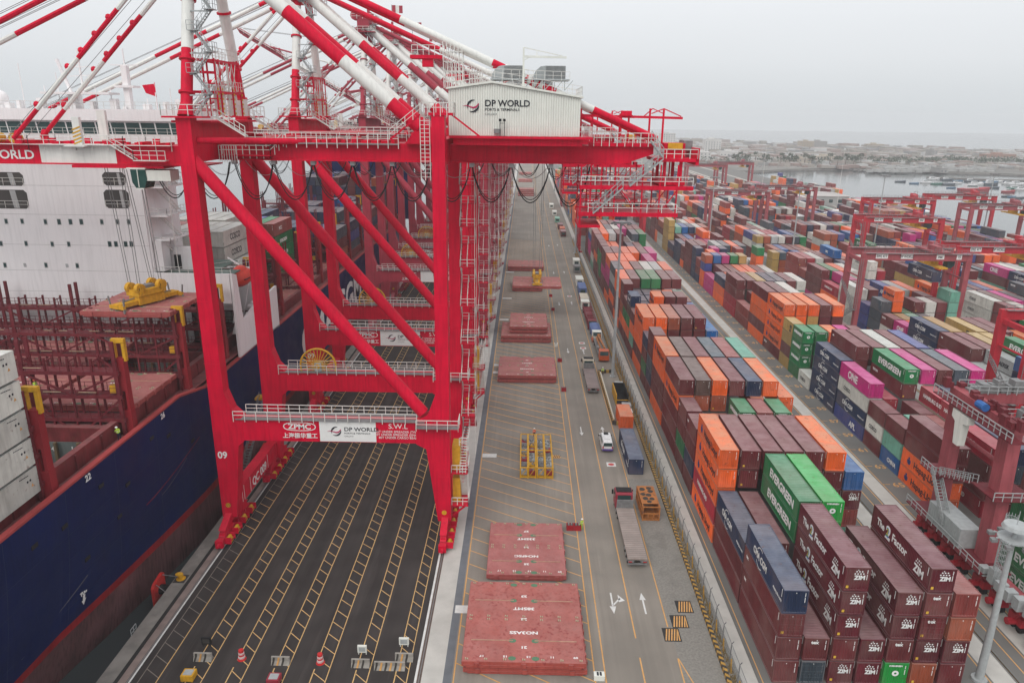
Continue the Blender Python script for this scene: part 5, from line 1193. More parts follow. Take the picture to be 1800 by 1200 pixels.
T2 = (('25', .19, .5), ('NO4FSC', .335, .62), ('26', .5, .5), ('335MT', .665, .62), ('27', .82, .5))
hatch(.85, 61.1, 0.05, 12.8, 12.9, 'lower red hatch cover beneath the one nearest the camera')
hatch(.70, 60.9, .98, 12.75, 13.3, 'large blotchy red hatch cover nearest the camera, lettered NO3ASS', HCR, T1)
hatch(1.0, 76.9, .1, 9.9, 12.0, 'smaller red hatch cover beside the worker in yellow, lettered NO4FSC', HCR2, T2)
hatch(1.15, 146.5, .05, 12.7, 12.6, 'bottom red hatch cover of the pair beside the cream flatbed', HCR2)
hatch(1.2, 146.4, .98, 12.6, 12.8, 'top red hatch cover of the pair beside the cream flatbed', HCR2, T1)
hatch(.95, 175.4, .05, 12.7, 12.9, 'lowest wide hatch cover of the pile of four', HCR2)
hatch(1.0, 175.6, .98, 12.7, 12.9, 'second wide hatch cover of the pile of four', HCR2)
hatch(1.6, 177.6, 1.9, 9.7, 12.5, 'narrow third hatch cover in the pile of four', HCR2)
hatch(1.6, 177.6, 2.83, 9.7, 13.5, 'topmost narrow hatch cover on the pile of four', HCR2, T2)
hatch(1.4, 231.4, .05, 9.8, 12.5, 'lower narrow hatch cover under the one being lifted', HCR2)
hatch(1.4, 231.4, .98, 9.8, 12.5, 'upper narrow hatch cover under the one being lifted', HCR2)
hatch(.9, 264, .05, 13.2, 12.5, 'bottom hatch cover of the stack behind the one being lifted', HCR2)
hatch(.9, 264, .98, 13.2, 12.5, 'top hatch cover of the stack behind the one being lifted', HCR2)
for k in range(4): hatch(1.1, 525 + k * 4, .05 + .93 * k, 11.5, 14, '%s pinkish hatch cover of the far stack on the quay' % ('lowest', 'second', 'third', 'topmost')[k], HCR2)
for k in range(2): hatch(.6, 640 + k * 4, .05 + .93 * k, 12.0, 14, '%s hatch cover of the farthest stack on the quay' % ('lower', 'upper')[k], HCR2)
for k in range(2): hatch(.6, 720 + k * 4, .05 + .93 * k, 12.0, 14, '%s hatch cover at the very end of the quay' % ('lower', 'upper')[k], HCR2)
lift1 = hatch(4.0, 198.8, 8.6, 13.6, 12.6, 'red hatch cover hanging from ropes in the air above the quay', HCR2, T1, group='hatch covers hanging from cranes')
hatch(-52.4, 91.3, 29.0, 12.0, 11.2, 'red hatch cover hanging under the yellow spreader over the ship', HCR2, group='hatch covers hanging from cranes')
hatch(-52.8, 80.4, 20.2, 11.6, 11.6, 'red hatch cover closed on the ship deck beside the gunwale', HCR2, T2, group='hatch covers closed on the ship')
hatch(-66, 80.4, 20.2, 13, 11.6, 'red hatch cover closed on the ship, inboard of the one at the gunwale', HCR2, T1, group='hatch covers closed on the ship')
hatch(-80, 80.4, 20.2, 13, 11.6, 'red hatch cover closed on the ship, farthest inboard', HCR2, group='hatch covers closed on the ship')
hatch(-68, 94.8, 20.2, 16, 11, 'red hatch cover closed on the ship below the superstructure', HCR2, group='hatch covers closed on the ship')
for k, Y in enumerate((124, 138.5, 153, 167.6, 182)):
    if k: hatch(-52, Y + .1, 18.2, 8.6, 12, 'red hatch cover on the aft deck, %s from the superstructure' % ORD[k - 1], HCR2, group='hatch covers closed on the ship')
def spreader(x, y, z, label, ztop, ropes, s=1.0, rz=0, ax='x'):
    t = thing('lifting_spreader', label, 'spreader', (x, y, z), 'yellow spreaders hanging on ropes')
    b = MB(); b.box(x - .7, x + .7, y - 6.0 * s, y - 1.2, z + .2, z + .75); b.box(x - .7, x + .7, y + 1.2, y + 6.0 * s, z + .2, z + .75); b.box(x - 1.0, x + 1.0, y - 2.0, y + 2.0, z + .1, z + 1.2)
    b.box(x - 1.35, x + 1.35, y - 6.2 * s, y - 5.7 * s, z + .1, z + .6); b.box(x - 1.35, x + 1.35, y + 5.7 * s, y + 6.2 * s, z + .1, z + .6); b.build('beam', YEL, t)
    b = MB(); b.box(x - 1.2, x + 1.2, y - 2.2, y + 2.2, z + 1.3, z + 2.1)
    for dx in (-.9, .9):
        for dy in (-1.7, 1.7): b.tube((x + dx - .3, y + dy, z + 2.3), (x + dx + .3, y + dy, z + 2.3), .72, 14); b.box(x + dx - .4, x + dx + .4, y + dy - .25, y + dy + .25, z + 1.6, z + 2.9)
    hb = b.build('headblock', YEL, t)
    b = MB()
    for dx in (-1.23, .57):
        for dy in (-1.7, 1.7): b.tube((x + dx, y + dy, z + 2.3), (x + dx + .66, y + dy, z + 2.3), .34, 10)
    b.build('sheave_hub', BLACK, hb); b = MB(); rr = random.Random(2)
    for i in range(16): u, v = x + rr.uniform(-.8, .4), y + rr.uniform(-1.6, 1.3); b.box(u, u + rr.uniform(.2, .5), v, v + rr.uniform(.2, .6), z + 1.2, z + 1.3 + rr.uniform(.1, .7))
    for s_ in (-1, 1): b.bar((x, y + s_ * 2, z + 1.0), (x, y + s_ * 5 * s, z + .8), .12); b.bar((x - .4, y + s_ * 2, z + .9), (x - .4, y + s_ * 4.6 * s, z + .85), .08)
    b.build('hydraulics', STEEL, hb)
    b = MB()
    for k in range(7): b.bar((x - 1.37, y - 6.2 * s + .0 + k * .0, z + .2), (x - 1.37, y - 6.2 * s, z + .2), .02)
    for sx in (-1, 1):
        for sy in (-1, 1): b.bar((x + sx * 1.3, y + sy * 6 * s, z - .4), (x + sx * 1.3, y + sy * 6 * s, z + .2), .22); b.bar((x + sx * 1.3, y + sy * 6 * s, z + .6), (x + sx * 1.5, y + sy * 6 * s, z + 1.7), .16)
    b.box(x - .5, x + .5, y - 1, y + 1, z + 2.1, z + 2.5); b.build('corner_guide', STEEL, t)
    b = MB()
    for dx in (-.9, .9):
        for dy in (-1.7, 1.7):
            for e in (-.25, .25): b.bar((x + dx + e, y + dy, z + 2.4), (x + dx * ropes[0] + ropes[1] + e, y + dy * .8, ztop), .06)
    b.build('hoist_rope', STEEL, t)
    t.rotation_euler.z = rz
    return t
spreader(-51.6, 96.0, 29.9, 'yellow spreader with round sheaves on the lifted hatch cover over the ship', 48.2, (1.6, -1.2), s=.78, rz=R(-24))
spreader(4.0, 205, 9.5, 'yellow spreader on long ropes holding the hatch cover over the quay', 49, (1.4, 0))

# ------------------------------------------------------------------ cranes
c1 = crane('bright red and white ship-to-shore crane nearest the camera, numbered 09')
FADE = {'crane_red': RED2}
lc = ['bright red quay crane numbered 09, directly behind the nearest crane', 'faded pinkish red quay crane, third along the quay', 'faded quay crane, fourth along the quay, boom lowered']
mm = {}
c2 = copy_tree(c1, (0, 41.3, 0), 'bright red quay crane standing directly behind the nearest crane')
def drop(root, names):
    dead = [o for o in root.children_recursive if o.name.split('.')[0] in names]
    for o in set(q for d in dead for q in [d] + list(d.children_recursive)): bpy.data.objects.remove(o)
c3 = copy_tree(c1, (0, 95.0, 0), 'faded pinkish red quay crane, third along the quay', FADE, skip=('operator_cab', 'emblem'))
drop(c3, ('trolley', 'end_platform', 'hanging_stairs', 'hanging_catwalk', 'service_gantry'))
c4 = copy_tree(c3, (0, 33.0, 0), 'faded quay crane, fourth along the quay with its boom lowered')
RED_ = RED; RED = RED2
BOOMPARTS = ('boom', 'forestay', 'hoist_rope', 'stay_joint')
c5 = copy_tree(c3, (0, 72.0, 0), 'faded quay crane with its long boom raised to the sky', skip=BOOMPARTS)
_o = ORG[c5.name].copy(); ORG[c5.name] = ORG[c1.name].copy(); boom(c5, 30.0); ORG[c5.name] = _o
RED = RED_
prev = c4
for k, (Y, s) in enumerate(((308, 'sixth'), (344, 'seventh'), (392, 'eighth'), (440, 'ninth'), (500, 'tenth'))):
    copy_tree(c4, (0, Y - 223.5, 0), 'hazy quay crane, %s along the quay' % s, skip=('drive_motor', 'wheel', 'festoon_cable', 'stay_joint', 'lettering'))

# yard gantry cranes
def yard_crane(xl, xr, y, zt, label, m, signs=True, base=8.4, detail=True, number='15'):
    t = thing('yard_gantry_crane', label, 'crane', ((xl + xr) / 2, y, 0), 'red gantry cranes over the container yard'); ya, yb = y - base / 2, y + base / 2
    for x in (xl, xr):
        for yy in (ya, yb): b = MB(); b.prism([(x - .55, 1.8), (x + .55, 1.8), (x + .72, zt), (x - .72, zt)], 'y', yy - .6, yy + .6); b.build('leg', m, t)
        b = MB(); b.box(x - .45, x + .45, ya - 1.5, yb + 1.5, 1.4, 2.4); b.build('sill_beam', m, t)
        b = MB(); b.tube((x, ya, zt - 5), (x, yb, zt - 5), .22, 8); b.bar((x, ya, zt - .6), (x, yb, zt - .6), .7, .9); b.build('cross_brace', m, t)
        for yy in (ya - 1, yb + 1):
            b = MB(); b.box(x - .4, x + .4, yy - 1.5, yy + 1.5, .9, 1.4); b.tube((x + .4, yy - .9, .5), (x + 1.1, yy - .9, .5), .4, 8); bo = b.build('wheel_truck', m, t)
            for dy in (-.9, .9): b = MB(); b.tube((x - .3, yy + dy, .6), (x + .3, yy + dy, .6), .6, 12); b.build('wheel', BLACK, bo)
    for yy in (ya, yb): 
        b = MB(); b.box(xl - .72, xr + .72, yy - .45, yy + .45, zt - .35, zt + 1.5); g = b.build('main_beam', m, t)
        b = MB(); b.rail([(xl - .5, yy - .95, zt + 1.5), (xr + .5, yy - .95, zt + 1.5)], 1.0, 1.5, .07); b.box(xl, xr, yy - 1, yy - .45, zt + 1.44, zt + 1.5); b.build('walkway_railing', STEEL, g)
        if yy == ya and signs:
            for f, s, w_ in ((.16, 'SWL 41T', 3.0), (.40, 'DP WORLD', 3.0), (.72, 'ZPMC', 1.9), (.90, number, 1.3)):
                x = xl + (xr - xl) * f; b = MB(); b.box(x - w_ / 2, x + w_ / 2, yy - .49, yy - .45, zt + .1, zt + 1.3); q = b.build('sign_panel', WHITE, g)
                text(s, (x, yy - .5, zt + .38), .95 if w_ > 2.5 or w_ < 1.5 else .7, DARKP, q, '-y', .02, .72, 'CENTER')
    xt = xl + (xr - xl) * .74
    b = MB(); b.box(xt - 2.2, xt + 2.2, ya - .6, yb + .6, zt + 1.55, zt + 1.95); b.box(xt - 1.6, xt - .2, ya, y, zt + 1.95, zt + 3.2); b.tube((xt + .8, y - 1, zt + 2.7), (xt + .8, y + 1.5, zt + 2.7), .7, 10); b.box(xt + .6, xt + 2.2, yb - 2, yb, zt + 1.95, zt + 3.4)
    tr = b.build('trolley', m, t)
    b = MB(); b.rail([(xt - 2.2, ya - .6, zt + 1.95), (xt + 2.2, ya - .6, zt + 1.95), (xt + 2.2, yb + .6, zt + 1.95)], 1.0, 1, .06); b.bar((xt, y, zt + 2), (xt, y, zt + 4.4), .12); b.bar((xt + 1.4, y, zt + 2), (xt + 1.4, y, zt + 4.4), .12); b.bar((xt, y, zt + 4.4), (xt + 1.4, y, zt + 4.4), .12); b.build('trolley_railing', STEEL, tr)
    b = MB(); b.prism([(xt + 2.4, zt - .2), (xt + 4.2, zt - .2), (xt + 4.2, zt - 1.7), (xt + 3.6, zt - 2.4), (xt + 2.4, zt - 2.4)], 'y', ya + 1, ya + 3); b.build('operator_cab', GLASS, tr)
    b = MB(); b.box(xt - 1.1, xt + 1.1, y - 6, y + 6, zt - 2.2, zt - 1.8); b.box(xt - 1, xt + 1, y - 1.6, y + 1.6, zt - 1.8, zt - .7); b.build('spreader', YEL, tr)
    b = MB()
    for dx in (-.8, .8):
        for dy in (-1.2, 1.2): b.bar((xt + dx, y + dy, zt - .8), (xt + dx, y + dy, zt + 1.6), .07)
    b.build('hoist_rope', STEEL, tr)
    if detail:
        b = MB(); b.stairs((xl - .9, yb, 3), (xl - .9, ya, 8), .8, 'x'); b.rail([(xl - 1.3, yb, 3), (xl - 1.3, ya, 8)], 1, 1, .07); b.box(xl - 1.4, xl - .5, ya - .8, ya + .8, 8, 8.1); b.stairs((xl - .9, ya, 8), (xl - .9, yb, 14), .8, 'x'); b.rail([(xl - 1.3, ya, 8), (xl - 1.3, yb, 14)], 1, 1, .07)
        b.bar((xl - .8, ya - .6, 8), (xl - .8, ya - .6, zt), .08); b.bar((xl - .3, ya - .7, 8), (xl - .3, ya - .7, zt), .08)
        for k in range(int((zt - 8) / .5)): b.bar((xl - .8, ya - .65, 8 + k * .5), (xl - .3, ya - .65, 8 + k * .5), .05)
        b.build('access_stairs', STEEL, t)
        b = MB(); b.box(xr - 1.4, xr - .6, ya + 1.5, yb - 1.5, 2.4, 4.9); b.build('electrical_house', GALV, t)
    return t
yard_crane(86.4, 112.6, 187.5, 21.4, 'faded red yard crane with SWL 41T sign holding a navy container', RTGR, number='15')
yard_crane(86.4, 112.6, 123.0, 21.4, 'bright red yard crane, only one leg showing at the right edge', RTGR2, signs=False)
yard_crane(23.5, 50.2, 309, 21.4, 'red yard crane straddling the container block beside the quay road', RTGR2)
yard_crane(86.4, 112.4, 345, 21.4, 'pinkish yard crane beyond the tail of the nearest quay crane', RTGR, detail=False)
yard_crane(118.2, 144.4, 258, 21.4, 'bright red yard crane with white dome seen behind it', RTGR2)
yard_crane(118.6, 144.6, 202, 21.0, 'bright red yard crane cut by the right edge of the picture', RTGR2)
yard_crane(147.4, 173.6, 318, 21.4, 'bright red yard crane above white warehouse roof by the basin', RTGR2)
yard_crane(179.2, 205, 300, 21.4, 'red yard crane standing against the harbour water, nearer of two', RTGR, detail=False)
yard_crane(180, 206.4, 330, 22.2, 'red yard crane standing against the harbour water, farther of two', RTGR2, detail=False)
yard_crane(118.2, 144.4, 372, 21.4, 'pale red yard crane left of the flat grey shed', RTGR, detail=False)
yard_crane(118, 146, 545, 21.4, 'hazy pink yard crane far beyond the tail of the quay crane', RTGR, signs=False, detail=False)
yard_crane(147.4, 174, 575, 21.4, 'hazy pink yard crane just before the water at the far end', RTGR, signs=False, detail=False)
yard_crane(23.5, 50.2, 470, 21.4, 'distant yard crane over the block beside the quay road', RTGR, signs=False, detail=False)
yard_crane(56, 82.6, 430, 21.4, 'distant yard crane over the second container block', RTGR, signs=False, detail=False)
container(86.4 + 26.2 * .74 - 1.2, 181.5, 15.9, 12.19, 'n', 'navy container hanging under the yard crane marked SWL 41T', group='containers hanging from cranes')
# the big yard crane at the lower right, with its machinery
t = thing('yard_gantry_crane', 'weathered red yard crane with stairs and grey electrical house at lower right', 'crane', (56.5, 79, 0), 'red gantry cranes over the container yard')
XA = 56.6
b = MB(); b.prism([(86.6, 4), (88.4, 4), (88.8, 21), (87.0, 21)], 'x', XA - .8, XA + .5); b.build('leg', RTGR, t)
b = MB(); b.prism([(76.2, 4), (78.4, 4), (78.8, 21), (77.0, 21)], 'x', XA - .6, XA + .9); b.build('leg', RTGR, t)
for xx in (83.2,):
    b = MB(); b.box(xx - .6, xx + .6, 86.8, 88.4, 4, 21); b.build('leg', RTGR, t); b = MB(); b.box(xx - .6, xx + .6, 77, 78.6, 4, 21); b.build('leg', RTGR, t)
for y_ in (87, 77.2):
    b = MB(); b.box(XA + .3, 84, y_, y_ + 1.5, 20.6, 22.0); mb_ = b.build('main_beam', RTGR, t); b = MB(); b.rail([(XA, y_ - .5, 22.0), (84, y_ - .5, 22.0)], 1.1, 1.2, .08); b.rail([(XA, y_ + 1.9, 22.0), (84, y_ + 1.9, 22.0)], 1.1, 1.2, .08); b.build('walkway_railing', GALV, mb_)
    rr = random.Random(int(y_)); b = MB()
    for i in range(22): x = XA + rr.uniform(0, 9); b.box(x, x + rr.uniform(.3, 1.2), y_ + rr.uniform(-.3, .6), y_ + rr.uniform(.8, 1.6), 22.0, 22.2 + rr.uniform(.2, 1.5))
    b.build('machinery', STEEL, mb_)['kind'] = 'stuff'
b = MB(); b.box(XA - .7, XA + .7, 64, 90, 2.6, 4.0); b.box(XA - .9, XA + .9, 76, 89, 21.2, 22.2); b.build('sill_beam', RTGR, t)
b = MB(); b.tube((XA, 88, 16.5), (XA, 77.6, 16.5), .28, 10); b.build('cross_brace', RTGR, t)
for yy in (90.2, 87.2, 84.0, 80.8, 76.8, 73.4, 69.8, 66.2):
    b = MB(); b.box(XA - .5, XA + .5, yy - 1.1, yy + 1.1, 1.0, 2.0); b.box(XA - .35, XA + .35, yy - .5, yy + .5, 2.0, 2.7); b.tube((XA - 1.4, yy, 1.2), (XA - .5, yy, 1.2), .42, 8); b.bar((XA - .7, yy - .9, 2.8), (XA - .7, yy + .6, .6), .3); wt = b.build('wheel_truck', RTGR2, t)
    b = MB(); b.tube((XA - .25, yy - .55, .55), (XA + .25, yy - .55, .55), .5, 12); b.tube((XA - .25, yy + .55, .55), (XA + .25, yy + .55, .55), .5, 12); b.build('wheel', BLACK, wt)
b = MB(); b.box(XA - 2.2, XA + .3, 79.2, 86.4, 4.4, 7.0); eh = b.build('electrical_house', GALV, t)
b = MB()
for k in range(14): b.box(XA - 2.24, XA - 2.2, 79.4 + k * .5, 79.56 + k * .5, 4.5, 6.9)
b.build('louvre', GALV, eh)
b = MB(); b.box(XA - 2.6, XA + 1.2, 74, 91, 4.2, 4.35); b.box(XA - 2.2, XA + 1.2, 86.0, 90.2, 10.4, 10.55); b.box(XA - 2, XA + 3, 75, 79.6, 13.2, 13.35); b.box(XA - 2.4, XA - .9, 74, 90, 20.9, 21.05); b.stairs((XA - 1.9, 87, 10.5), (XA - 1.9, 79.4, 13.3), 1.0, 'x'); b.build('service_platform', SHM, t)
b = MB(); b.stairs((XA - 2.0, 82.6, 5.5), (XA - 2.0, 86.6, 10.5), .9, 'x')
for o in (-.5, .5): b.rail([(XA - 2.0 + o, 82.6, 5.5), (XA - 2.0 + o, 86.6, 10.5)], 1.1, .5, .08); b.rail([(XA - 1.9 + o, 87, 10.5), (XA - 1.9 + o, 79.4, 13.3)], 1.1, 1.0, .08)
b.rail([(XA - 2.4, 90, 21.05), (XA - 2.4, 74, 21.05)], 1.1, 1.1, .08); b.rail([(XA - 2.2, 90, 10.5), (XA - 2.2, 86.6, 10.5)], 1.1, .8, .08); b.rail([(XA - 2.6, 91, 4.3), (XA - 2.6, 74, 4.3)], 1.1, 1.3, .08); b.rail([(XA - 2.2, 75, 13.3), (XA + 3, 75, 13.3)], 1.1, 1.0, .08)
for a in range(0, 360, 30):
    b.bar((XA - 1.4 + .6 * math.cos(R(a)), 72.6 + .6 * math.sin(R(a)), 4), (XA - 1.4 + .6 * math.cos(R(a)), 72.6 + .6 * math.sin(R(a)), 13), .05)
for k in range(12): 
    for a in range(0, 360, 45): b.bar((XA - 1.4 + .6 * math.cos(R(a)), 72.6 + .6 * math.sin(R(a)), 4.4 + k * .75), (XA - 1.4 + .6 * math.cos(R(a + 45)), 72.6 + .6 * math.sin(R(a + 45)), 4.4 + k * .75), .05)
b.build('access_stairs', GALV, t)
b = MB(); b.prism([(82.2, 20.6), (85.4, 20.6), (85.4, 19.6), (84.6, 19.2), (84.2, 16.4), (83.2, 16.4), (83.0, 19.4), (82.2, 19.6)], 'x', XA - 2.3, XA - 1.4); b.build('cable_guide', HOUSEW, t)
b = MB(); b.tube((XA - 1.6, 80.5, 22.6), (XA - 1.6, 82, 22.6), .5, 10); b.build('motor', mat('motor_blue', (.03, .12, .35), .5), t)
b = MB(); rr = random.Random(8)
for i in range(26): x, y = XA - 2.2 + rr.uniform(0, 3), 74 + rr.uniform(0, 15); b.box(x, x + rr.uniform(.3, .9), y, y + rr.uniform(.4, 1.6), 22.2, 22.3 + rr.uniform(.3, 1.3))
b.build('machinery', SHM, t)['kind'] = 'stuff'
b = MB()
for i in range(6): b.box(XA - 2.5 + rr.uniform(0, .6), XA - 1.2, 66 + i * 1.6, 67 + i * 1.6, 4.0, 5 + rr.uniform(0, 1.2))
b.build('cabinet', GALV, t)
# ------------------------------------------------------------------ light masts
def mast(x, y, h, label, style='ring', r=.38):
    t = thing('light_mast', label, 'light pole', (x, y, 0), 'tall light masts'); b = MB(); b.tube((x, y, 0), (x, y, h), r, 14, r * .5); b.tube((x, y, 0), (x, y, .25), r * 1.8, 12); b.build('pole', GALV, t, smooth=True)
    b = MB()
    if style == 'disc':
        b.tube((x, y, h + .2), (x, y, h + .55), 1.25, 24, 1.1); b.tube((x, y, h - 1.0), (x, y, h - .85), 1.4, 24); b.bar((x, y, h + .5), (x, y, h + 2.0), .05)
        for a in range(0, 360, 45): b.bar((x, y, h - .9), (x + 1.7 * math.cos(R(a)), y + 1.7 * math.sin(R(a)), h - .9), .12)
    else:
        b.tube((x, y, h - .3), (x, y, h), 1.3, 16)
        for a in range(0, 360, 45): b.bar((x, y, h - .2), (x + 2.0 * math.cos(R(a)), y + 2.0 * math.sin(R(a)), h - .2), .1)
    hd = b.build('head_ring', GALV if style == 'disc' else STEEL, t)
    for a in range(0, 360, 45):
        b = MB(); cx, cy = x + 1.9 * math.cos(R(a)), y + 1.9 * math.sin(R(a)); z = h - (1.1 if style == 'disc' else .35); b.prism([(cx - .3, cy - .25), (cx + .3, cy - .25), (cx + .22, cy + .3), (cx - .22, cy + .3)], 'z', z - .2, z + .12); b.build('floodlight', STEEL, hd)
    return t
mast(20.2, 151.4, 34.2, 'tall grey light mast rising from the yellow enclosure by the fence')
mast(47.7, 61.9, 17.6, 'grey light mast with white disc top at the lower right corner', 'disc', .42)
mast(21.7, 302, 34.4, 'light mast at the roadside beyond the tail of the nearest quay crane')
mast(22.8, 560, 34.2, 'slender far light mast at the edge of the quay road')
mast(104.8, 282, 30, 'light mast standing among containers right of the pale pink yard crane', r=.34)
mast(84.4, 330, 30, 'light mast just left of the pinkish yard crane', r=.3)
mast(150, 311, 33, 'light mast with broad lamp cross in front of the water and white dome', r=.32)
mast(206.8, 330, 33, 'light mast beside the two yard cranes at the water', r=.32)
mast(140, 440, 32, 'light mast in front of the far basin, left of the flat shed', r=.3)
for k, (x, y) in enumerate(((160, 500), (178, 420), (130, 600))): 
    t = thing('flag_mast', 'thin white mast seen against the water, %s from the left' % ORD[k], 'mast', (x, y, 0), 'thin white masts'); b = MB(); b.tube((x, y, 0), (x, y, 38), .16, 6, .06); b.build('pole', RAILW, t)

# ------------------------------------------------------------------ striped kerb and fence by the road
KY = mat('kerb_yellow', (0.42, 0.24, 0.05), .75, .2, 2, spots=.5, spotcol=(.16, .13, .1), spotscale=3); KB = mat('kerb_black', (0.05, 0.045, 0.04), .8, .2, 2)
t = thing('striped_kerb', 'long low kerb painted in yellow and black stripes beside the road', 'kerb', (21.6, 50, 0)); by, bk = MB(), MB(); y = 20
while y < 300:
    for q, o in ((by, 0), (bk, .42)): q.add([(21.45, y + o, 0), (21.45, y + o + .42, 0), (21.45, y + o + .42, .42), (21.45, y + o, .42), (21.85, y + o - .25, 0), (21.85, y + o + .17, 0), (21.85, y + o + .17, .42), (21.85, y + o - .25, .42)], [(0, 3, 2, 1), (3, 7, 6, 2), (4, 5, 6, 7), (0, 4, 7, 3), (1, 2, 6, 5)])
    y += .84
by.build('yellow_block', KY, t)['kind'] = 'stuff'; bk.build('black_block', KB, t)['kind'] = 'stuff'
t = thing('chain_link_fence', 'dark post fence with rusty yellow lean-on stakes along the concrete beam', 'fence', (22.6, 50, 0)); n = 0; y = 24
while y < 330:
    b = MB(); b.bar((22.55, y, 0), (22.55, y, 2.3), .1); b.bar((22.55, y, 2.3), (22.75, y, 2.6), .08); b.build('post', STEEL, t)
    b = MB(); b.bar((22.25, y + 1.4, 0), (22.15, y + 1.5, 1.7), .13); b.build('stake', KY, t); y += 3.05
b = MB()
for z in (.15, 1.2, 2.3): b.bar((22.55, 20, z), (22.55, 330, z), .05)
b.build('rail_wire', STEEL, t)
b = MB(); y = 24
while y < 330:
    for k in range(10): yy = y + k * .3; b.bar((22.55, yy, .15), (22.55, yy + .9, 2.3), .012); b.bar((22.55, yy + .9, .15), (22.55, yy, 2.3), .012)
    y += 3.05
b.build('mesh', GALV, t)['kind'] = 'stuff'
WEED = mat('dry_weeds', (0.22, 0.15, 0.05), .9, .3, 3); b = MB(); rr = random.Random(4)
for i in range(2600):
    y = 40 + rr.random() ** 1.6 * 120; x = 22.0 + rr.random() * .55; h = .15 + rr.random() * .55; a = rr.uniform(-.2, .2); c = rr.uniform(-.2, .2)
    b.add([(x - .03, y, 0), (x + .03, y, 0), (x + a, y + c, h)], [(0, 1, 2)])
tag(b.build('dry_weeds', WEED, kind='stuff'), 'dry brown weeds growing along the foot of the fence', 'weeds')

# ------------------------------------------------------------------ vehicles
def wheels(t, xs, ys, r, name='wheel', w_=.28):
    for y in ys:
        for x in xs:
            b = MB(); b.tube((x - w_ / 2, y, r), (x + w_ / 2, y, r), r, 16); wq = b.build(name, BLACK, t)
            b = MB(); s = -1 if x < t.location.x else 1; b.tube((x + s * w_ / 2, y, r), (x + s * (w_ / 2 + .02), y, r), r * .5, 10); b.build('hub', GALV, wq)
def flatbed(x, y, label, cabm, bedm, bed_len=13.0, cab_at=1, headboard=True, load=None, load_m=None):
    """articulated flatbed; tail at y, cab ahead"""
    t = thing('flatbed_truck', label, 'truck', (x, y + 8, 0), 'trucks on the quay road'); w_ = 1.25; L1 = y + bed_len
    b = MB(); b.box(x - w_, x + w_, y, L1, 1.22, 1.42); b.box(x - w_ + .02, x + w_ - .02, y + .02, L1 - .02, 1.42, 1.44); bd = b.build('load_bed', bedm, t)
    b = MB(); yy = y + .3
    while yy < L1: b.box(x - w_ + .05, x + w_ - .05, yy, yy + .03, 1.44, 1.452); yy += .45
    b.build('plank_seam', mat('seam_dark', (.12, .10, .09), .8), bd)
    b = MB()
    for s in (-.45, .45): b.box(x + s - .08, x + s + .08, y + .2, L1 + 2.5, .8, 1.2)
    b.box(x - w_, x + w_, y - .02, y + .1, .55, .75); b.box(x - 1.2, x - .5, y - .1, y + .02, .9, 1.15); b.box(x + .5, x + 1.2, y - .1, y + .02, .9, 1.15); b.build('chassis', STEEL, t)
    b = MB(); b.box(x - 1.15, x - .7, y - .13, y - .1, .95, 1.1); b.build('tail_light', mat('tail_light_red', (.4, .01, .01), .3), t); b = MB(); b.box(x + .7, x + 1.15, y - .13, y - .1, .95, 1.1); b.build('tail_light', mat('tail_light_red', (.4, .01, .01), .3), t)
    wheels(t, (x - 1.0, x + 1.0), (y + 1.2, y + 2.5, y + 3.8, L1 - .6, L1 + .7, L1 + 3.2), .5)
    if headboard: 
        b = MB(); b.box(x - 1.2, x + 1.2, L1 - .1, L1, 1.4, 2.7)
        for k in range(8): b.box(x - 1.1 + k * .3, x - 1.0 + k * .3, L1 - .16, L1 - .1, 1.45, 2.65)
        b.build('headboard', STEEL, t)
    c0 = L1 + .9; b = MB(); b.prism([(c0 + .2, .7), (c0 + 2.5, .7), (c0 + 2.55, 1.7), (c0 + 2.3, 2.9), (c0 + 1.9, 3.15), (c0 + .3, 3.2), (c0 + .15, 2.9)], 'x', x - 1.22, x + 1.22); cb = b.build('cab', cabm, t)
    b = MB(); b.box(x - .95, x + .95, c0 + .12, c0 + .2, 1.9, 2.8); b.build('rear_window', GLASS, cb); b = MB(); b.box(x - 1.24, x - 1.22, c0 + 1.1, c0 + 2.2, 1.8, 2.6); b.box(x + 1.22, x + 1.24, c0 + 1.1, c0 + 2.2, 1.8, 2.6); b.build('side_window', GLASS, cb)
    b = MB(); b.prism([(c0 + 2.565, 1.72), (c0 + 2.33, 2.8), (c0 + 2.36, 2.82), (c0 + 2.6, 1.74)], 'x', x - 1.1, x + 1.1); b.build('windscreen', GLASS, cb)
    b = MB(); b.box(x - 1.55, x - 1.3, c0 + 2.2, c0 + 2.35, 1.9, 2.6); b.box(x + 1.3, x + 1.55, c0 + 2.2, c0 + 2.35, 1.9, 2.6); b.box(x - 1.1, x + 1.1, c0 + .35, c0 + 1.7, 3.2, 3.3); b.build('mirror', BLACK, cb)
    return t
REDCAB = mat('truck_red', (.30, .03, .05), .4, .08); CREAM = mat('truck_cream', (.55, .50, .40), .45, .08); BED = mat('bed_planks', (.31, .26, .235), .8, .12, .6, spots=.3, spotcol=(.2, .15, .13), spotscale=1); BED2 = mat('bed_brown', (.25, .20, .19), .8, .15, .6)
flatbed(15.15, 80.0, 'long empty flatbed truck with dull red cab next to rusty cage', REDCAB, BED, 12.6)
flatbed(14.95, 140.6, 'empty flatbed truck with cream cab beside the yellow enclosure', CREAM, BED2, 12.0)
t = thing('van', 'white passenger van with dark rear window and purple stripe', 'van', (14.95, 116, 0)); b = MB(); x = 14.95
secs = [(113.2, .9, .45, 1.9, .72), (113.35, .95, .4, 2.0, .74), (115.6, .97, .4, 2.05, .76), (117.2, .97, .4, 2.0, .74), (118.1, .95, .4, 1.3, .84), (118.9, .92, .45, 1.05, .84), (119.05, .86, .5, .9, .8)]
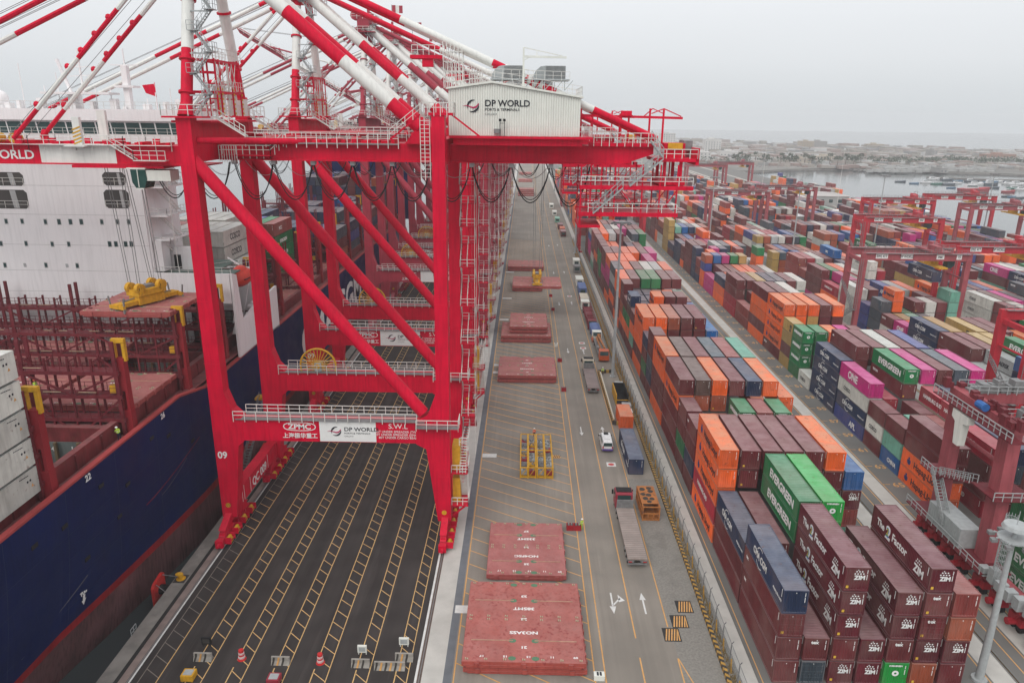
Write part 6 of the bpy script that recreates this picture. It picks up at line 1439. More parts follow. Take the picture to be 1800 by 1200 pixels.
for y, hw, z0, z1, tw in secs:
    b.v += [(x - hw, y, z0), (x - hw - .02, y, (z0 + min(z1, 1.25)) / 2), (x - hw, y, min(z1, 1.2)), (x - tw, y, z1), (x + tw, y, z1), (x + hw, y, min(z1, 1.2)), (x + hw + .02, y, (z0 + min(z1, 1.25)) / 2), (x + hw, y, z0)]
for i in range(len(secs) - 1):
    for k in range(8): b.f.append((i * 8 + k, i * 8 + (k + 1) % 8, (i + 1) * 8 + (k + 1) % 8, (i + 1) * 8 + k)); b.m.append(0)
b.f.append(tuple(range(7, -1, -1))); b.f.append(tuple(range((len(secs) - 1) * 8, len(secs) * 8))); b.m += [0, 0]; VANW = mat('van_white', (.72, .72, .72), .25, .03)
bd = b.build('body', VANW, t); b = MB(); b.prism([(x - .78, 1.25), (x + .78, 1.25), (x + .68, 1.85), (x - .68, 1.85)], 'y', 113.14, 113.24); b.build('rear_window', GLASS, bd)
b = MB(); b.box(x - .93, x + .93, 113.12, 113.3, .42, .75); b.build('purple_stripe', mat('van_purple', (.10, .06, .25), .4), bd)
for s in (-1, 1):
    b = MB(); b.prism([(114.0, 1.28), (117.4, 1.28), (116.9, 1.8), (114.1, 1.8)], 'x', x + s * .88, x + s * .93); b.build('side_window', GLASS, bd)
    b = MB(); b.box(x + s * .80 - .1, x + s * .80 + .1, 113.1, 113.2, .85, 1.2); b.build('tail_light', mat('tail_light_red', (.4, .01, .01), .3), bd)
    b = MB(); b.box(x + s * 1.08 - .1, x + s * 1.08 + .1, 117.6, 117.75, 1.1, 1.35); b.build('mirror', BLACK, bd)
b = MB(); b.box(x - .4, x + .4, 116.2, 117.0, 2.03, 2.09); b.build('roof_hatch', BLACK, bd); b = MB(); b.box(x - .5, x + .5, 114.3, 115.5, 2.05, 2.2); b.build('roof_unit', VANW, bd)
b = MB(); b.prism([(117.25, 1.95), (118.1, 1.3), (118.14, 1.34), (117.3, 2.0)], 'x', x - .74, x + .74); b.build('windscreen', GLASS, bd); wheels(t, (x - .85, x + .85), (114.2, 117.9), .34, w_=.22)
G2 = 'containers standing beside the road'
container(18.65, 105.5, .02, 12.19, 'n', 'navy container standing alone by the fence, next to the white van', group=G2)
container(19.4, 118.6 + 4.2, .02, 6.06, 'o', 'short orange container standing directly behind the lone navy container', group=G2, side=False, end=False)
# rusty open cage with dark holes in its lid
ORR = mat('cage_orange', (.40, .15, .04), .6, .2, 1, rust=.9)
t = thing('steel_cage_box', 'rusty orange cage box with round dark blotches on its lid', 'crate', (18.8, 94.8, 0)); x0, x1, y0, y1 = 17.6, 19.95, 91.6, 97.6
b = MB()
for x in (x0, x1):
    for y in (y0, (y0 + y1) / 2, y1): b.bar((x, y, 0), (x, y, 2.2), .16)
for z in (.1, 1.1, 2.15):
    b.bar((x0, y0, z), (x1, y0, z), .13); b.bar((x0, y1, z), (x1, y1, z), .13); b.bar((x0, y0, z), (x0, y1, z), .13); b.bar((x1, y0, z), (x1, y1, z), .13)
for f in (.33, .66): b.bar((x0 + (x1 - x0) * f, y0, .1), (x0 + (x1 - x0) * f, y0, 1.1), .1)
b.box(x0, x1, y0 + .1, y1, .0, .1); b.build('frame', ORR, t)
b = MB(); b.box(x0 + .05, x1 - .05, y0 + .9, y1 - .05, 2.15, 2.2); b.box(x0 + .05, x0 + .1, y0 + .4, y1, .2, 2.0); b.box(x1 - .1, x1 - .05, y0 + .4, y1, .2, 2.0); l = b.build('lid', ORR, t)
for i, (dx, dy, r) in enumerate(((.6, 5.1, .45), (1.6, 5.4, .4), (1.7, 4.5, .42), (.5, 3.6, .38), (1.3, 3.4, .42), (.7, 2.4, .42), (1.6, 2.3, .4), (1.1, 1.5, .36))):
    b = MB(); b.prism([(x0 + dx + r * math.cos(R(a)) * (1 + .12 * math.sin(a + i)), y0 + dy + r * 1.1 * math.sin(R(a))) for a in range(0, 360, 30)], 'z', 2.2, 2.206); b.build('dark_blotch', KB, l)
# yellow lashing frames the worker stands on
t0 = None
for k, (x, lab) in enumerate(((.65, 'yellow lashing frame, leftmost of the four under the worker in white'), (1.95, 'yellow lashing frame, second from left under the worker'), (3.35, 'yellow lashing frame, third from left, with red bins'), (4.65, 'yellow lashing frame, rightmost of the four'))):
    t = thing('lashing_frame', lab, 'frame', (x, 110, 0), 'yellow lashing gear frames on the quay'); x0, x1, y0, y1 = x - .58, x + .58, 103.6, 116.2; b = MB()
    for xx in (x0, x1):
        for y in (y0, y1): b.bar((xx, y, 0), (xx, y, 1.9), .16)
        for z in (.15, 1.85): b.bar((xx, y0, z), (xx, y1, z), .16)
        b.bar((xx, y0, .15), (xx, y0 + 2.5, 1.85), .1); b.bar((xx, y0 + 6, 1.85), (xx, y0 + 8.5, .15), .1)
    for y in (y0, y0 + 6.3, y1): 
        for z in (.15, 1.85): b.bar((x0, y, z), (x1, y, z), .14)
    b.bar((x0, y0, .15), (x1, y0, 1.85), .1); b.box(x0, x1, y0, y1, .1, .16); b.build('frame', YEL, t)
    for j in range(7):
        y = y0 + .5 + j * 1.75; b = MB(); b.box(x - .46, x + .46, y, y + 1.3, .3, 1.0 + (j % 3) * .1); b.build('bin', (GALV, YEL, REDCAB, STEEL)[(j * 3 + k * 2) % 4 if (j + k) % 4 else 0], t)
        b = MB(); rr = random.Random(j * 9 + k)
        for q in range(7): b.ball((x - .36 + rr.random() * .7, y + .15 + rr.random() * 1.0, 1.08 + (j % 3) * .1), .14, .2, .1, 6, 3)
        b.build('twistlocks', STEEL, t)['kind'] = 'stuff'
def striped_plate(x, y, label, w_=1.3, l=1.0):
    b = MB(); b.box(x - w_ / 2, x + w_ / 2, y - l / 2, y + l / 2, .01, .08); o = b.build('warning_plate', YLO, loc=(x, y, 0)); tag(o, label, 'plate'); b = MB()
    for k in range(4): u = x - w_ / 2 + .1 + k * .3; b.add([(u, y - l / 2 + .05, .085), (u + .13, y - l / 2 + .05, .085), (u + .4, y + l / 2 - .05, .085), (u + .27, y + l / 2 - .05, .085)], [(0, 1, 2, 3)])
    b.build('painted_stripes', STR_B, o)
striped_plate(6.1, 111.3, 'black and yellow striped plate lying beside the yellow lashing frames')
REDB = mat('box_red', (.33, .012, .02), .5, .1)
def gearbox(x, y, label):
    t = thing('gear_box', label, 'box', (x, y, 0), 'small dark red gear boxes by the yellow line'); b = MB(); b.box(x - .5, x + .5, y - .4, y + .4, 0, .12); b.box(x - .5, x - .44, y - .4, y + .4, .12, .8); b.box(x + .44, x + .5, y - .4, y + .4, .12, .8); b.box(x - .44, x + .44, y - .4, y - .34, .12, .8); b.box(x - .44, x + .44, y + .34, y + .4, .12, .8); b.build('shell', REDB, t)
    for s in (-.2, .2): b = MB(); b.tube((x + s, y - .2, .8), (x + s, y + .2, .8), .14, 8); b.build('twistlock', STEEL, t)
gearbox(7.1, 88.9, 'small red gear box, left one of the pair beside the worker in yellow'); gearbox(8.15, 88.9, 'small red gear box, right one of the pair beside the worker in yellow')
for k, (x, y) in enumerate(((8.9, 142.2), (8.9, 161.2), (9.0, 208.0), (8.9, 225))): gearbox(x, y, 'small red gear box on the yellow line, %s of the row from the front' % ORD[k])
b = MB(); b.box(7.9, 9.0, 60.5, 61.2, 0, .6); o = b.build('white_crate', HOUSEW, loc=(8.4, 60.8, 0)); tag(o, 'small white crate on the yellow line at the bottom edge', 'crate')
b = MB(); b.box(8.2, 8.4, 60.6, 61.1, .6, .63); b.box(8.5, 8.7, 60.6, 61.1, .6, .63); b.build('opening', DARKP, o)
t = thing('white_crate', 'small pale crate between the yellow lines beyond the red hatch covers', 'crate', (8.5, 173, 0)); b = MB(); b.box(8.1, 8.9, 172.6, 173.4, 0, .8); b.build('shell', HOUSEW, t); b = MB(); b.box(8.3, 8.7, 172.7, 173.2, .8, .83); b.build('opening', DARKP, t)
# yellow fenced enclosure by the mast
t = thing('roadside_enclosure', 'long yellow and black striped barrier around the mast and bins', 'barrier', (18.4, 137, 0)); by, bk = MB(), MB()
pts = [(17.35, 125.2), (17.3, 153.8), (20.2, 154.0)]; p0 = (19.0, 125.0)
for a, c in ((p0, pts[0]), (pts[0], pts[1]), (pts[1], pts[2])):
    a, c = Vector((*a, 0)), Vector((*c, 0)); n = int((c - a).length / .5)
    for i in range(n): (by if i % 2 else bk).bar(a.lerp(c, i / n) + Vector((0, 0, .35)), a.lerp(c, (i + 1) / n) + Vector((0, 0, .35)), .35, .7)
by.build('yellow_block', KY, t); bk.build('black_block', KB, t); b = MB(); b.bar((17.5, 126, .8), (17.5, 152, .8), .25); b.build('top_rail', CREAM, t)
t = thing('open_skip', 'open yellow-sided skip standing by the fence', 'skip', (20.2, 139, 0)); b = MB(); b.box(18.9, 19.05, 134.6, 141.5, .1, 2.3); b.build('side_wall', YEL, t)
b = MB(); b.box(21.2, 21.35, 134.6, 141.5, .1, 2.3); b.box(18.9, 21.35, 141.4, 141.6, .1, 2.3); b.box(18.9, 21.35, 134.6, 141.5, 0, .12); b.build('shell', BLACK, t); b = MB(); b.bar((18.9, 134.6, 1.2), (21.3, 134.6, 1.2), .12); b.build('bar', YEL, t)
for k, (x, y, m_, lab) in enumerate(((20.6, 131.8, GALV, 'grey bin box beside the worker in orange'), (20.4, 128.6, HOUSEW, 'pale box with white lid just behind the short orange container'), (20.6, 143.6, KB, 'dark cabinet behind the open yellow skip'))):
    t = thing('equipment_box', lab, 'box', (x, y, 0), 'boxes kept inside the striped barrier'); b = MB(); b.box(x - .8, x + .8, y - .9, y + .9, .1, 1.4); b.box(x - .7, x - .6, y - .8, y + .8, 0, .1); b.box(x + .6, x + .7, y - .8, y + .8, 0, .1); b.build('shell', m_ if k != 1 else REDCAB, t); b = MB(); b.box(x - .85, x + .85, y - .95, y + .95, 1.4, 1.52); b.build('lid', GALV if k != 1 else WHITE, t)
# service vehicles parked along the fence
def cabtruck(x, y, Lb, label, cabm, kind, m2):
    """small truck parked facing the camera (cab toward it)"""
    t = thing('service_truck', label, 'truck', (x, y + Lb / 2, 0), 'service vehicles parked along the fence'); c = y
    b = MB(); b.prism([(c, .6), (c - .05, 1.5), (c + .35, 2.6), (c + 2.0, 2.7), (c + 2.1, .6)], 'x', x - 1.15, x + 1.15); cb = b.build('cab', cabm, t); b = MB(); b.prism([(c + .02, 1.6), (c + .32, 2.5), (c + .28, 2.52), (c - .03, 1.6)], 'x', x - 1.0, x + 1.0); b.build('windscreen', GLASS, cb)
    b = MB(); b.box(x - 1.2, x + 1.2, c - .15, c + .05, .45, 1.0); b.build('bumper', cabm, cb); b = MB(); b.box(x - 1.05, x + 1.05, y + 2.2, y + Lb, .8, 1.1); b.build('chassis', STEEL, t); wheels(t, (x - 1.0, x + 1.0), (y + 1.1, y + Lb - 1.6), .48)
    if kind == 'crane':
        b = MB(); b.box(x - 1.2, x + 1.2, y + 2.3, y + Lb, 1.1, 1.3); b.build('deck', m2, t)
        b = MB(); b.bar((x + .3, y + 2.6, 2.6), (x - .2, y + Lb - 1.6, 2.5), .4); b.bar((x - .4, y + 2.8, 2.0), (x - .7, y + Lb - 2, 2.2), .3); b.tube((x, y + Lb - 2, 1.2), (x, y + Lb - 2, 2.9), .5, 10); b.build('folded_crane', ORR, t)
        b = MB(); b.box(x - 1.1, x - .4, y + 5, y + 7, 1.3, 2.0); b.box(x + .5, x + 1.1, y + 3, y + 4.5, 1.3, 1.9); b.build('tool_box', STEEL, t)
    elif kind == 'tarp': b = MB(); b.prism([(x - 1.25, 1.1), (x + 1.25, 1.1), (x + 1.25, 2.4), (x + .5, 2.75), (x - .6, 2.7), (x - 1.25, 2.4)], 'y', y + 2.3, y + Lb); b.build('tarpaulin', m2, t)
    else:
        b = MB(); b.box(x - 1.2, x + 1.2, y + 2.3, y + Lb, 1.1, 1.3)
        for s in (-1.15, 1.15):
            for k in range(7): b.bar((x + s, y + 2.5 + k * (Lb - 3) / 6, 1.3), (x + s, y + 2.5 + k * (Lb - 3) / 6, 2.6), .12)
            b.bar((x + s, y + 2.4, 2.6), (x + s, y + Lb, 2.6), .12)
        for k in range(5): b.bar((x - 1.15, y + 2.5 + k * (Lb - 3) / 4, 2.6), (x + 1.15, y + 2.5 + k * (Lb - 3) / 4, 2.6), .12); b.box(x - .9, x + .9, y + 2.6 + k * 1.6, y + 3.4 + k * 1.6, 1.3, 2.1)
        b.build('stake_body', m2, t)
    return t
ORCAB = mat('truck_orange', (.52, .10, .03), .45, .12); TARP = mat('tarp_blue', (.10, .15, .32), .6, .12, 1); CRADLE = mat('cradle_maroon', (.17, .01, .02), .5, .15)
cabtruck(19.3, 161.2, 15, 'orange truck with folded crane parked just beyond the mast', ORCAB, 'crane', STEEL)
cabtruck(19.1, 177.0, 9, 'white-cab truck with light blue tarpaulin behind the orange crane truck', HOUSEW, 'tarp', TARP)
cabtruck(18.8, 187.5, 20, 'long dark red cradle trailer beside the fence', CRADLE, 'stake', CRADLE)
for k, (x, y, Lb, m_, lab) in enumerate(((18.6, 209, 3.4, HOUSEW, 'white box cabin beyond the dark red cradle trailer'), (19, 216, 7, REDCAB, 'brown open skip with cream rim along the fence'), (19.2, 226.5, 9, TARP, 'dark container with grey-blue tarpaulin along the fence'), (19.2, 240, 6, HOUSEW, 'white box van body along the fence'), (19.8, 262, 4, STEEL, 'grey and white gate booth with dark window by the mast'), (20.4, 274, 5, HOUSEW, 'white cabin behind the gate booth'),
        (18.9, 345, 8, CC and CM['m'], 'maroon box standing far along the fence'), (19.0, 356, 7, ORCAB, 'orange machine far along the fence'), (18.6, 368, 8, CM['m'], 'dark brown box far along the fence, beyond the orange machine'), (18.0, 392, 7, CM['t'], 'pale green box far along the fence'), (17.6, 420, 7, HOUSEW, 'white vehicle far along the fence'), (17, 455, 8, HOUSEW, 'white truck body at the far end of the road'))):
    t = thing('roadside_cabin', lab, 'cabin', (x, y, 0), 'cabins and boxes lined along the fence'); h = 2.4 if k not in (1,) else 1.7
    b = MB(); b.box(x - 1.2, x + 1.2, y, y + Lb, .25, h); b.box(x - 1.0, x - .8, y + .3, y + Lb - .3, 0, .25); b.box(x + .8, x + 1.0, y + .3, y + Lb - .3, 0, .25); b.build('body', m_, t)
    b = MB(); b.box(x - 1.27, x + 1.27, y - .06, y + Lb + .06, h, h + .14); b.build('roof', TARP if k == 2 else CREAM if k == 1 else m_, t); b = MB(); b.box(x - .8, x + .8, y - .03, y, 1.0, 2.0 if h > 2 else 1.4); b.build('window', GLASS, t)
# things lying at the near end of the lanes
def barrier(x, y, label, wd=2.0, box=None, dx=0):
    t = thing('striped_barrier', label, 'barrier', (x, y, 0), 'striped barriers closing the lanes'); b = MB(); b.prism([(y - .35, 0), (y + .35, 0), (y + .12, .45), (y + .1, .85), (y - .1, .85), (y - .12, .45)], 'x', x - wd / 2, x + wd / 2); b.build('block', mat('barrier_grey', (.3, .28, .25), .8, .2, 2), t)
    for k in range(int(wd / .5)):
        u = x - wd / 2 + .05 + k * .5; b = MB(); b.add([(u, y - .365, .02), (u + .2, y - .365, .02), (u + .3, y - .14, .45), (u + .35, y - .115, .83), (u + .15, y - .115, .83), (u + .1, y - .14, .45)], [(0, 1, 2, 3, 4, 5)]); b.build('painted_stripe', YLO if k % 2 else KB, t)
    return t
barrier(-33.0, 62.3, 'striped barrier at the second lane marking with dark board behind', 1.9); barrier(-24.7, 62.0, 'striped barrier between the two red traffic drums', 1.9); barrier(-16.3, 61.9, 'striped barrier with grey sign box on top', 1.9); barrier(-13.2, 61.6, 'widest striped barrier, left of the one with the screen box', 3.2); barrier(-11.9, 62.9, 'striped barrier nearest the right rail, below the screen box', 1.9)
def signbox(x, y, z, m_, label, s=.5):
    t = thing('sign_box', label, 'sign', (x, y, z), 'sign boxes at the lane ends'); b = MB(); b.box(x - s, x + s, y - .12, y + .12, z, z + .8); b.bar((x - .4, y, z - .3), (x - .4, y, z), .08); b.bar((x + .4, y, z - .3), (x + .4, y, z), .08); b.build('board', m_, t); b = MB(); b.box(x - s + .15, x + s - .15, y - .14, y - .12, z + .15, z + .68); b.build('panel', GALV if m_ is not BLACK else KB, t)
signbox(-33.1, 63.6, .9, BLACK, 'dark board standing behind the leftmost striped barrier'); signbox(-16.3, 62.9, .9, HOUSEW, 'grey-white sign box on the barrier near the middle lanes', .48); signbox(-12.1, 64.2, .9, HOUSEW, 'grey-white screen box above the barrier next to the right rail', .52)
def drum(x, y, label):
    t = thing('traffic_drum', label, 'traffic drum', (x, y, 0), 'red and white traffic drums'); b = MB(); z = 0
    for k in range(5): b.tube((x, y, z), (x, y, z + .2), .36 - k * .022, 14, .35 - k * .022); z += .24
    b.tube((x, y, 0), (x, y, .06), .46, 14); b.build('drum', mat('drum_red', (.55, .03, .03), .5), t, smooth=True); b = MB()
    for k in range(3): b.tube((x, y, .21 + k * .24), (x, y, .245 + k * .24), .352 - k * .022, 14)
    b.tube((x, y, .32), (x, y, .42), .345, 14); b.tube((x, y, .8), (x, y, .9), .30, 14); b.build('white_band', WHITE, t)
drum(-29.0, 62.5, 'red traffic drum between the first and second striped barriers'); drum(-20.6, 62.2, 'red traffic drum left of the barrier with grey sign box')
def palletbox(x, y, m_, label):
    t = thing('cable_box', label, 'box', (x, y, 0), 'boxes cut by the bottom edge'); b = MB(); b.box(x - .62, x + .62, y - .55, y + .55, .1, .75)
    for s in (-.6, .6): b.box(x + s * .8 - .08, x + s * .8 + .08, y - .5, y + .5, 0, .1)
    b.build('shell', m_, t); b = MB(); b.box(x - .45, x + .45, y - .38, y + .38, .75, .79); b.build('panel', GALV, t)
palletbox(-33.3, 59.6, YEL, 'yellow box with grey panel at the bottom edge, left'); palletbox(-24.5, 59.3, REDCAB, 'red box at the bottom edge near the first red drum')
# quay furniture
for k, (y, lab) in enumerate(((75.9, 'yellow bollard on the quay edge beside the red fender'), (118, 'yellow bollard on the quay edge under the first crane'), (160, 'yellow bollard farther along the quay edge'))):
    t = thing('mooring_bollard', lab, 'bollard', (-41.6, y, 0), 'yellow bollards on the quay edge'); b = MB(); b.tube((-41.6, y, 0), (-41.6, y, .12), .55, 14); b.tube((-41.6, y, .1), (-41.6, y, .6), .28, 12, .34); b.ball((-41.75, y, .68), .5, .38, .2, 12, 5); b.build('bollard_body', YEL, t, smooth=True); b = MB(); b.box(-42.3, -40.9, y - .8, y + .8, -.01, .03); b.build('base_plate', KB, t)
for k, (y, lab) in enumerate(((74.9, 'red fender panel hanging off the quay beside the yellow bollard'), (112, 'red fender panel beyond the legs of the first crane'), (150, 'far red fender panel on the quay face'))):
    t = thing('quay_fender', lab, 'fender', (-43.5, y, -1), 'red fenders on the quay face'); b = MB(); b.prism([(y - 1.5, -2.6), (y + 1.3, -2.2), (y + 1.3, .7), (y + .9, .95), (y - 1.1, .6), (y - 1.5, .2)], 'x', -44.1, -43.75); b.build('panel', mat('fender_red', (.50, .03, .025), .5), t)
    b = MB(); b.tube((-43.75, y, -.8), (-42.4, y, -.8), .6, 12); b.build('rubber_cone', BLACK, t); b = MB(); b.bar((-43.8, y + .8, .7), (-42.2, y + 1.4, .02), .07); b.bar((-43.8, y - .8, .4), (-42.3, y - 1.6, .02), .07); b.build('chain', STEEL, t)
t = thing('quay_ladder', 'small metal ladder hoop at the quay edge', 'ladder', (-42.4, 66.2, 0)); b = MB(); b.rail([(-42.5, 65.8, -.4), (-42.5, 66.9, -.4)], 1.0, .5, .06)
for k in range(6): b.bar((-42.5, 65.9, -.5 - .4 * k), (-42.5, 66.8, -.5 - .4 * k), .05)
b.build('rung_frame', GALV, t)
t = thing('gangway', 'dark gangway resting between the ship side and the quay', 'gangway', (-43.6, 106, 4)); b = MB(); b.stairs((-43.3, 112, 9.5), (-43.0, 100, .6), .9, 'x'); b.rail([(-43.7, 112, 9.5), (-43.4, 100, .6)], 1.1, 1.2, .07); b.rail([(-42.8, 112, 9.5), (-42.5, 100, .6)], 1.1, 1.2, .07); b.build('stairs', STEEL, t)
b = MB(); b.box(-44.4, -42.6, 111.6, 113.4, 9.2, 9.6); b.build('platform', YEL, t)

# ------------------------------------------------------------------ people
SKIN = mat('skin', (.35, .2, .14), .6); 
def person(x, y, z, label, top, legs, hat, face=0, pose='stand', h=1.75):
    """one skinned surface from a posed skeleton; vest and helmet are separate parts"""
    k = h / 1.75; J = {'pel': (0, 0, .95), 'chest': (0, 0, 1.28), 'neck': (0, 0, 1.47), 'head': (0, .02, 1.64), 'top': (0, .02, 1.74),
         'hL': (-.10, 0, .92), 'kL': (-.12, .04, .50), 'aL': (-.12, 0, .09), 'tL': (-.13, .17, .04), 'hR': (.10, 0, .92), 'kR': (.12, .02, .50), 'aR': (.12, -.02, .09), 'tR': (.13, .15, .04),
         'sL': (-.19, 0, 1.41), 'eL': (-.26, -.02, 1.14), 'wL': (-.27, .08, .90), 'fL': (-.26, .13, .82), 'sR': (.19, 0, 1.41), 'eR': (.26, -.02, 1.14), 'wR': (.27, .08, .90), 'fR': (.26, .13, .82)}
    if pose == 'walk': J.update(kL=(-.11, .22, .52), aL=(-.11, .26, .10), tL=(-.11, .42, .07), kR=(.11, -.02, .50), aR=(.11, -.34, .16), tR=(.11, -.22, .05), eL=(-.26, -.14, 1.15), wL=(-.24, -.1, .92), fL=(-.23, -.06, .84), eR=(.26, .1, 1.15), wR=(.24, .3, 1.0), fR=(.23, .38, .97))
    if pose == 'reach': J.update(eL=(-.38, .1, 1.22), wL=(-.58, .2, 1.15), fL=(-.68, .24, 1.13), eR=(.30, .12, 1.2), wR=(.25, .34, 1.15), fR=(.23, .42, 1.15))
    if pose == 'bend': J.update(chest=(0, .14, 1.24), neck=(0, .24, 1.38), head=(0, .34, 1.5), top=(0, .38, 1.58), sL=(-.19, .2, 1.34), sR=(.19, .2, 1.34), eL=(-.24, .36, 1.12), wL=(-.18, .55, 1.0), fL=(-.16, .62, .97), eR=(.24, .36, 1.12), wR=(.18, .55, 1.0), fR=(.16, .62, .97))
    Rr = {'pel': .15, 'chest': .165, 'neck': .065, 'head': .105, 'top': .07, 'hL': .10, 'kL': .07, 'aL': .05, 'tL': .045, 'hR': .10, 'kR': .07, 'aR': .05, 'tR': .045, 'sL': .07, 'eL': .05, 'wL': .036, 'fL': .03, 'sR': .07, 'eR': .05, 'wR': .036, 'fR': .03}
    E = [('pel', 'chest'), ('chest', 'neck'), ('neck', 'head'), ('head', 'top'), ('pel', 'hL'), ('hL', 'kL'), ('kL', 'aL'), ('aL', 'tL'), ('pel', 'hR'), ('hR', 'kR'), ('kR', 'aR'), ('aR', 'tR'), ('chest', 'sL'), ('sL', 'eL'), ('eL', 'wL'), ('wL', 'fL'), ('chest', 'sR'), ('sR', 'eR'), ('eR', 'wR'), ('wR', 'fR')]
    ks = list(J); me = bpy.data.meshes.new('sk'); me.from_pydata([tuple(c * k for c in J[q]) for q in ks], [(ks.index(a), ks.index(c)) for a, c in E], [])
    o = bpy.data.objects.new('sk', me); COL.objects.link(o); md = o.modifiers.new('s', 'SKIN'); sb = o.modifiers.new('u', 'SUBSURF'); sb.levels = 1; sb.render_levels = 1
    for i, q in enumerate(ks): me.skin_vertices[0].data[i].radius = (Rr[q] * k, Rr[q] * k * (.75 if q in ('pel', 'chest') else 1)); me.skin_vertices[0].data[i].use_root = (q == 'pel')
    em = bpy.data.meshes.new_from_object(o.evaluated_get(bpy.context.evaluated_depsgraph_get())); bpy.data.objects.remove(o); em.name = 'body'
    em.materials.clear(); em.materials.append(legs); em.materials.append(top); em.materials.append(SKIN)
    for p in em.polygons:
        c = p.center / k; p.material_index = 2 if c.z > 1.46 or (abs(c.x) > .2 and c.z < .9 and c.z > .7) else 1 if c.z > .98 or abs(c.x) > .2 and c.z > .85 else 0
        p.use_smooth = True
    t = thing('person', label, 'person', (x, y, z), 'dock workers'); b_ = bpy.data.objects.new('body', em); COL.objects.link(b_); b_.parent = t; t.rotation_euler.z = face
    hd = Vector(J['head']) * k; m = MB(); m.ball((hd.x, hd.y, hd.z + .055), .135, .15, .12, 10, 6); m.tube((hd.x, hd.y, hd.z + .03), (hd.x, hd.y, hd.z + .05), .16, 12); q = m.build('helmet', hat); q.parent = t; ORG[q.name] = Vector((0, 0, 0))
    m = MB(); c = (Vector(J['chest']) + Vector(J['neck'])) / 2 * k; 
    ch = Vector(J['chest']) * k
    m.box(ch.x - .2, ch.x + .2, ch.y - .145, ch.y + .145, ch.z - .28, ch.z + .12); q = m.build('safety_vest', top); q.parent = t
    m = MB(); m.box(ch.x - .205, ch.x + .205, ch.y - .15, ch.y + .15, ch.z - .12, ch.z - .06); q = m.build('reflective_band', WHITE); q.parent = t
    return t
LIME = mat('hi_vis_lime', (.42, .60, .06), .6); ORV = mat('hi_vis_orange', (.70, .12, .03), .6); NAVYC = mat('work_trousers', (.02, .03, .06), .8)
person(2.45, 119.0, 0, 'worker in white jacket and red vest walking behind the yellow lashing frames', ORV, NAVYC, WHITE, R(180), 'walk')
person(8.75, 88.8, 0, 'worker in lime yellow overalls reaching for the small red gear boxes', LIME, LIME, WHITE, R(70), 'reach')
person(19.1, 130.2, 0, 'worker in orange and yellow overalls inside the striped barrier', ORV, ORV, YEL, R(200), 'stand')
person(18.1, 152.6, 0, 'worker in pale vest standing by the foot of the tall mast', LIME, NAVYC, WHITE, R(160), 'stand')
person(17.9, 176.5, 0, 'worker in red by the barrier beside the orange crane truck', ORV, ORV, YEL, R(180), 'walk')
person(-46.7, 76.4, 18.36, 'worker in lime vest and white helmet bending at the ship railing', LIME, NAVYC, WHITE, R(60), 'bend')
person(-56.5, 77.9, 23.4, 'worker in lime vest walking on the lashing bridge of the ship', LIME, NAVYC, ORV, R(90), 'walk')
person(-20.0, 60.2, 0.0, 'worker at the bottom edge by the second red drum', LIME, NAVYC, WHITE, 0, 'stand') if False else None

# ------------------------------------------------------------------ harbour: boats, warehouses, city
def at_px(px, py, z):
    d = FWD * F_PX + RT * (px - 900) - UP * (py - 600); t = (z - CAM.z) / d.z; return CAM + d * t
BH = {'w': mat('boat_white', (.62, .62, .62), .5), 'd': mat('boat_dark', (.08, .10, .12), .6), 'b': mat('boat_blue', (.08, .16, .25), .6), 'r': mat('boat_red', (.35, .04, .05), .6), 'g': mat('boat_green', (.06, .18, .14), .6)}
def boat(px, py, Lb, c, label, cab=True, hdg=0):
    p = at_px(px, py, -3.4); t = thing('boat', label, 'boat', (p.x, p.y, -3.5), 'boats moored in the basin'); w_ = Lb * .15; b = MB()
    P = [(-.5, .8), (-.45, 1), (.2, 1), (.4, .6), (.5, 0), (.4, -.6), (.2, -1), (-.45, -1), (-.5, -.8)]; z0, z1 = -3.7, -3.5 + Lb * .10
    lo = [(p.x + a * Lb * .94, p.y + q * w_ * .8, z0) for a, q in P]; hi = [(p.x + a * Lb, p.y + q * w_, z1 + (Lb * .05 if a > .3 else 0)) for a, q in P]; n = len(P)
    b.add(lo + hi, [(i, (i + 1) % n, n + (i + 1) % n, n + i) for i in range(n)] + [tuple(range(n - 1, -1, -1)), tuple(range(n, 2 * n))]); b.build('hull', BH[c], t)
    if cab:
        b = MB(); b.prism([(-.32 * Lb + p.x, z1), (.08 * Lb + p.x, z1), (.03 * Lb + p.x, z1 + Lb * .13), (-.30 * Lb + p.x, z1 + Lb * .13)], 'y', p.y - w_ * .6, p.y + w_ * .6); cb = b.build('cabin', BH['w'], t)
        b = MB(); b.box(p.x - .29 * Lb, p.x + .03 * Lb, p.y - w_ * .62, p.y - w_ * .6, z1 + Lb * .06, z1 + Lb * .10); b.build('window', GLASS, cb)
        b = MB(); b.bar((p.x - .1 * Lb, p.y, z1 + Lb * .13), (p.x - .1 * Lb, p.y, z1 + Lb * .38), .15); b.build('mast', STEEL, t)
    t.rotation_euler.z = R(hdg); return t
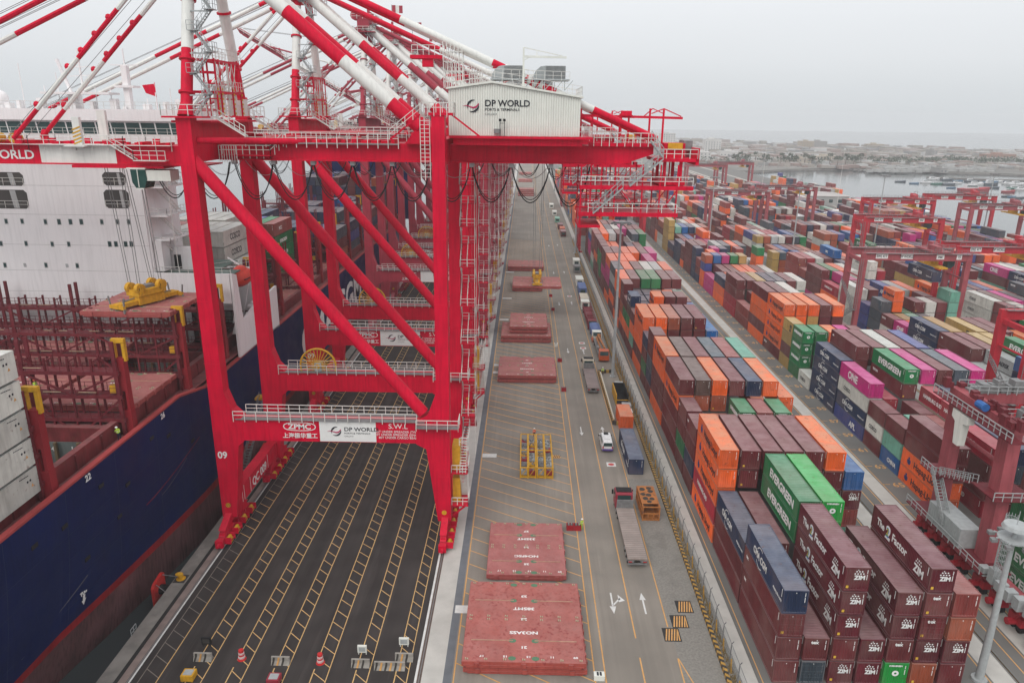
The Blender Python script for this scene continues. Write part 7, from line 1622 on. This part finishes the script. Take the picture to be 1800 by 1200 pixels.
bl = [(1583, 320, 11, 'd'), (1607, 323, 9, 'b'), (1629, 322, 12, 'w'), (1641, 316, 14, 'w'), (1647, 324, 11, 'g'), (1665, 317, 13, 'd'), (1668, 325, 12, 'd'), (1684, 319, 10, 'b'), (1682, 323, 11, 'w'), (1672, 331, 8, 'b'), (1708, 320, 14, 'd'), (1716, 325, 15, 'w'), (1742, 322, 16, 'b'), (1741, 325, 15, 'd'), (1752, 320, 13, 'w'), (1764, 320, 11, 'd'), (1745, 331, 11, 'd'), (1773, 324, 13, 'w'), (1788, 326, 18, 'w'), (1786, 333, 15, 'g'), (1773, 338, 13, 'r'), (1796, 334, 12, 'w'), (1770, 346, 9, 'd'), (1779, 347, 8, 'b'), (1789, 349, 9, 'd'), (1797, 348, 8, 'd'), (1358, 299, 12, 'd'), (1577, 300, 12, 'b'), (1591, 299, 18, 'w')]
cw = {'w': 'white', 'd': 'dark', 'b': 'blue-grey', 'g': 'green', 'r': 'red'}
bs = sorted(range(len(bl)), key=lambda i: bl[i][0])
for r_, i in enumerate(bs):
    px, py, Lb, c = bl[i]; boat(px, py, Lb, c, 'small %s boat on the basin, %s boat counted from the left' % (cw[c], ORD[r_]), cab=c in 'wgr' or Lb > 12, hdg=rnd.uniform(-12, 12))
boat(1712, 337, 27, 'r', 'red tug with white wheelhouse, largest boat on the basin', True, 0)
# near-shore structures
def shed(x0, x1, y0, y1, h, m_, label, roof='flat', rm=None, win=True):
    t = thing('warehouse', label, 'building', ((x0 + x1) / 2, (y0 + y1) / 2, 0), 'port sheds'); b = MB(); b.box(x0, x1, y0, y1, 0, h); b.build('wall', m_, t); b = MB()
    if roof == 'arch':
        n = 12; pts = [(x0 + (x1 - x0) * i / n, h + (x1 - x0) * .13 * math.sin(math.pi * i / n)) for i in range(n + 1)]; b.prism(pts, 'y', y0 - .5, y1 + .5)
    else: b.box(x0 - .4, x1 + .4, y0 - .4, y1 + .4, h, h + .5)
    b.build('roof', rm or m_, t)
    if win:
        n = int((x1 - x0) / 6)
        for i in range(n): b = MB(); b.box(x0 + 2 + i * 6, x0 + 4.5 + i * 6, y0 - .1, y0 + .05, h * .35, h * .7); b.build('window', GLASS, t)
DOME = mat('dome_white', (.72, .72, .72), .6, .03); SHEDG = mat('shed_grey', (.35, .35, .34), .7, .15, .1)
shed(152, 186, 372, 388, 5.5, SHEDG, 'white vaulted storage dome beside the water', 'arch', DOME, False)
shed(170, 215, 490, 520, 6, SHEDG, 'long flat grey shed at the edge of the basin', 'flat', mat('roof_pale', (.45, .42, .40), .8, .2, .05))
shed(146, 172, 392, 410, 5, SHEDG, 'pale low warehouse in front of the basin', 'flat', DOME)
shed(208, 232, 420, 436, 5, HOUSEW, 'white low shed near the water at the right', 'flat', DOME)
# long conveyor with dark posts by the dome
t = thing('conveyor_bridge', 'dark inclined conveyor on posts seen through a yard crane', 'conveyor', (150, 345, 0)); b = MB(); b.bar((128, 340, 7), (172, 344, 9.5), 3, 1.2); b.build('gallery', STEEL, t)
for k in range(7): b = MB(); b.bar((131 + k * 6, 340.3 + k * .5, 0), (131 + k * 6, 340.3 + k * .5, 8), .7); b.build('post', BLACK, t)
# city
CW_ = [mat('city_wall_%s' % n, c, .9, .12, .05) for n, c in (('white', (.56, .55, .53)), ('cream', (.42, .37, .31)), ('pink', (.37, .30, .27)), ('grey', (.30, .29, .28)), ('brick', (.30, .17, .13)), ('sand', (.36, .30, .23)))]
CWN = ('white', 'cream', 'pale pink', 'grey', 'brick red', 'sand-coloured')
WINM = mat('city_window', (.10, .12, .14), .4)
def building(x, y, w_, d, h, m_, label, base=-1.2):
    t = thing('city_building', label, 'building', (x, y, base), 'city buildings across the harbour'); b = MB(); b.box(x - w_ / 2, x + w_ / 2, y - d / 2, y + d / 2, base, base + h); b.build('wall', m_, t)
    b = MB(); b.box(x - w_ / 2 - .3, x + w_ / 2 + .3, y - d / 2 - .3, y + d / 2 + .3, base + h, base + h + .6); b.box(x - w_ * .2, x + w_ * .1, y - d * .2, y + d * .2, base + h + .6, base + h + 3); b.build('roof', m_, t)
    fl = max(1, int(h / 3.4)); nw = max(2, int(w_ / 4.5))
    if h > 20:
        for f in range(fl):
            for i in range(nw): b = MB(); u = x - w_ / 2 + (i + .5) * w_ / nw; b.box(u - .9, u + .9, y - d / 2 - .08, y - d / 2 + .02, base + 1.2 + f * 3.4, base + 2.8 + f * 3.4); b.build('window', WINM, t)
    else:
        b = MB()
        for f in range(fl):
            for i in range(nw): u = x - w_ / 2 + (i + .5) * w_ / nw; b.box(u - .8, u + .8, y - d / 2 - .08, y - d / 2 + .02, base + 1.2 + f * 3.4, base + 2.6 + f * 3.4)
        b.build('windows', WINM, t)
    return t
def bpx(px, py, wpx, hpx, m_, lab, d=20):
    p = at_px(px, py, -1.2); k = (p - CAM).dot(FWD) / F_PX; return building(p.x, p.y, wpx * k, d, hpx * k, CW_[m_], lab)
bpx(1171, 262, 26, 26, 0, 'white city block just above the tail of the nearest quay crane')
bpx(1250, 266, 28, 20, 0, 'tall white apartment block, most prominent in the skyline left of centre')
bpx(1233, 282, 26, 14, 0, 'broad white building with dark windows by the shore')
bpx(1280, 278, 36, 11, 0, 'low white building with stepped roof near the shore trees')
bpx(1436, 262, 26, 13, 3, 'grey tower block on the skyline with antenna beside it')
bpx(1415, 262, 22, 13, 5, 'pale ornate building left of the grey skyline tower')
bpx(1448, 285, 40, 10, 1, 'cream columned palace on the far shore')
bpx(1405, 289, 30, 10, 1, 'smaller cream colonnaded house left of the palace')
bpx(1535, 262, 26, 8, 5, 'sandy mansion on the skyline right of centre')
bpx(1636, 277, 9, 12, 3, 'dark stepped pyramid tower on the far shore')
bpx(1727, 278, 24, 7, 3, 'blue-grey block near the right end of the far shore')
bpx(1752, 281, 50, 9, 4, 'long brick red hall at the right end of the far shore')
bpx(1650, 303, 12, 7, 3, 'blue-grey hull-shaped shed on the breakwater shipyard')
rr = random.Random(21); far = MB(); fc = []
cand = []
for i in range(900):
    px = rr.uniform(1165, 1830); t_ = rr.random(); py = 246 + (px - 1165) * .036 + t_ ** 1.2 * (40 if px < 1560 else 32)
    cand.append((px, py, rr.uniform(8, 24), rr.uniform(2.5, 6.5) * (1.3 if rr.random() < .1 else 1), rr.randrange(6)))
cand.sort(key=lambda q: -q[1])
for i, (px, py, wp, hp, m_) in enumerate(cand):
    p = at_px(px, py, -1.2); k = (p - CAM).dot(FWD) / F_PX
    if p.y > 3600: continue
    w_, h = wp * k, hp * k; d = min(w_, 30); far.box(p.x - w_ / 2, p.x + w_ / 2, p.y, p.y + d, -1.2, h - 1.2); q = [(.46, .46, .45), (.34, .31, .28), (.33, .28, .26), (.25, .25, .25), (.27, .20, .18), (.28, .26, .23)][m_]; fc += [q] * 6
for i in range(500):    # city and port clutter left of the picture centre and behind the cranes
    px = rr.uniform(-200, 1165); p = at_px(px, rr.uniform(243, 262) - (900 - px) * .012 if px < 900 else rr.uniform(248, 270), -1.2)
    if p.y > 3600 or p.x < 60 and p.y < 1300: continue
    w_ = rr.uniform(15, 50); h = rr.uniform(5, 14); far.box(p.x - w_ / 2, p.x + w_ / 2, p.y, p.y + 20, -1.2, h); q = rr.choice([(.5, .5, .48), (.4, .33, .27), (.3, .29, .28)]); fc += [q] * 6
o = far.build('distant_city', mat('distant_city_paint', (1, 1, 1), .9, .1, .05, attr='paint'), kind='stuff'); at = o.data.color_attributes.new('paint', 'FLOAT_COLOR', 'CORNER'); at.data.foreach_set('color', [v for q in fc for _ in range(4) for v in (*q, 1.0)])
tag(o, 'hazy mass of low city buildings spreading behind the far shore', 'city')
# windows on the mass, and trees along the shore
LEAF = mat('shore_foliage', (.075, .095, .065), .9, .3, .3); TRK = mat('trunk', (.12, .09, .07), .9)
def crownmesh(b, x, y, z, r, n, seed):
    q = random.Random(seed)
    for i in range(n):
        a, e_, rad = q.uniform(0, 6.28), q.uniform(-.5, 1), r * q.random() ** .4; c = Vector((x + rad * math.cos(a) * math.cos(e_), y + rad * math.sin(a) * math.cos(e_), z + rad * .8 * math.sin(e_))); s = r * .28
        u = Vector((q.uniform(-1, 1), q.uniform(-1, 1), q.uniform(-1, 1))).normalized() * s; v = Vector((q.uniform(-1, 1), q.uniform(-1, 1), q.uniform(-1, 1))).normalized() * s; b.add([c - u, c + v, c + u, c - v], [(0, 1, 2, 3)])
tp = [1292, 1300, 1312, 1327, 1345, 1372, 1380, 1388, 1396, 1414, 1425, 1458, 1472, 1486, 1500, 1512]
for i, px in enumerate(tp):
    p = at_px(px, 287 + (px > 1350) * 3, -1.2); t = thing('palm_tree' if i % 2 else 'shore_tree', '%s on the far shore, %s of the waterfront trees from the left' % ('tall palm' if i % 2 else 'round leafy tree', ORD[i]), 'tree', (p.x, p.y, -1.2), 'trees on the far shore')
    h = 11 if i % 2 else 7; b = MB(); b.tube((p.x, p.y, -1.2), (p.x, p.y, h - 2), .5, 6, .3); b.build('trunk', TRK, t)
    b = MB(); crownmesh(b, p.x, p.y, h, 3.6 if i % 2 else 5.2, 60, i); b.build('crown', LEAF, t)
b = MB(); q = random.Random(6)
for i in range(240):
    px = q.uniform(1540, 1830) if q.random() < .65 else q.uniform(1180, 1540); p = at_px(px, q.uniform(284, 290), -1.2); crownmesh(b, p.x, p.y, q.uniform(2, 5), q.uniform(3, 6), 14, i)
tag(b.build('shore_tree_belt', LEAF, kind='stuff'), 'low belt of dusty trees running along the far shore', 'trees')
b = MB()
for i in range(260):
    px = q.uniform(1520, 1740); p = at_px(px, q.uniform(294, 303), -1.5); s = q.uniform(2, 7); b.box(p.x, p.x + s * 1.6, p.y, p.y + 4, -2, -2 + s * q.uniform(.3, .8))
tag(b.build('shipyard_clutter', SHEDG, kind='stuff'), 'jumble of small craft and sheds at the shipyard on the far shore', 'shipyard')
b = MB(); pts = 0
for i in range(700):
    k = q.random(); px = 1300 + k * 520; p = at_px(px, q.uniform(290, 296) + (4 if px > 1500 else 0), -2); s = q.uniform(1.2, 3.2); b.ball((p.x, p.y, -2.2), s, s * .8, s * .6, 5, 3)
tag(b.build('shore_boulders', SAND, kind='stuff'), 'grey boulders lining the far shore', 'rocks')

# keep every thing at three levels: deeper pieces hang from the part above
def level(o):
    d = 0
    while o.parent: o = o.parent; d += 1
    return d
bpy.context.view_layer.update()
for o in [q for q in bpy.data.objects if level(q) > 2]:
    w_ = o.matrix_world.copy(); o.parent = o.parent.parent; o.matrix_parent_inverse = Matrix(); o.matrix_basis = o.parent.matrix_world.inverted() @ w_
